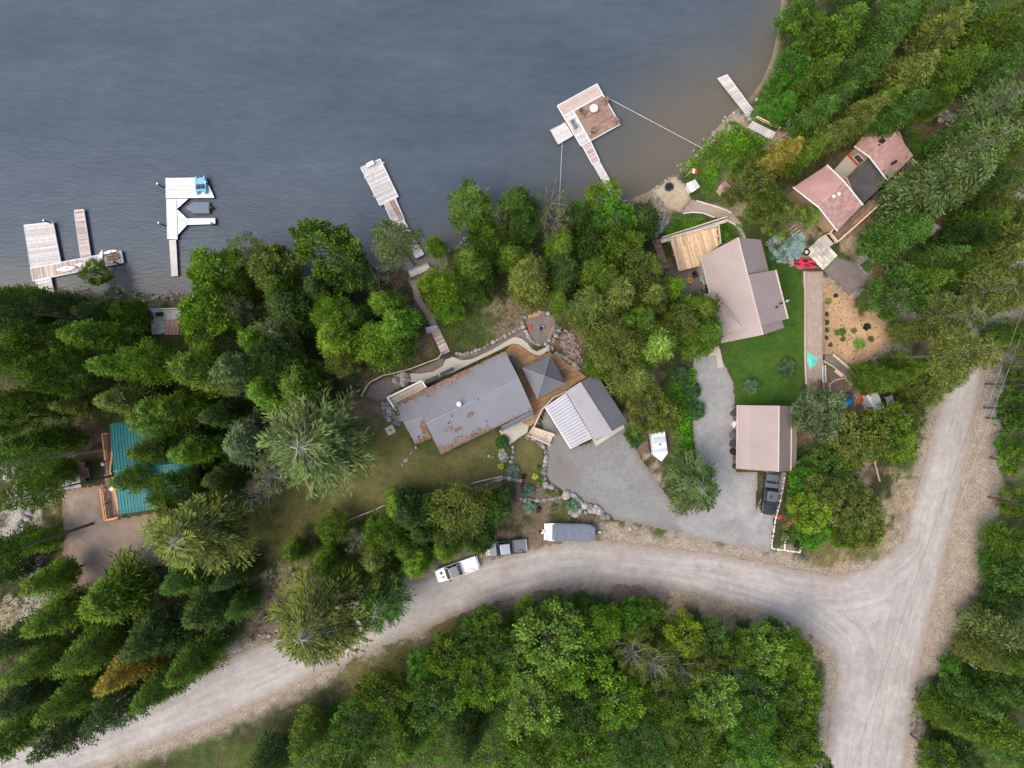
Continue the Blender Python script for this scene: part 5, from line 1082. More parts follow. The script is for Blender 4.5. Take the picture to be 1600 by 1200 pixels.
# paver slab
mb = MB(); q = [P(1258, 394, .12), P(1282, 370, .12), P(1309, 399, .12), P(1286, 422, .12)]; grid(mb, q, 5, 8, .12, .09, (.2, .9)); ps = mb.build('paver_slab', mat('paver', (.52, .49, .42), (.60, .57, .50), 1, .8, tone=True)); tag(ps, 'cream paver slab laid in squares beside the pink house', 'paver slab')
mb = MB(); c = P(610, 672, .1); mb.box(c.x, c.y, c.z, 1.2, 1.15, .16, R_(27)); sp = mb.build('stone_pad', 'concrete'); tag(sp, 'square beige stone pad on the dry lawn', 'stone pad'); mb = MB(); mb.cyl(c.x, c.y, c.z + .085, c.z + .3, .16, 10, r2=.1); mb.build('umbrella_base', 'darkmetal', sp)
# tarps, lumber, ladder at the building site
def crumple(name, poly, m, label, cat, h=.35):
    pw = [tuple(P(a, b)[:2]) for a, b in poly]; A = np.array(pw); xs = np.arange(A[:, 0].min(), A[:, 0].max() + .2, .16); ys = np.arange(A[:, 1].min(), A[:, 1].max() + .2, .16)
    X, Y = np.meshgrid(xs, ys, indexing='ij'); d = sdf(pw, X.ravel(), Y.ravel()).reshape(X.shape); Z = Gz(X.ravel(), Y.ravel()).reshape(X.shape) + .05 + h * np.clip(d / .5, 0, 1) * (.4 + fnoise(X, Y, 1.7, 8))
    keep = (d[:-1, :-1] > -.05); idx = np.arange(X.size).reshape(X.shape); F = np.stack([idx[:-1, :-1], idx[1:, :-1], idx[1:, 1:], idx[:-1, 1:]], -1)[keep]
    u, inv = np.unique(F.ravel(), return_inverse=True); o = np_mesh(name, np.stack([X.ravel()[u], Y.ravel()[u], Z.ravel()[u]], 1), inv.reshape(-1, 4), M[m]); return tag(o, label, cat)
crumple('tarp', [(1304, 628), (1310, 634), (1322, 637), (1332, 631), (1337, 622), (1332, 615), (1326, 620), (1320, 628), (1312, 626)], 'blue', 'crumpled bright blue tarp next to the white-roofed shed', 'tarp', .6)
crumple('plastic_sheet', [(1261, 550), (1266, 556), (1277, 560), (1271, 572), (1264, 577), (1261, 565)], 'turq', 'turquoise plastic sheet lying on the dirt strip by the lawn', 'plastic sheet', .2)
def lumber(label, px, py, dx, dy, n, m, L, spread=.8, name='lumber_pile', grp=None):
    r = P(px, py); mb = MB(); a = math.atan2(-dy, dx)
    for k in range(n):
        o = rnd(-spread, spread); l = L * rnd(.6, 1); aa = a + rnd(-.08, .08)
        mb.box(r.x - math.sin(a) * o + math.cos(a) * rnd(-.4, .4), r.y + math.cos(a) * o, r.z + .05 + .05 * (k % 4), l, rnd(.1, .2), .05, aa, rnd())
    return tag(mb.build(name, m), label, 'lumber', grp)
lumber('brown boards laid along the dirt strip above the blue-green round tree', 1275, 610, .05, 1, 22, 'brownwood', 3.6, 1.1)
lumber('orange offcut boards heaped between the blue tarp and the white-roofed shed', 1340, 622, .3, 1, 14, 'orangewood', 2.2, .7)
lumber('brown beams standing at the left rim of the building site patio', 1298, 622, .05, 1, 8, 'brownwood', 3.2, .25)
mb = MB(); a, b = P(1287.5, 571, .35), P(1288.5, 597, .35); s_ = Vector((.22, 0, 0)); mb.tube([a - s_, b - s_], .05, 5); mb.tube([a + s_, b + s_], .05, 5)
for k in range(9): p = lerp(a, b, (k + .5) / 9); mb.tube([p - s_, p + s_], .04, 5)
tag(mb.build('ladder', 'white'), 'white ladder lying at the edge of the building site', 'ladder')
mb = MB(); 
for k in range(3): mb.box(*(P(1311, 583, .1 + k * .12)), 1.3, .5, .1, R_(-38), rnd())
tag(mb.build('plywood_stack', 'newwood'), 'small stack of yellow plywood beside the curved gravel path', 'plywood')
mb = MB(); mb.box(*P(1350.5, 621, .35), .7, .9, .6, .2); mb.box(*P(1350.5, 621, .72), .8, 1.0, .1, .2); tag(mb.build('crate', 'red'), 'red crate against the white-roofed shed', 'crate')
mb = MB(); c = P(1325, 619, .5); mb.box(c.x, c.y, c.z, 1.1, .9, .8, .2); mb.build; o = mb.build('tool_cart', 'darkmetal', bevel=.05); tag(o, 'dark tool cart standing on the blue tarp', 'cart')
mb = MB(); q = [P(1383, 621, .5), P(1394, 617, .5), P(1398, 631, .5), P(1387, 636, .5)]
for k in range(5): u = (k + .5) / 5; mb.tube([bil(q, u, 0), bil(q, u, 1)], .06, 5); mb.tube([bil(q, 0, u), bil(q, 1, u)], .06, 5)
for v in q: mb.tube([v, v - Vector((0, 0, .5))], .06, 5)
tag(mb.build('rack', 'greywood'), 'grey open timber rack right of the white-roofed shed', 'rack')
# yellow machine beside the grey shed
tm = local('garden_tractor', 'yellow and black machine parked beside the grey-roofed shed', 'tractor'); mb = MB(); mb.box(.55, 0, .75, 1.1, .7, .5); mb.build('hood', 'yellow', tm, bevel=.08)
mb = MB(); mb.box(-.55, 0, .55, 1.1, .8, .25); mb.build('chassis', 'yellow', tm, bevel=.04); mb = MB(); mb.box(-.5, 0, .85, .5, .5, .15); mb.box(-.78, 0, 1.1, .12, .5, .45); mb.build('seat', 'black', tm, bevel=.04); mb = MB(); ring_tube(mb, (-.05, 0, 1.15), .2, .03); mb.build('steering_wheel', 'black', tm); wheels(tm, (.7, -.6), .62, .32, .25)
place(tm, P(131, 734), R_(80)); tm.scale = (1.1,) * 3
mb = MB(); mb.box(*P(130, 750, .5), 1.2, 1.0, .9, .1); tag(mb.build('storage_box', mat('dark_teal_plastic', (.01, .04, .05), (.015, .05, .06), 1, .5), bevel=.05), 'dark teal box between the grey-roofed shed and the teal-roofed cabin', 'box')
mb = MB(); p = P(161, 725, .3); blob(mb, (p.x, p.y, p.z), .3, .3, .3); tag(mb.build('propane_tank', 'white', smooth=True), 'white round tank at the corner of the teal-roofed cabin', 'tank')
mb = MB(); p = W(173, 764, 5.9); mb.cyl(p.x, p.y, 5.75, 5.8, .3, 14); mb.cyl(p.x, p.y, 5.12, 5.75, .05, 8); tag(mb.build('table', 'white'), 'small round white table on the deck of the teal-roofed cabin', 'table')
mb = MB(); p = W(1409, 272, 5.2); mb.cyl(p.x, p.y, 5.02, 5.6, .28, 12, r2=.36); o = tag(mb.build('planter', 'black'), 'black pot with pale top on the small deck behind the pink house', 'pot'); mb = MB(); blob(mb, (p.x, p.y, 5.68), .24, .24, .12); mb.build('plant', 'white', o)
mb = MB(); p = P(1233, 190, .5); mb.box(p.x, p.y, p.z, .8, .8, .9, -.6); o = tag(mb.build('cool_box', mat('teal_grey', (.22, .34, .36), (.26, .38, .40), 1, .5), bevel=.05), 'teal grey box beside the dark bin near the plank ramp', 'box')
mb = MB(); mb.box(p.x + .8, p.y + .5, p.z, .6, .6, .9, -.6); tag(mb.build('bin', 'black', bevel=.05), 'black bin beside the teal grey box near the plank ramp', 'bin')
fl = empty('flag', P(1072, 275), 'red and white flag on a short pole above the sandy beach pad', 'flag'); p = P(1072, 276); mb = MB(); mb.cyl(p.x, p.y, p.z, p.z + 2.6, .04, 6); mb.build('pole', 'white', fl)
zf = p.z + 2.2
def flagq(x0, x1): return [Vector((p.x + x0, p.y - .25 + .06 * math.sin(x0 * 5), zf + .15)), Vector((p.x + x1, p.y - .25 + .06 * math.sin(x1 * 5), zf + .1)), Vector((p.x + x1, p.y + .35, zf + .3)), Vector((p.x + x0, p.y + .35, zf + .35))]
mb = MB(); mb.slab(flagq(.04, .3), .02); mb.slab(flagq(.64, .9), .02); cl = mb.build('cloth', 'red', fl); mb = MB(); mb.slab(flagq(.3, .64), .02); mb.build('cloth_centre', 'white', fl)
fl = empty('flag', P(1293, 828), 'white and pinkish pennant lying among shrubs near the road corner', 'pennant'); p = P(1290, 826); mb = MB(); mb.cyl(p.x, p.y, p.z, p.z + 2.6, .04, 6); mb.build('pole', 'white', fl); a = W(1284, 827, 6.5); b = W(1289, 823, 6.7); c = W(1304, 832, 6.4); mb = MB(); i = 0; mb.v = [tuple(a), tuple(b), tuple(c), (a.x, a.y, a.z - .03), (b.x, b.y, b.z - .03), (c.x, c.y, c.z - .03)]; mb.f = [(0, 1, 2), (5, 4, 3), (0, 3, 4, 1), (1, 4, 5, 2), (2, 5, 3, 0)]; mb.t = [.5] * 5; mb.build('cloth', mat('pennant_cloth', (.78, .72, .70), (.75, .45, .42), 2.5, .8), fl)
# patio things
mb = MB(); p = W(249, 491, zz + .5); mb.box(p.x, p.y, zz + .5, .9, .55, .5, .1); mb.cyl(p.x, p.y, zz, zz + .3, .06, 8); tag(mb.build('barbecue', 'black', bevel=.08), 'black barbecue on the pale patio by the shore', 'barbecue')
chair('blue chair in the corner of the pale patio by the shore', 239, 491, 150, zz + .02, 'blue', None, .9)
# heater of the tan house, yellow hose reel
mb = MB(); p = P(1100, 436, .6); mb.box(p.x, p.y, p.z, .75, 1.5, 1.0, .2); o = tag(mb.build('hot_tub_heater', 'white', bevel=.06), 'white appliance against the wall of the tan-roofed house', 'appliance'); mb = MB(); mb.box(p.x, p.y, p.z + .52, .4, .9, .05, .2); mb.build('lid', 'darkmetal', o)
mb = MB(); p = P(1078, 438, .12)
for k in range(3): ring_tube(mb, p, .35 - k * .07, .05, z=k * .08)
tag(mb.build('hose', 'yellow', smooth=True), 'coiled yellow hose on the brown patio', 'hose')
chair('black chair on the brown patio beside the yellow hose', 1085, 431, 30, None, 'black', None, .9)
# bins and stores along the open side of the carport
SG = 'bins along the open side of the carport'
for (x, y, s, mm, lb) in ((1143.5, 646, .55, 'darkmetal', 'dark bin at the top corner of the carport'), (1146.5, 663, .7, 'carwhite', 'white box among the timber beside the carport'), (1143, 680, .7, 'cargrey', 'grey-green bin, upper of three beside the carport'), (1143, 693, .7, 'darkmetal', 'dark bin, middle of three beside the carport'), (1143, 705, .6, 'black', 'black bin, lowest of three beside the carport'), (1146.5, 728, .5, 'black', 'black bin at the lower corner of the carport')):
    mb = MB(); p = P(x, y, 0); mb.prism([(p.x + s * .55 * math.cos(a_ * math.pi / 4 + .39), p.y + s * .7 * math.sin(a_ * math.pi / 4 + .39)) for a_ in range(8)], p.z + .02, p.z + .95); o = mb.build('bin', mm, bevel=.04); tag(o, lb, 'bin', SG); mb = MB(); mb.box(p.x, p.y, p.z + 1.0, s * 1.1, s * 1.35, .07); mb.build('lid', mm, o, bevel=.02)
# road sign
sg = empty('road_sign', P(1498, 1028), 'road sign on a grey post at the right verge near the bottom', 'road sign'); p = P(1498, 1028); mb = MB(); mb.cyl(p.x, p.y, 3.9, 7.4, .06, 8); mb.build('post', 'darkmetal', sg); mb = MB(); mb.box(p.x + .1, p.y, 6.8, .9, .06, .6, -.6); mb.build('sign_plate', 'white', sg)
# power line along the side road
def pole_(px, py, label):
    e = empty('utility_pole', W(px, py, PL), label, 'utility pole', 'utility poles along the side road'); p = W(px, py, PL); mb = MB(); mb.cyl(p.x, p.y, 3.8, 13.2, .16, 10, r2=.11); mb.build('pole', 'greybark', e); mb = MB(); mb.box(p.x, p.y, 12.8, 2.4, .12, .14, .35); mb.build('crossarm', 'greywood', e); return p
pa = pole_(1560, 395, 'grey utility pole among the trees at the far end of the side road'); pb_ = pole_(1247, 1290, 'grey utility pole beyond the bottom end of the side road')
up = (pa - pb_).normalized(); sd3 = Vector((-up.y, up.x, 0))
for k, (o, mm, lb) in enumerate(((-.15, 'wire', 'pale overhead cable, the middle one over the side road'), (1.05, 'darkwire', 'dark overhead cable, the left one over the side road'), (-1.1, 'wire', 'pale overhead cable, the right one over the side road'))):
    cable('power_cable', (pb_ - sd3 * -o + Vector((0, 0, 9)), pa + sd3 * o + Vector((0, 0, 9))), .016, mm, lb, 'cable', 1.0)

# ---------------------------------------------------------------- fences, rock walls, boulders
def fence(label, pts, h=1.0, sp=2.2, r=.05, m='palewood', name='rail_fence'):
    e = empty(name, P(*pts[0]), label, 'fence')
    w = []
    for k in range(len(pts) - 1):
        a, b = P(*pts[k]), P(*pts[k + 1]); n = max(1, int((b - a).length / 1.5))
        for j in range(n): q = lerp(a, b, j / n); w.append(Vector((q.x, q.y, G(q.x, q.y))))
    w.append(P(*pts[-1]))
    mb = MB()
    for k in range(len(w) - 1):
        for z in (h, h * .5): mb.tube([w[k] + Vector((0, 0, z + rnd(-.02, .02))), w[k + 1] + Vector((0, 0, z + rnd(-.02, .02)))], r, 5, rnd())
    mb.build('rail', m, e); d_ = 0
    for k in range(0, len(w), 2 if sp > 2 else 1):
        mb = MB(); mb.cyl(w[k].x, w[k].y, w[k].z - .3, w[k].z + h + .12, r * 1.5, 7); mb.build('post', m, e)
    return e
fence('pale wooden fence curving around the terrace behind the long grey house', [(567, 618), (574, 605), (580, 597), (600, 587), (625, 581), (641, 577), (665, 568), (686, 560), (691, 553)], 1.0, 1.5, .06)
fence('straight log fence along the lower edge of the dry lawn', [(514, 827), (536, 816), (562, 805), (585, 796), (600, 789), (610, 786), (636, 779), (675, 770), (720, 760), (745, 752), (785, 743)], .9, 2.5, .06)
fence('short pale fence on the left side of the dry lawn', [(478, 742), (490, 775)], .9, 2.5, .05)
fence('thin pale rail in the shrubs left of the brown patio', [(990, 411), (1020, 422)], .8, 2, .04)
fence('pale rail beside the dark rock wall at the top right', [(1440, 166), (1463, 178)], .8, 2, .05)
fence('pale timber edging rail below the white-roofed shed', [(1350, 646), (1364, 643)], .5, 2, .05)
fence('weathered pole lying in the dirt below the white-roofed shed', [(1366, 722), (1374, 752)], .15, 5, .1, 'palewood', 'timber_pole')
def edging(label, pts, m='palewood', h=.22, wd=.12, name='timber_edging', off=0.):
    mb = MB()
    for k in range(len(pts) - 1):
        a, b = P(*pts[k]), P(*pts[k + 1]); e = (b - a); e.z = 0; e = e.normalized(); s_ = Vector((-e.y, e.x, 0)) * wd / 2; H = Vector((0, 0, h + off))
        mb.slab([a - s_ + H, b - s_ + H, b + s_ + H, a + s_ + H], h + .15, rnd(.3, .9))
    return tag(mb.build(name, m), label, 'edging')
edging('pale timber edging between the green lawn and the dirt strip', [(1256, 424), (1257, 460), (1257, 550), (1259, 600)])
edging('dark timber edging between dirt strip and bark mulch', [(1286.5, 472), (1286, 550)], 'brownwood', .3, .2)
edging('pale timber kerb along the lower side of the curved gravel path', [(1286, 564), (1300, 572), (1318, 586), (1330, 600)])
edging('double timber kerb along the bark mulch side of the curved path', [(1300, 554), (1326, 576), (1347, 602)], 'palewood', .4, .25)
edging('timber frame around the unfinished patio', [(1296, 632), (1296, 600), (1304, 594), (1322, 590), (1330, 602)])
edging('pale kerb along the upper side of the sandy footpath', [(1088, 314), (1104, 319), (1118, 323), (1135, 329), (1142, 333)], 'offwhite', .2, .16)
edging('pale kerb below the sandy footpath beside the bright grass', [(1067, 334), (1082, 332), (1098, 333), (1116, 340)], 'offwhite', .2, .16)
edging('pale kerb bordering the triangular green bed at the tan-roofed house', [(1133, 343), (1146, 350), (1156, 358), (1163, 372)], 'offwhite', .25, .2)
def rock_wall(label, pts, r=.32, rows=1, sp=.75, m='stone', spread=.0, name='rock_wall', n=None, flat=.7, t=None, cat='rock wall'):
    mb = MB()
    for row in range(rows):
        for k in range(len(pts) - 1):
            a, b = P(*pts[k]), P(*pts[k + 1]); L = (b - a).length; c = max(1, int(L / (r * 2 * sp * .72)))
            e = (b - a).normalized(); s_ = Vector((-e.y, e.x, 0))
            for j in range(c):
                q = lerp(a, b, (j + rnd(.2, .8)) / c) + s_ * ((row - (rows - 1) / 2) * r * 1.6 + rnd(-spread, spread)); rr = r * rnd(.6, 1.25)
                rock(mb, (q.x, q.y, G(q.x, q.y) + rr * .3), rr, flat, t, fine=r > .4)
    return tag(mb.build(name, m), label, cat)
rock_wall('white kerb along the driveway garden corner of small white stones', [(1226, 745), (1220, 780), (1211, 815), (1206, 850), (1206, 857)], .15, 1, .9, 'white', name='white_kerb', cat='kerb')
rock_wall('white kerb along the road side of the garden corner of small white stones', [(1206, 857), (1228, 860), (1250, 863), (1251, 852)], .15, 1, .9, 'white', name='white_kerb', cat='kerb')
rock_wall('white kerb dividing the garden corner of small white stones', [(1226, 859), (1227, 842)], .15, 1, .9, 'white', name='white_kerb', cat='kerb')
rock_wall('rock wall between the small ringed lawn and the gravel yard', [(824, 681), (838, 688), (848, 696), (853, 705), (852, 722), (850, 735), (849, 752)], .42)
rock_wall('large boulder wall along the lower left rim of the gravel yard', [(851, 757), (864, 762), (876, 768), (888, 772), (900, 779), (912, 787), (926, 794), (940, 801), (952, 808)], .62, 1, .7, spread=.25)
rock_wall('grey stone edging crossing the planted bed above the parked boat', [(812, 780), (826, 781), (845, 782), (862, 779), (880, 776), (890, 770)], .34, 1, .6)
rock_wall('big pale boulders beside the parked boat trailer', [(885, 799), (904, 801), (918, 801), (928, 798)], .6, 1, .7, spread=.3)
rock_wall('low stone row at the end of the log fence', [(763, 754), (778, 750), (790, 746), (804, 749), (816, 752)], .34)
rock_wall('stepping stone row at the left of the small ringed lawn', [(801, 695), (802, 706), (800, 716), (798, 724)], .3, 1, 1.0)
rock_wall('cluster of slate rocks around the small garden pond', [(786, 703), (791, 712), (787, 720), (781, 716), (784, 706), (789, 716)], .55, 1, .6)
rock_wall('pale boulders in the dry lawn left of the small garden pond', [(762, 712), (768, 714), (775, 713)], .34)
rock_wall('stone edging along the bank above the dark gravel strip', [(712, 552), (725, 554), (740, 550), (755, 544), (772, 534), (790, 525), (802, 518), (812, 512)], .3)
rock_wall('stone rim on the upper left of the round gravel terrace', [(817, 512), (816, 502), (820, 496), (828, 492), (838, 489), (848, 488), (858, 490)], .36)
rock_wall('stone rim on the lower left of the round gravel terrace', [(820, 514), (824, 524), (829, 531), (836, 537), (846, 540), (856, 537)], .33)
rock_wall('stone wall on the right of the round gravel terrace', [(874, 510), (869, 518), (864, 526), (860, 535), (859, 543), (862, 549)], .36, 2)
rock_wall('rock wall above the curved right edge of the orange deck', [(866, 552), (874, 555), (884, 560), (892, 566), (900, 572), (906, 578)], .42, 1, .7)
rock_wall('reddish rubble slope right of the round gravel terrace', [(877, 524), (895, 528), (876, 533), (900, 536), (878, 542), (905, 545), (882, 550), (908, 555), (890, 558), (910, 566)], .24, 3, .8, 'redstone', .5, 'rubble_slope', cat='rubble')
rock_wall('dark boulder row inside the curved rail of the orange deck', [(880, 616), (868, 622), (858, 629), (848, 640), (843, 652), (840, 664)], .42, 1, .7, t=.1)
rock_wall('stone steps and boulders on the terrace behind the grey house', [(617, 588), (630, 585), (640, 584), (616, 596), (630, 594), (640, 592), (620, 603), (632, 601)], .42, 1, .6)
rock_wall('boulder bank at the left corner of the long grey house', [(603, 627), (604, 640), (608, 650), (616, 656), (626, 657), (622, 648), (612, 638)], .42, 2, .7)
rock_wall('small stone row leading away from the grey house corner', [(652, 697), (645, 704), (640, 712), (634, 720), (628, 727)], .28)
rock_wall('pale rock wall at the left picture edge', [(52, 755), (47, 770), (44, 790), (42, 805), (37, 815), (31, 830)], .5, 2, .7)
rock_wall('tumbled boulders at the lower left picture edge', [(45, 862), (55, 872), (60, 880), (46, 890), (40, 900)], .6, 2, .7, spread=.5)
rock_wall('stones and rubble heap at the left edge above the rock wall', [(5, 738), (20, 733), (35, 728), (55, 733), (68, 730)], .45, 2, .8, spread=.4)
rock_wall('grey rock wall at the top right beside the black car', [(1460, 152), (1462, 168), (1470, 178), (1480, 186), (1492, 192)], .45, 3, .7)
rock_wall('curved stone ring around a tree at the upper right', [(1508, 215), (1506, 225), (1510, 234), (1520, 239), (1534, 240)], .36, 1)
rock_wall('stone ring around a small green shrub right of the gravel pad', [(1340, 412), (1346, 420), (1354, 428), (1362, 422), (1364, 410), (1354, 402)], .26, 1)
rock_wall('short pale stone arc above the dark round tree', [(1386, 408), (1388, 420), (1384, 430)], .3, 1)
rock_wall('white stones edging the sandy beach pad', [(1019, 299), (1030, 290), (1042, 281), (1054, 274), (1062, 282), (1072, 292)], .26, 1, .8)
rock_wall('pale boulders at the foot of the sandy beach pad', [(1022, 304), (1028, 314), (1036, 322), (1042, 326)], .36, 1, .8)
rock_wall('riprap stones at the shoreline below the square dock', [(905, 334), (920, 328), (940, 321), (960, 317), (985, 318), (1000, 322)], .26, 1, 1.0, spread=.4)
rock_wall('stones at the shoreline beside the plank gangway', [(1128, 188), (1142, 180), (1156, 178), (1166, 188), (1172, 160), (1180, 150)], .3, 1, 1.0, spread=.5)
rock_wall('stone kerb between green lawn garden and the driveway', [(1227, 742), (1222, 765), (1215, 785), (1211, 800)], .26, 1, 1.2)
rock_wall('loose stones along the verge at the lower left of the road', [(405, 995), (430, 988), (455, 980)], .25, 1, .9, spread=.3)
rock_wall('stone steps down to the bay from the new timber deck', [(1042, 338), (1040, 346), (1034, 353), (1028, 359), (1022, 365), (1019, 372)], .38, 2, .6, flat=.3, t=.5, cat='steps')
mb = MB(); planks(mb, [P(1018, 374, .3), P(1030, 374, .3), P(1046, 418, .3), P(1037, 422, .3)], 26, .15, .06); tag(mb.build('boardwalk', 'brownwood'), 'brown timber steps running down left of the new deck', 'walkway')
mb = MB(); planks(mb, [P(1240, 375, .15), P(1256, 365, .15), P(1240, 350, .15), P(1226, 362, .15)], 4, .2, .75); tag(mb.build('timber_steps', 'offwhite'), 'three pale timber steps left of the pink house', 'steps')
rock_wall('scattered stones along the shore left of the patio canopy', [(186, 463), (215, 464), (245, 464), (275, 464), (305, 458), (325, 455)], .24, 2, 1.2, spread=.6)
rock_wall('scattered pale stones along the bank above the cove', [(1062, 266), (1080, 250), (1092, 236), (1106, 218), (1118, 205)], .2, 2, 1.6, spread=.6)
rock_wall('shore stones between the narrow dock and the square dock', [(664, 403), (690, 392), (720, 382), (760, 374)], .26, 2, 1.2, spread=.5)
for k_, (px_, py_, a_, l_, lb_) in enumerate(((222, 462, 12, 3.2, 'grey driftwood log on the shore left of the patio canopy'), (868, 530 - 63, 80, 3.0, 'fallen grey log in the shade above the round gravel terrace'), (891, 527, -62, 2.2, 'pale pole lying on the rubble slope'))):
    p_ = P(px_, py_, .12); d_ = Vector((math.cos(R_(a_)), math.sin(R_(a_)), 0)) * l_ / 2; mb = MB(); mb.tube([p_ - d_, p_ + Vector((0, .08, 0)), p_ + d_], [.1, .09, .05], 7); tag(mb.build('fallen_log', 'greybark'), lb_, 'log')
rock_wall('ring of stones around the canopy swing seat', [(392, 768), (393, 757), (399, 748), (410, 745), (420, 750), (424, 760), (421, 772)], .2, 1)
for (x, y, rr, lb) in ((459, 897, .4, 'lone pale boulder on the bank left of the drooping tree'), (1197, 233, .45, 'pale boulder in the grass below the plank ramp'), (1190, 240, .4, 'pale boulder beside the yellowish conifer'), (985, 826, .35, 'small grey boulder between boat trailer and driveway')):
    mb = MB(); c = P(x, y, .1); rock(mb, c, rr, .7, .9, True); tag(mb.build('boulder', 'stone'), lb, 'boulder')
#SPLIT_TREES
# ---------------------------------------------------------------- trees
def leaf_obj(name, C, D, L, Wd, tone, flat=0.0):
    C = np.asarray(C, float); D = np.asarray(D, float); D /= np.linalg.norm(D, axis=1)[:, None] + 1e-9
    r = rng.normal(size=C.shape); r[:, 2] += flat * 3
    S = np.cross(D, r); S /= np.linalg.norm(S, axis=1)[:, None] + 1e-9; S *= np.asarray(Wd)[:, None] / 2; L = np.asarray(L)[:, None]
    V = np.stack([C, C + D * L * .45 + S, C + D * L, C + D * L * .45 - S], 1).reshape(-1, 3)
    F = np.arange(len(V)).reshape(-1, 4)
    me = bpy.data.meshes.new(name); me.vertices.add(len(V)); me.vertices.foreach_set('co', V.astype(np.float32).ravel())
    me.loops.add(F.size); me.loops.foreach_set('vertex_index', F.astype(np.int32).ravel()); me.polygons.add(len(F)); me.polygons.foreach_set('loop_start', np.arange(0, F.size, 4, dtype=np.int32)); me.polygons.foreach_set('loop_total', np.full(len(F), 4, dtype=np.int32)); me.update(calc_edges=True)
    a = me.attributes.new('tone', 'FLOAT', 'FACE'); a.data.foreach_set('value', np.asarray(tone, dtype=np.float32)); me.materials.append(M['leaf']); return me
def wood_mesh(name, mb, m='bark'):
    me = bpy.data.meshes.new(name); me.from_pydata([tuple(v) for v in mb.v], [], mb.f); me.materials.append(M[m]); return me
HT = 16.0
def conifer(R=3.2, prof=.85, droop=.28, up=.1, dz=.36, nb=8, ln=.5, lw=.13, t0=.14, step=.24, vis=.0, fan=55, dens=1.0, limb='bark', tip=1.0, three=True):
    C = []; D = []; L = []; Wd = []; T = []; tr = MB()
    tr.tube([(0, 0, -.5), (.05, 0, HT * .3), (0, .05, HT * .7), (0, 0, HT * .98)], [.26, .2, .11, .02], 7)
    z = HT * t0
    lob = [rnd(0, 6.28) for _ in range(3)]
    while z < HT * .985:
        t = (z / HT - t0) / (1 - t0); base = R * ((1 - t) ** prof) * (min(1, .45 + t * 5)) + .18
        n = max(4, int(nb * (.55 + .45 * (1 - t))))
        a0 = rnd(0, 6.28)
        for b in range(n):
            a = a0 + 6.283 * b / n + rnd(-.28, .28); r = base * rnd(.68, 1.12) * (1 + .14 * math.sin(2 * a + lob[0]) + .1 * math.sin(3 * a + lob[1] + z * .4)); zb = z + rnd(-.2, .2); ca, sa = math.cos(a), math.sin(a); bt = rnd(.05, .95)
            cv = rnd(-.25, .25)
            pos = lambda s: (r * s * math.cos(a + cv * s * s), r * s * math.sin(a + cv * s * s), zb + up * r * s - droop * r * s * s)
            if rnd() < vis + .25: tr.tube([pos(0), pos(.5), pos(.92)], [.05 + .02 * r / 3, .035, .012], 4, cap=False)
            m = max(2, int(r / step * dens))
            for k in range(m):
                s = .2 + .8 * (k + rnd()) / m if r > 1 else (k + rnd()) / m; p = pos(s); wdt = min(1, 1.25 - s * .75) * (.25 + .28 * r) * .8
                for side in ((-1, 0, 1) if three else (-1, 1)):
                    aa = a + side * R_(fan) * rnd(.6, 1.15); off = rnd(0, wdt) * abs(side)
                    C.append((p[0] + math.cos(aa) * off, p[1] + math.sin(aa) * off, p[2] + rnd(-.07, .07) - off * .12)); D.append((math.cos(aa), math.sin(aa), rnd(-.35, .25) + (.25 * (1 - side * side))))
                    L.append(ln * rnd(.7, 1.3)); Wd.append(lw * rnd(.8, 1.4)); T.append(min(1, max(0, bt + rnd(-.22, .22))))
        z += dz * rnd(.8, 1.2)
    for k in range(14): C.append((0, 0, HT - .1 * k)); a = rnd(0, 6.28); D.append((math.cos(a) * .5, math.sin(a) * .5, 1)); L.append(.4); Wd.append(lw); T.append(rnd(.5, 1))
    return leaf_obj('crown', C, D, L, Wd, T, .5), wood_mesh('trunk', tr, limb)
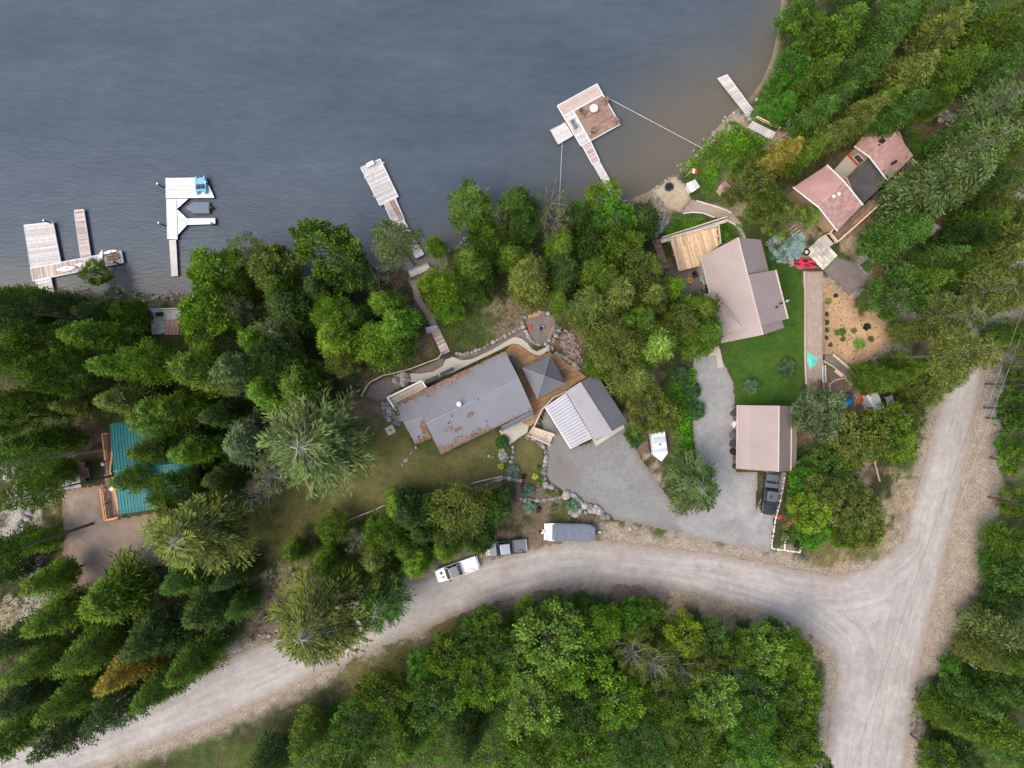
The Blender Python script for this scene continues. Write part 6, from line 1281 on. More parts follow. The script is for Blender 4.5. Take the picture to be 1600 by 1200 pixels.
def clumpy(R=3.2, h0=.3, nclump=110, per=55, cr=.6, leaf=.26, lw=.17, limb='bark', shell=.62, upb=.35, sparse=1., shape=1.0, z_top=1.0, nl=14):
    C = []; D = []; L = []; Wd = []; T = []; tr = MB(); H = HT
    tr.tube([(0, 0, -.5), (.1, .05, H * .35), (0, .15, H * .62), (.05, 0, H * .88)], [.26, .2, .12, .03], 7)
    cz = H * (h0 + (z_top - h0) / 2); hz = H * (z_top - h0) / 2; lob = [(rnd(0, 6.28), rnd(-.8, .8)) for _ in range(4)]
    cl = []
    for k in range(nclump):
        u = rnd(-.85, 1); ph = rnd(0, 6.28); rr = (shell + (1 - shell) * rnd() ** .6); q = math.sqrt(max(0, 1 - abs(u) ** (2.2 if u > 0 else 2.6))) ** shape
        wob = 1 + .16 * math.sin(3 * ph + lob[0][0] + u * 2) + .12 * math.sin(5 * ph + lob[1][0])
        cl.append((math.cos(ph) * q * R * rr * wob, math.sin(ph) * q * R * rr * wob, cz + u * hz * rr))
    for k in range(nl):
        c = cl[rnd() and random.randrange(len(cl))]; z0 = max(H * .2, c[2] - abs(c[0] + c[1]) * .6 - H * .12); tr.tube([(0, 0.05, z0), (c[0] * .5, c[1] * .5, (z0 + c[2]) / 2 + .3), c], [.08, .05, .02], 4, cap=False)
    for c in cl:
        bt = rnd(.05, .95); rc = cr * rnd(.7, 1.35); n = int(per * sparse * rnd(.7, 1.3)); out = Vector((c[0], c[1], (c[2] - cz) * R / hz)); out = out.normalized() if out.length > .1 else Vector((0, 0, 1))
        g = rng.normal(size=(n, 3)); g /= np.linalg.norm(g, axis=1)[:, None]; g *= (rng.random(n) ** .4)[:, None] * rc; g[:, 2] *= .7
        C += [(c[0] + x, c[1] + y, c[2] + z_) for x, y, z_ in g]
        d = g / rc + np.array(out) * .7 + rng.normal(size=(n, 3)) * .5; d[:, 2] += upb; D += [tuple(x) for x in d]
        L += list(leaf * rng.uniform(.6, 1.3, n)); Wd += list(lw * rng.uniform(.7, 1.3, n)); T += list(np.clip(bt + rng.uniform(-.38, .38, n), 0, 1))
    return leaf_obj('crown', C, D, L, Wd, T, .3), wood_mesh('trunk', tr, limb)
VAR = {'S': [conifer(), conifer(droop=.35, nb=9, prof=.95), conifer(R=3.2, prof=.75, up=.18, droop=.3, nb=7), conifer(nb=8, prof=.8, ln=.6, lw=.16, dz=.45)],
       'L': [conifer(R=3.1, prof=.55, droop=.1, up=.25, ln=.42, lw=.15, dz=.3, nb=10, step=.2, t0=.1), conifer(R=3.1, prof=.6, droop=.18, up=.2, ln=.4, lw=.15, dz=.3, nb=10, step=.2, t0=.12), conifer(R=3.1, prof=.5, droop=.12, up=.3, ln=.45, lw=.14, dz=.32, nb=9, step=.2, t0=.14), clumpy(R=3.1, h0=.2, nclump=150, per=78, cr=.7, leaf=.32, lw=.14, shell=.45, shape=1.3), clumpy(R=3.1, h0=.1, nclump=190, per=62, cr=.55, leaf=.36, lw=.15, shell=.5, shape=1.5), clumpy(R=3.2, h0=.2, nclump=130, per=85, cr=.75, leaf=.34, lw=.14, shell=.4, shape=1.0)],
       'D': [clumpy(R=3.2, h0=.3, nclump=120, per=60, leaf=.32, lw=.22, cr=.6), clumpy(R=3.2, h0=.3, nclump=150, per=48, leaf=.30, lw=.2, cr=.5), clumpy(R=3.2, h0=.35, nclump=95, per=60, leaf=.34, lw=.22, cr=.62, shell=.5)],
       'O': [conifer(R=3.2, prof=.5, up=.55, droop=.5, dz=.36, nb=8, ln=.40, lw=.11, t0=.3, step=.15, vis=.75, limb='greybark', fan=42), conifer(R=3.2, prof=.45, up=.5, droop=.4, dz=.40, nb=8, ln=.40, lw=.11, t0=.35, step=.15, vis=.75, limb='greybark', fan=38)],
       'N': [conifer(R=3.3, prof=.5, t0=.52, nb=9, up=.3, droop=.45, dz=.42, ln=.45, lw=.12, limb='greybark'), conifer(R=3.2, prof=.55, t0=.6, nb=10, up=.3, droop=.4, dz=.36, ln=.45, lw=.12)],
       'C': [conifer(R=3.2, prof=.55, nb=11, ln=.5, lw=.16, dz=.3, t0=.05, droop=.2)],
       'P': [clumpy(R=3.0, h0=.3, nclump=95, per=42, leaf=.22, lw=.12, cr=.55, limb='greybark', nl=60), clumpy(R=3.0, h0=.3, nclump=60, per=22, leaf=.22, lw=.12, cr=.6, limb='greybark', nl=60)],
       'B': [clumpy(R=3.1, h0=.02, nclump=120, per=60, leaf=.3, lw=.13, cr=.6, shape=.9)]}
TINT = dict(bright=(.088, .168, .024), brite=(.110, .182, .026), mid=(.066, .118, .019), dark=(.033, .062, .016), deep=(.05, .105, .024), olive=(.096, .126, .034), yellow=(.165, .150, .035), lime=(.12, .20, .045),
            bluegreen=(.075, .115, .06), grey=(.12, .14, .07), blue=(.22, .31, .30), sage=(.080, .120, .045), vivid=(.062, .16, .024))
LOOK = dict(N='tall bare-trunked pine', C='dense cone-shaped conifer', S='tall conifer', L='soft feathery conifer', D='leafy broadleaf tree', O='conifer with bare grey limbs', P='thin sparse tree', B='rounded spruce')
TW = dict(bright='bright green', brite='yellow-green', mid='mid green', dark='dark green', deep='deep green', olive='olive green', yellow='yellowish brown', lime='light lime green', bluegreen='blue-green', grey='grey-green', blue='pale blue', sage='sage green', vivid='vivid green')
NAMES = dict(N='pine_tree', C='spruce_tree', S='conifer_tree', L='larch_tree', D='broadleaf_tree', O='fir_tree', P='sparse_tree', B='spruce_tree')
TREES = """
40 470 38 16 L mid;95 478 32 15 S dark;150 490 30 14 S dark;205 490 24 9 L mid;152 526 40 17 L bright;75 535 38 17 L mid;18 558 36 17 L mid;18 505 32 16 L deep;100 582 42 19 L mid;50 625 38 19 L mid;15 655 34 19 L bright;60 692 36 16 L mid
190 572 32 16 L bright;243 566 36 16 L bright;318 578 46 17 L mid;200 625 44 18 S olive;128 632 32 17 S olive;252 650 42 15 L mid;330 492 42 15 L bright;378 484 26 12 P grey;372 580 36 15 L sage;418 612 32 12 L bright;386 690 46 16 S bluegreen;305 705 30 13 L bright;280 640 30 14 L mid
242 702 40 17 S mid;215 745 36 16 S mid;275 765 34 15 L mid;318 828 74 17 O olive;432 742 30 10 P grey;405 776 26 9 P grey;500 690 80 19 O sage;72 742 26 14 L mid;30 705 34 17 L mid;20 850 30 17 S mid;78 905 28 12 L bright;50 850 22 13 L bright
12 895 26 14 S dark;28 1000 44 17 S dark;92 962 46 17 S mid;178 930 56 17 S mid;60 1035 40 17 S mid;140 1018 48 18 S mid;240 995 52 18 S dark;200 1046 38 18 S yellow;325 950 54 16 S dark;285 905 34 14 S deep;300 1035 44 18 S mid;362 900 28 12 S dark;378 945 26 10 S deep
505 958 66 19 O olive;545 908 26 9 L bright;462 862 20 8 L mid;508 880 22 8 L bright;600 938 38 13 O deep;590 870 36 11 S olive;640 800 36 11 L dark;600 832 30 10 L mid;560 842 22 8 P grey;636 852 30 9 S mid;722 798 42 13 L olive;770 790 28 9 L deep;680 795 28 9 L deep
622 792 24 9 L bright;748 832 28 9 L dark;598 900 30 10 S olive;650 880 26 9 L bright;696 856 24 10 L bright;742 850 21 8 L bright;520 822 24 7 L mid;660 828 30 9 L dark;690 832 28 9 S dark
340 425 42 13 L bright;396 400 34 12 P olive;428 420 38 12 L olive;378 440 26 10 L mid;440 452 32 12 L mid;512 392 44 15 D mid;545 418 40 14 D deep;612 370 34 24 N sage;588 428 30 9 P grey;502 452 40 13 S dark;455 482 42 13 L dark;432 520 32 12 P sage;425 548 26 11 L mid
528 525 44 14 L brite;520 492 30 14 L bright;560 498 26 11 L mid;602 476 27 12 L bright;622 512 34 13 L bright;598 538 36 12 L bright;628 545 20 8 L mid;538 562 26 8 L olive;470 600 42 12 L mid;440 562 40 13 L dark;482 642 32 11 L dark;402 532 28 12 L bright;575 505 24 10 L dark
690 450 32 12 L brite;702 482 22 9 L bright;740 420 33 13 L mid;734 450 22 10 L deep;752 462 16 8 L mid;680 384 17 8 L bright;732 322 34 13 L lime;772 352 28 10 P grey;808 318 32 14 L deep;762 372 34 11 L mid;820 352 28 12 L deep;860 322 32 13 P sage;866 352 26 12 P grey
828 432 42 14 L olive;800 402 26 11 L mid;878 392 34 13 L mid;900 342 24 10 L deep;943 316 28 9 D bright;958 350 32 10 D vivid;1000 350 38 10 S dark;920 398 38 13 L dark;882 426 34 13 L dark;925 422 34 13 L mid;962 400 40 13 L mid;992 432 38 14 L olive;945 438 32 14 L mid
920 480 34 15 L olive;1012 462 46 16 S olive;1050 448 24 10 L bright;962 462 40 15 L olive;960 540 40 14 L olive;1020 540 44 16 S lime;1088 488 44 14 S mid;1100 522 42 13 S mid;990 588 40 13 S olive;1000 500 34 13 L mid;935 572 22 7 L mid;900 482 18 11 L sage;874 468 18 10 L mid;1060 505 28 12 L olive
1082 757 42 11 O sage;1015 640 34 7 D olive;1040 648 20 6 D olive;992 680 16 5 D deep;975 505 26 12 S mid;785 560 0 0 X x;1226 240 28 14 S yellow;1194 264 26 11 S yellow;1262 238 28 13 S mid;1298 212 30 15 S olive;1345 182 30 17 S olive;1275 182 34 16 S deep;1400 178 34 15 L deep;1440 172 28 14 L mid;1368 168 32 17 S mid;1300 162 36 17 S deep;1225 165 22 8 L vivid
1462 292 50 21 C sage;1408 366 38 12 C deep;1532 178 38 17 O sage;1574 205 38 18 S mid;1500 210 26 14 L deep;1560 242 36 18 S mid;1592 165 34 18 S mid;1580 285 38 18 S olive;1536 292 32 17 S dark;1592 332 38 18 S olive;1530 350 32 16 S mid;1572 382 48 19 S olive;1504 372 30 14 L dark;1538 405 42 18 S olive;1500 422 36 17 S mid
1397 460 37 12 D deep;1440 440 30 13 S mid;1465 402 28 13 S deep;1462 498 36 18 O olive;1436 518 26 16 S olive;1560 470 34 18 S olive;1585 520 30 17 S mid;1510 552 40 24 N olive;1545 560 20 14 P olive;1380 592 30 12 L mid;1414 575 32 15 S mid;1462 590 40 16 S olive;1362 582 20 10 S mid;1440 620 24 9 L olive;1598 440 36 18 S mid
1274 645 38 10 D bluegreen;1330 682 40 10 D olive;1380 676 38 10 D mid;1290 722 30 8 D deep;1412 650 24 8 D olive;1402 700 20 7 D mid;1310 700 28 9 D olive;1262 748 24 7 D vivid;1302 742 28 8 D deep;1246 776 17 5 D vivid;1264 796 30 7 D brite;1290 762 30 9 D olive;1322 790 38 9 D olive;1344 818 31 8 D olive;1249 742 18 5 D vivid;1320 830 26 6 D mid;1270 830 24 5 D vivid
1592 640 30 12 D deep;1584 600 26 10 D mid;1592 722 26 10 D bright;1580 785 22 8 D mid;1588 850 38 15 S mid;1590 902 38 16 S deep;1565 985 48 15 S sage;1590 940 34 16 S dark;1532 1022 28 12 S olive;1590 1032 38 17 S mid;1582 1078 40 17 S deep
1184 328 22 8 D olive;1213 343 31 8 D olive;1176 292 30 9 D olive;1168 262 28 7 D mid;1230 385 23 6 B blue;1262 338 15 5 D lime;1196 320 24 9 D mid;1140 308 14 4 D olive;
860 992 52 13 D lime;832 960 28 6.5 D mid;790 1012 34 11 D deep;900 1030 46 13 D bright;940 978 32 11 L bright;918 955 24 6.5 L deep;872 956 28 7 D deep;978 966 28 6.5 D vivid;1012 952 22 6 D mid;985 1012 34 11 P olive;1066 990 28 8 D brite;1020 1032 34 10 P olive;1062 1038 30 9 P grey;1112 992 26 8 D deep;1152 1012 28 9 D mid;1192 1008 34 10 D lime;1142 1040 28 9 P sage;1230 1022 38 11 D bright;1208 985 20 6 D deep;700 1022 30 9 D mid;735 990 26 8 D deep;660 1036 24 8 D vivid;758 972 24 8 D mid;1095 1030 26 9 D olive;935 1050 30 10 D deep;820 1040 34 10 D lime
152 426 20 5 D mid;182 462 14 4 D bluegreen;310 690 22 10 S dark;345 650 30 12 S dark;350 745 34 12 S dark;440 700 24 9 S dark;1540 870 12 4 D vivid;2 728 30 26 N mid;40 775 26 27 N mid;-30 876 34 26 N mid;-10 480 34 26 N dark;1592 446 36 24 N olive;1555 215 34 26 N sage;1555 840 14 4 D mid;1530 955 14 4 D vivid;1480 1040 16 4 D vivid;1570 695 16 4 D vivid;1572 655 20 7 D deep
""".replace('\n', ';')
EXTRA = """
40 1085 44 18 S dark;110 1090 46 18 S mid;180 1105 44 18 S dark;20 1150 46 18 S mid;250 1075 40 17 S mid;95 1150 40 16 S dark;600 1085 36 10 D mid;680 1090 38 11 D deep;750 1060 40 12 D bright;830 1095 44 12 D lime;900 1110 40 12 D deep;960 1085 40 12 D bright;1040 1090 38 11 D mid;1110 1080 38 12 D lime;1180 1075 38 11 D deep;1240 1080 34 10 D mid;560 1130 38 11 D deep;640 1150 40 12 S mid;730 1150 42 13 S dark;820 1170 42 12 D mid;910 1175 40 12 D bright;1000 1160 42 13 D deep;1090 1160 40 12 D mid;1170 1150 40 12 D vivid;1240 1150 34 11 D mid
480 1150 38 12 S mid;420 1190 38 12 S dark;540 1190 36 12 D mid;1480 1120 34 12 S mid;1520 1090 36 14 S deep;1560 1140 42 16 S mid;1500 1180 40 15 S dark;1590 1180 42 17 S deep;1460 1180 26 10 D mid;1270 1195 28 10 D mid
1280 120 40 16 S mid;1350 110 42 17 S deep;1420 120 40 16 S olive;1490 110 40 16 S mid;1560 110 44 18 S deep;1310 50 44 17 S mid;1390 45 44 17 S deep;1470 50 42 17 S olive;1550 45 44 18 S mid;1260 60 30 12 D mid;1235 110 26 8 D vivid;1250 20 34 14 S deep;1590 60 40 18 S mid;1340 10 40 17 S dark;1430 5 40 17 S mid;1520 5 40 18 S deep;1215 140 20 6 D vivid
""".replace('\n', ';')
MARKS = [('long grey-roofed house', 725, 630), ('pyramid-roofed gazebo', 850, 590), ('garage', 915, 645), ('teal-roofed cabin', 235, 730), ('tan-roofed house', 1165, 450), ('tan carport', 1197, 685), ('pink-roofed house', 1335, 270),
         ('pink patio canopy', 262, 505), ('white dock', 285, 340), ('canoe dock', 110, 400), ('narrow grey dock', 612, 320), ('square dock', 915, 180), ('white-roofed shed', 1367, 628), ('round gravel terrace', 845, 513), ('bark mulch bed', 1330, 515),
         ('covered boat on trailer', 890, 828), ('white pickup', 715, 888), ('grey pickup', 791, 853), ('black pickup', 1198, 770), ('cargo trailer', 1026, 696), ('road junction', 1390, 950), ('left rock wall', 45, 800), ('brown gravel yard', 180, 850),
         ('grey-roofed shed', 103, 748), ('white garden kerb', 1230, 860), ('road sign', 1500, 1030), ('picnic table', 1454, 362), ('black car', 1521, 148), ('timber deck', 1085, 385), ('wooden steps', 688, 530), ('stone pad', 610, 672), ('plank ramp', 1190, 203), ('white and pink pennant', 1293, 828), ('red kayaks', 1250, 410), ('lower left road bend', 400, 1010)]
def direction(dx, dy):
    a = math.degrees(math.atan2(-dy, dx)) % 360; return ['right of', 'above and right of', 'above', 'above and left of', 'left of', 'below and left of', 'below', 'below and right of'][int(((a + 22.5) % 360) // 45)]
ORD = ['nearest', 'second nearest', 'third nearest', 'fourth nearest', 'fifth nearest', 'sixth nearest', 'seventh nearest', 'eighth nearest']
protos = {}; tree_list = []
for src in (TREES, EXTRA):
    for row in src.split(';'):
        f = row.split()
        if len(f) != 6 or f[4] == 'X': continue
        tree_list.append((float(f[0]), float(f[1]), float(f[2]), float(f[3]) * (.78 if f[4] == 'S' and float(f[3]) > 13 else 1), f[4], f[5]))
labels = {}
for i, (px, py, R, h_, ty, tn) in enumerate(tree_list):
    ms = sorted(MARKS, key=lambda m: (m[1] - px) ** 2 + (m[2] - py) ** 2)[0]; dist = math.hypot(ms[1] - px, ms[2] - py)
    sz = 'low ' if h_ <= 6 else ('small ' if R < 26 else ('large ' if R > 48 else ''))
    lk = LOOK[ty] if h_ > 6 or ty == 'B' else 'leafy shrub'
    key = (sz + TW[tn] + ' ' + lk, direction(px - ms[1], py - ms[2]) + ' the ' + ms[0]); labels.setdefault(key, []).append((dist, i))
LAB = {}
for (lk, dr_), lst in labels.items():
    lst.sort()
    for k, (dist, i) in enumerate(lst): LAB[i] = (f"{lk} {dr_}" if len(lst) == 1 else f"{lk}, {ORD[min(k, 7)]} {dr_}").replace('conifer with bare grey limbs', 'grey-limbed conifer')
for i, (px, py, R, h_, ty, tn) in enumerate(tree_list):
    z = PL
    for _ in range(6): c = W(px, py, z + h_ * (.78 if ty == 'N' else .5 if ty in 'SOC' else .55)); z = max(G(c.x, c.y), 0.1)
    low = h_ <= 6 and ty != 'B'
    vi = random.randrange(len(VAR[ty])); key = (ty, vi, low)
    cs = (CAMZ - z - h_ * .5) * K
    if key not in protos:
        root = bpy.data.objects.new('garden_shrub' if low else NAMES[ty], None); COL.objects.link(root); cm, tm_ = VAR[ty][vi]
        t_ = bpy.data.objects.new('stem' if low else 'trunk', tm_); COL.objects.link(t_); t_.parent = root; cr_ = bpy.data.objects.new('foliage' if low else 'crown', cm); COL.objects.link(cr_); cr_.parent = root; protos[key] = root; first = True
    else: root = copy_tree(protos[key])
    root['label'] = LAB[i]; root['category'] = 'shrub' if low else 'tree'; root['group'] = 'shrubs around the lots' if low else 'trees around the lakeside lots'
    root.location = (c.x, c.y, z - .1); root.rotation_euler = (0, 0, rnd(0, 6.28)); s = R * cs / 3.15 * (1 - .2 * min(1, math.hypot(px - 800, py - 600) / 800) * h_ / 18 if ty in 'SLD' else 1); root.scale = (s * rnd(.93, 1.07), s * rnd(.93, 1.07), h_ / HT)
    tt = boost(TINT[tn]); v_ = rnd(.88, 1.14); hu = rnd(-.06, .06)
    for ch in root.children:
        if ch.name.startswith(('crown', 'foliage')): ch.color = (tt[0] * v_ * (1 + hu), tt[1] * v_, tt[2] * v_ * (1 - hu), 1)
# garden plants
def ball(px, py, r, tint, label, name='garden_shrub', cat='shrub', sq=.8, vi=0):
    root = copy_tree(protos_ball); z = G(*P(px, py)[:2]); p = P(px, py); r *= .85; tint = tuple(.8 * t + .2 * sum(tint) / 3 for t in tint); s = r * .09 / 3.15; root.name = name
    root.location = (p.x, p.y, z - .05); root.scale = (s, s, r * .09 * 2 * sq / HT); root.rotation_euler = (0, 0, rnd(0, 6)); root['label'] = label; root['category'] = cat; root['group'] = 'garden plants'
    for ch in root.children:
        if not ch.name.startswith(('stem', 'trunk')): ch.color = (*tint, 1)
protos_ball = bpy.data.objects.new('garden_shrub', None); COL.objects.link(protos_ball)
cm, tm_ = clumpy(R=3.1, h0=.0, nclump=90, per=34, leaf=1.0, lw=.55, cr=.8, shape=.7, nl=4, z_top=1.0)
t_ = bpy.data.objects.new('stem', tm_); COL.objects.link(t_); t_.parent = protos_ball; cr_ = bpy.data.objects.new('foliage', cm); COL.objects.link(cr_); cr_.parent = protos_ball
BL = [(802, 736, 8.5, (.10, .20, .15), 'blue-green shrub at the lower left of the small ringed lawn'), (824, 766, 9, (.08, .18, .13), 'dark blue-green shrub between stone edging and the small ringed lawn'), (828, 792, 9, (.13, .24, .16), 'blue-green shrub left of the parked boat motor'), (895, 789, 9, (.09, .20, .13), 'blue-green shrub beside the boulder wall above the boat'),
      (785, 691, 9.5, (.03, .11, .02), 'dark green round shrub at the concrete patio tip'), (784, 700, 4.5, (.30, .40, .02), 'yellow-green ball shrub above the garden pond'), (783, 728, 4.5, (.30, .40, .02), 'yellow-green ball shrub below the garden pond'), (836, 744, 4.5, (.42, .42, .02), 'yellow ball shrub in the lower corner of the ringed lawn'),
      (818, 744, 4, (.10, .02, .02), 'burgundy shrub at the lower edge of the ringed lawn'), (841, 796, 4.5, (.10, .03, .03), 'burgundy shrub in the bed just above the boat'), (817, 757, 3.5, (.13, .05, .04), 'reddish shrub above the dark blue-green shrub'), (846, 749, 5.5, (.06, .15, .02), 'green shrub against the rock wall corner'),
      (865, 793, 5, (.09, .16, .03), 'low green shrub in the bed above the boat'), (858, 768, 6, (.11, .14, .03), 'low olive shrub inside the boulder wall'), (870, 771, 5, (.10, .15, .03), 'low green shrub inside the boulder wall'), (843, 730, 4, (.06, .12, .02), 'dark shrub at the right of the ringed lawn'),
      (1293, 471, 4.5, (.16, .26, .02), 'lime green shrub at the top of the bark mulch bed'), (1340, 538, 7.5, (.13, .33, .02), 'vivid lime green shrub in the bark mulch bed'), (1291, 491, 3, (.07, .06, .02), 'brown shrub in the bark mulch, uppermost by the timber edging'), (1291, 504, 3.5, (.05, .09, .02), 'dark shrub in the bark mulch, second by the timber edging'),
      (1291, 516, 3.5, (.06, .12, .02), 'dark shrub in the bark mulch, third by the timber edging'), (1290, 528, 3, (.09, .05, .02), 'reddish shrub in the bark mulch, lowest by the timber edging'), (1315, 519, 5, (.08, .16, .02), 'green shrub in the middle of the bark mulch bed'), (1307, 520, 4, (.10, .18, .02), 'green shrub left of middle in the bark mulch bed'), (1333, 517, 4, (.13, .22, .03), 'light green shrub right of middle in the bark mulch bed'),
      (1316, 530, 3.5, (.09, .16, .02), 'low green shrub below the middle of the mulch bed'), (1353, 511, 5, (.045, .03, .02), 'dark brown shrub under the round tree in the mulch bed'), (1305, 462, 3.2, (.06, .04, .03), 'dark brown tuft beside the grey stone in the mulch'), (1297, 539, 3, (.06, .10, .02), 'small dark shrub low in the mulch bed'), (1360, 530, 4, (.12, .14, .03), 'olive shrub at the right of the mulch bed'),
      (1172, 604, 11, (.07, .15, .06), 'young pale conifer sapling on the green lawn beside the driveway'), (1226, 574, 12, (.055, .12, .045), 'dark sapling on the green lawn near the turquoise sheet'), (1217, 807, 3.5, (.5, .07, .03), 'red flowering plant by the white kerb'), (1232, 817, 3.5, (.5, .09, .04), 'orange flowering plant inside the garden corner'), (1225, 838, 6, (.10, .20, .03), 'green plant inside the white kerb corner'), (1226, 822, 5, (.12, .18, .03), 'light green plant inside the garden corner'),
      (1246, 850, 5, (.05, .02, .015), 'dark red shrub in the white kerbed bed'), (1353, 417, 7, (.06, .15, .02), 'green shrub inside the stone ring'), (517, 459, 4, (.45, .32, .02), 'yellow flowering shrub among dark trees near the shore'), (501, 462, 4, (.30, .20, .03), 'orange-yellow shrub among dark trees near the shore'), (1268, 640 - 62, 0, (0, 0, 0), ''),
      (1062, 590, 14, (.035, .10, .03), 'dark green bush at the top of the hedge by the driveway'), (1078, 612, 13, (.03, .09, .03), 'dark green bush second from the top of the driveway hedge'), (1085, 640, 13, (.04, .11, .03), 'dark green bush in the middle of the driveway hedge')]
BL = [b for b in BL if b[2] > 0]
for b in BL: ball(*b[:3], b[3], b[4])
for o in [protos_ball] + list(protos_ball.children): bpy.data.objects.remove(o)
# undergrowth: clouds of leaves over the ground, too many to count
def undergrowth(label, polys, dens, h, tint, leaf=.3, name='undergrowth', clump=.5, lw=.5, vis=.9):
    Cs = []; Ds = []; Ls = []; Ws = []; Ts = []
    for poly in polys:
        pw = [tuple(P(a, b)[:2]) for a, b in poly]; A = np.array(pw); x0, y0 = A.min(0); x1, y1 = A.max(0); n = int((x1 - x0) * (y1 - y0) * dens)
        X = rng.uniform(x0, x1, n); Y = rng.uniform(y0, y1, n); nz = fnoise(X, Y, clump, 21); d = sdf(pw, X, Y) + (nz - .5) * 3
        k = (d > 0) & (nz > 1 - vis - .1); X, Y, nz, d = X[k], Y[k], nz[k], d[k]
        hh = h * np.clip(d / .8, .15, 1) * np.clip((nz - .25) * 2.2, .1, 1.3); Z = Gz(X, Y) + hh * rng.uniform(.35, 1, len(X))
        Cs.append(np.stack([X, Y, Z], 1)); D = rng.normal(size=(len(X), 3)); D[:, 2] = abs(D[:, 2]) * .6; Ds.append(D); Ls.append(leaf * rng.uniform(.6, 1.4, len(X))); Ws.append(leaf * lw * rng.uniform(.6, 1.4, len(X)))
        Ts.append(np.clip(fnoise(X, Y, 1.3, 33) * 1.6 - .3 + rng.uniform(-.2, .2, len(X)), 0, 1))
    me = leaf_obj(name, np.concatenate(Cs), np.concatenate(Ds), np.concatenate(Ls), np.concatenate(Ws), np.concatenate(Ts), .8)
    o = bpy.data.objects.new(name, me); COL.objects.link(o); o.color = (*boost(tint, 1.05, 1.15), 1); return tag(o, label, None, None, 'stuff')
undergrowth('bright green undergrowth beside the right driveway and trailer', [[(1045, 585), (1084, 575), (1086, 650), (1084, 735), (1070, 735), (1050, 715), (1045, 660)]], 42, 1.5, (.07, .20, .018), .32)
undergrowth('olive undergrowth between garage and driveway hedge', [[(985, 600), (1045, 610), (1050, 670), (1010, 690), (985, 660), (975, 630)]], 14, .8, (.09, .13, .03), .3, vis=.7)
undergrowth('dark mixed undergrowth below the shore trees', [[(300, 450), (420, 440), (600, 420), (640, 440), (600, 520), (560, 600), (480, 690), (420, 600), (380, 500)]], 9, .7, (.045, .075, .02), .34, vis=.75)
undergrowth('forest floor plants on the left', [[(0, 450), (300, 462), (380, 520), (420, 640), (440, 740), (300, 760), (250, 650), (150, 650), (150, 720), (60, 720), (0, 700)]], 7, .6, (.045, .08, .02), .34, vis=.7)
undergrowth('green plants on the bank behind the long grey house', [[(690, 500), (760, 500), (830, 500), (800, 515), (740, 545), (712, 548), (700, 530)], [(675, 520), (694, 552), (684, 556), (660, 545)], [(600, 560), (640, 560), (690, 548), (640, 572)], [(740, 440), (860, 440), (890, 500), (820, 490), (760, 500), (700, 490)]], 11, .35, (.07, .13, .022), .26, vis=.55)
undergrowth('bright green bank vegetation right of the cove', [[(1058, 262), (1085, 238), (1110, 212), (1140, 190), (1170, 200), (1205, 222), (1195, 260), (1170, 290), (1130, 270), (1110, 300), (1090, 275), (1075, 285)]], 32, .9, (.085, .20, .018), .3, vis=.72)
undergrowth('vivid green bank plants beside the plank ramp', [[(1180, 155), (1215, 150), (1245, 165), (1240, 190), (1216, 203), (1185, 185)]], 34, .9, (.06, .20, .018), .3, vis=.85)
undergrowth('bright green beds around the new timber deck', [[(1048, 345), (1066, 336), (1098, 336), (1117, 343), (1090, 352), (1050, 365), (1036, 368)], [(1124, 345), (1138, 345), (1156, 358), (1160, 372), (1148, 374), (1124, 385)], [(1003, 400), (1022, 385), (1036, 425), (1030, 435)]], 40, .5, (.07, .19, .015), .26)
undergrowth('green undergrowth right of the pink house', [[(1405, 190), (1440, 215), (1460, 260), (1430, 290), (1428, 240)], [(1460, 310), (1530, 320), (1540, 350), (1480, 350)]], 24, .6, (.06, .16, .02), .28, vis=.75)
undergrowth('forest floor plants on the right', [[(1440, 190), (1600, 180), (1600, 290), (1540, 310), (1480, 300)], [(1400, 400), (1500, 340), (1600, 340), (1600, 420), (1540, 470), (1440, 460), (1380, 440)]], 9, .6, (.05, .08, .022), .3, vis=.65)
undergrowth('dense green shrubs on the garden corner by the road', [[(1246, 690), (1300, 690), (1350, 730), (1330, 760), (1390, 800), (1370, 845), (1300, 850), (1245, 858), (1222, 820), (1228, 745)]], 24, 1.0, (.06, .14, .02), .3, vis=.85)
undergrowth('green scrub between the shed and the side road', [[(1340, 650), (1420, 640), (1440, 680), (1415, 740), (1395, 760), (1380, 700), (1330, 690)]], 22, .8, (.075, .15, .02), .3, vis=.8)
undergrowth('bright green thicket below the road bend', [[(640, 1040), (700, 1000), (760, 968), (830, 945), (900, 936), (990, 942), (1060, 960), (1130, 985), (1210, 990), (1260, 1020), (1285, 1060), (1270, 1200), (420, 1200), (520, 1100)]], 20, 1.2, (.06, .16, .02), .34, vis=.9)
undergrowth('small tufts and weeds dotted over the bark mulch bed', [[(1290, 470), (1325, 465), (1340, 500), (1384, 505), (1384, 540), (1340, 570), (1290, 548)]], 5, .15, (.07, .10, .03), .24, 'weeds', clump=1.6, vis=.42)
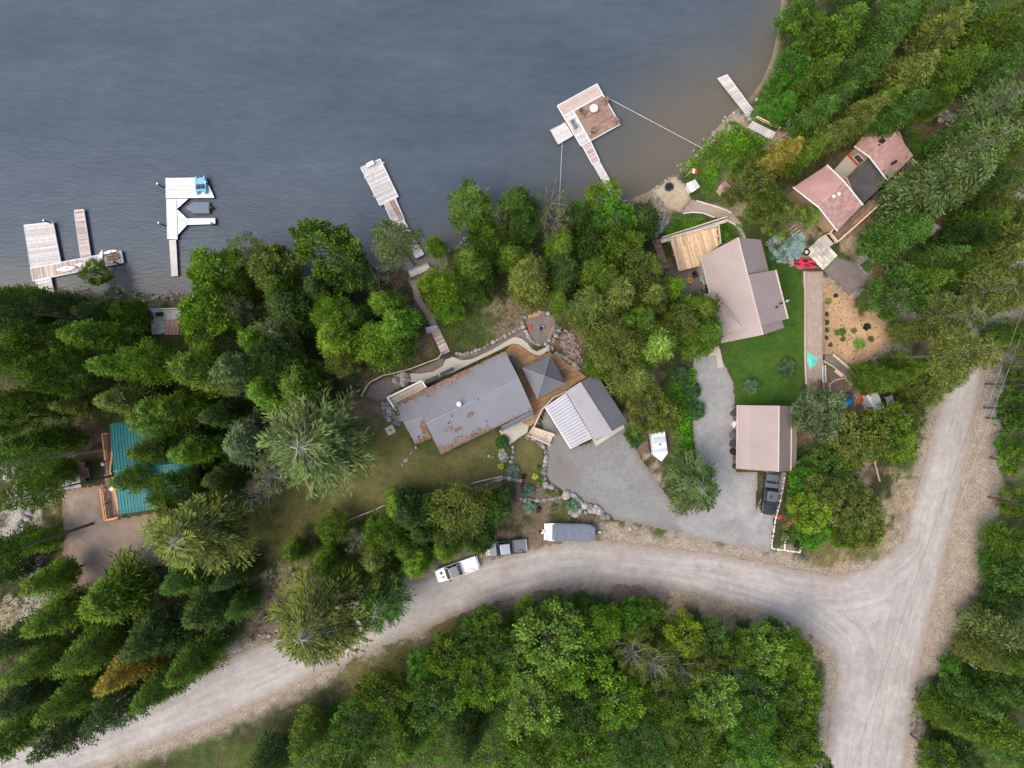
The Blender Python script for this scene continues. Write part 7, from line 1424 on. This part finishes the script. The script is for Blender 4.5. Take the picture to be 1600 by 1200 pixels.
undergrowth('pale clover and weeds in the green side lawn', [[(1200, 420), (1250, 440), (1250, 620), (1160, 620), (1140, 560), (1190, 530)]], 9, .03, (.10, .15, .035), .13, 'weeds', clump=.35, vis=.5)
undergrowth('weeds and clover patches in the dry lawns', [[(590, 700), (700, 716), (775, 690), (780, 740), (640, 780), (520, 825), (480, 730)]], 7, .04, (.05, .085, .02), .16, 'weeds', clump=.5, vis=.5)
undergrowth('scrub along the right picture edge', [[(1575, 590), (1600, 590), (1600, 1100), (1480, 1100), (1510, 1010), (1555, 900), (1575, 800), (1568, 700)], [(1440, 1060), (1600, 1060), (1600, 1200), (1420, 1200)]], 12, .8, (.05, .12, .02), .3, vis=.6)
undergrowth('dark undergrowth strip between dry lawn and road', [[(500, 850), (560, 815), (620, 792), (680, 776), (760, 762), (810, 770), (800, 810), (740, 840), (660, 870), (560, 900), (500, 930), (470, 900)]], 14, .7, (.05, .095, .02), .3, vis=.8)
undergrowth('undergrowth in the dark wood at the lower left', [[(0, 900), (120, 925), (260, 890), (300, 870), (420, 850), (470, 900), (400, 990), (280, 1050), (160, 1100), (0, 1130)]], 9, .7, (.04, .065, .018), .32, vis=.7)
undergrowth('pale dry grass on the road verge by the garden corner', [[(1250, 860), (1300, 862), (1360, 850), (1400, 810), (1410, 790), (1405, 840), (1375, 866), (1340, 884), (1300, 888), (1260, 882)]], 26, .2, (.30, .27, .13), .18, 'verge_grass', lw=.3, vis=.6)
undergrowth('dry grass on the verge below the road bend', [[(560, 1048), (640, 1010), (700, 985), (690, 1000), (600, 1060)], [(1020, 935), (1100, 950), (1200, 975), (1290, 1030), (1285, 1050), (1200, 995), (1100, 968), (1030, 948)], [(260, 1060), (340, 1022), (420, 998), (440, 988), (380, 1000), (300, 1035)]], 26, .2, (.22, .21, .07), .18, 'verge_grass', lw=.3, vis=.6)
undergrowth('dry grass on the verge beside the side road', [[(1420, 740), (1440, 660), (1462, 620), (1450, 660), (1432, 740), (1418, 790), (1400, 800)]], 24, .2, (.27, .25, .12), .18, 'verge_grass', lw=.3, vis=.6)
# unused spare parts of the foliage table
for k_ in list(bpy.data.meshes):
    if k_.users == 0: bpy.data.meshes.remove(k_)
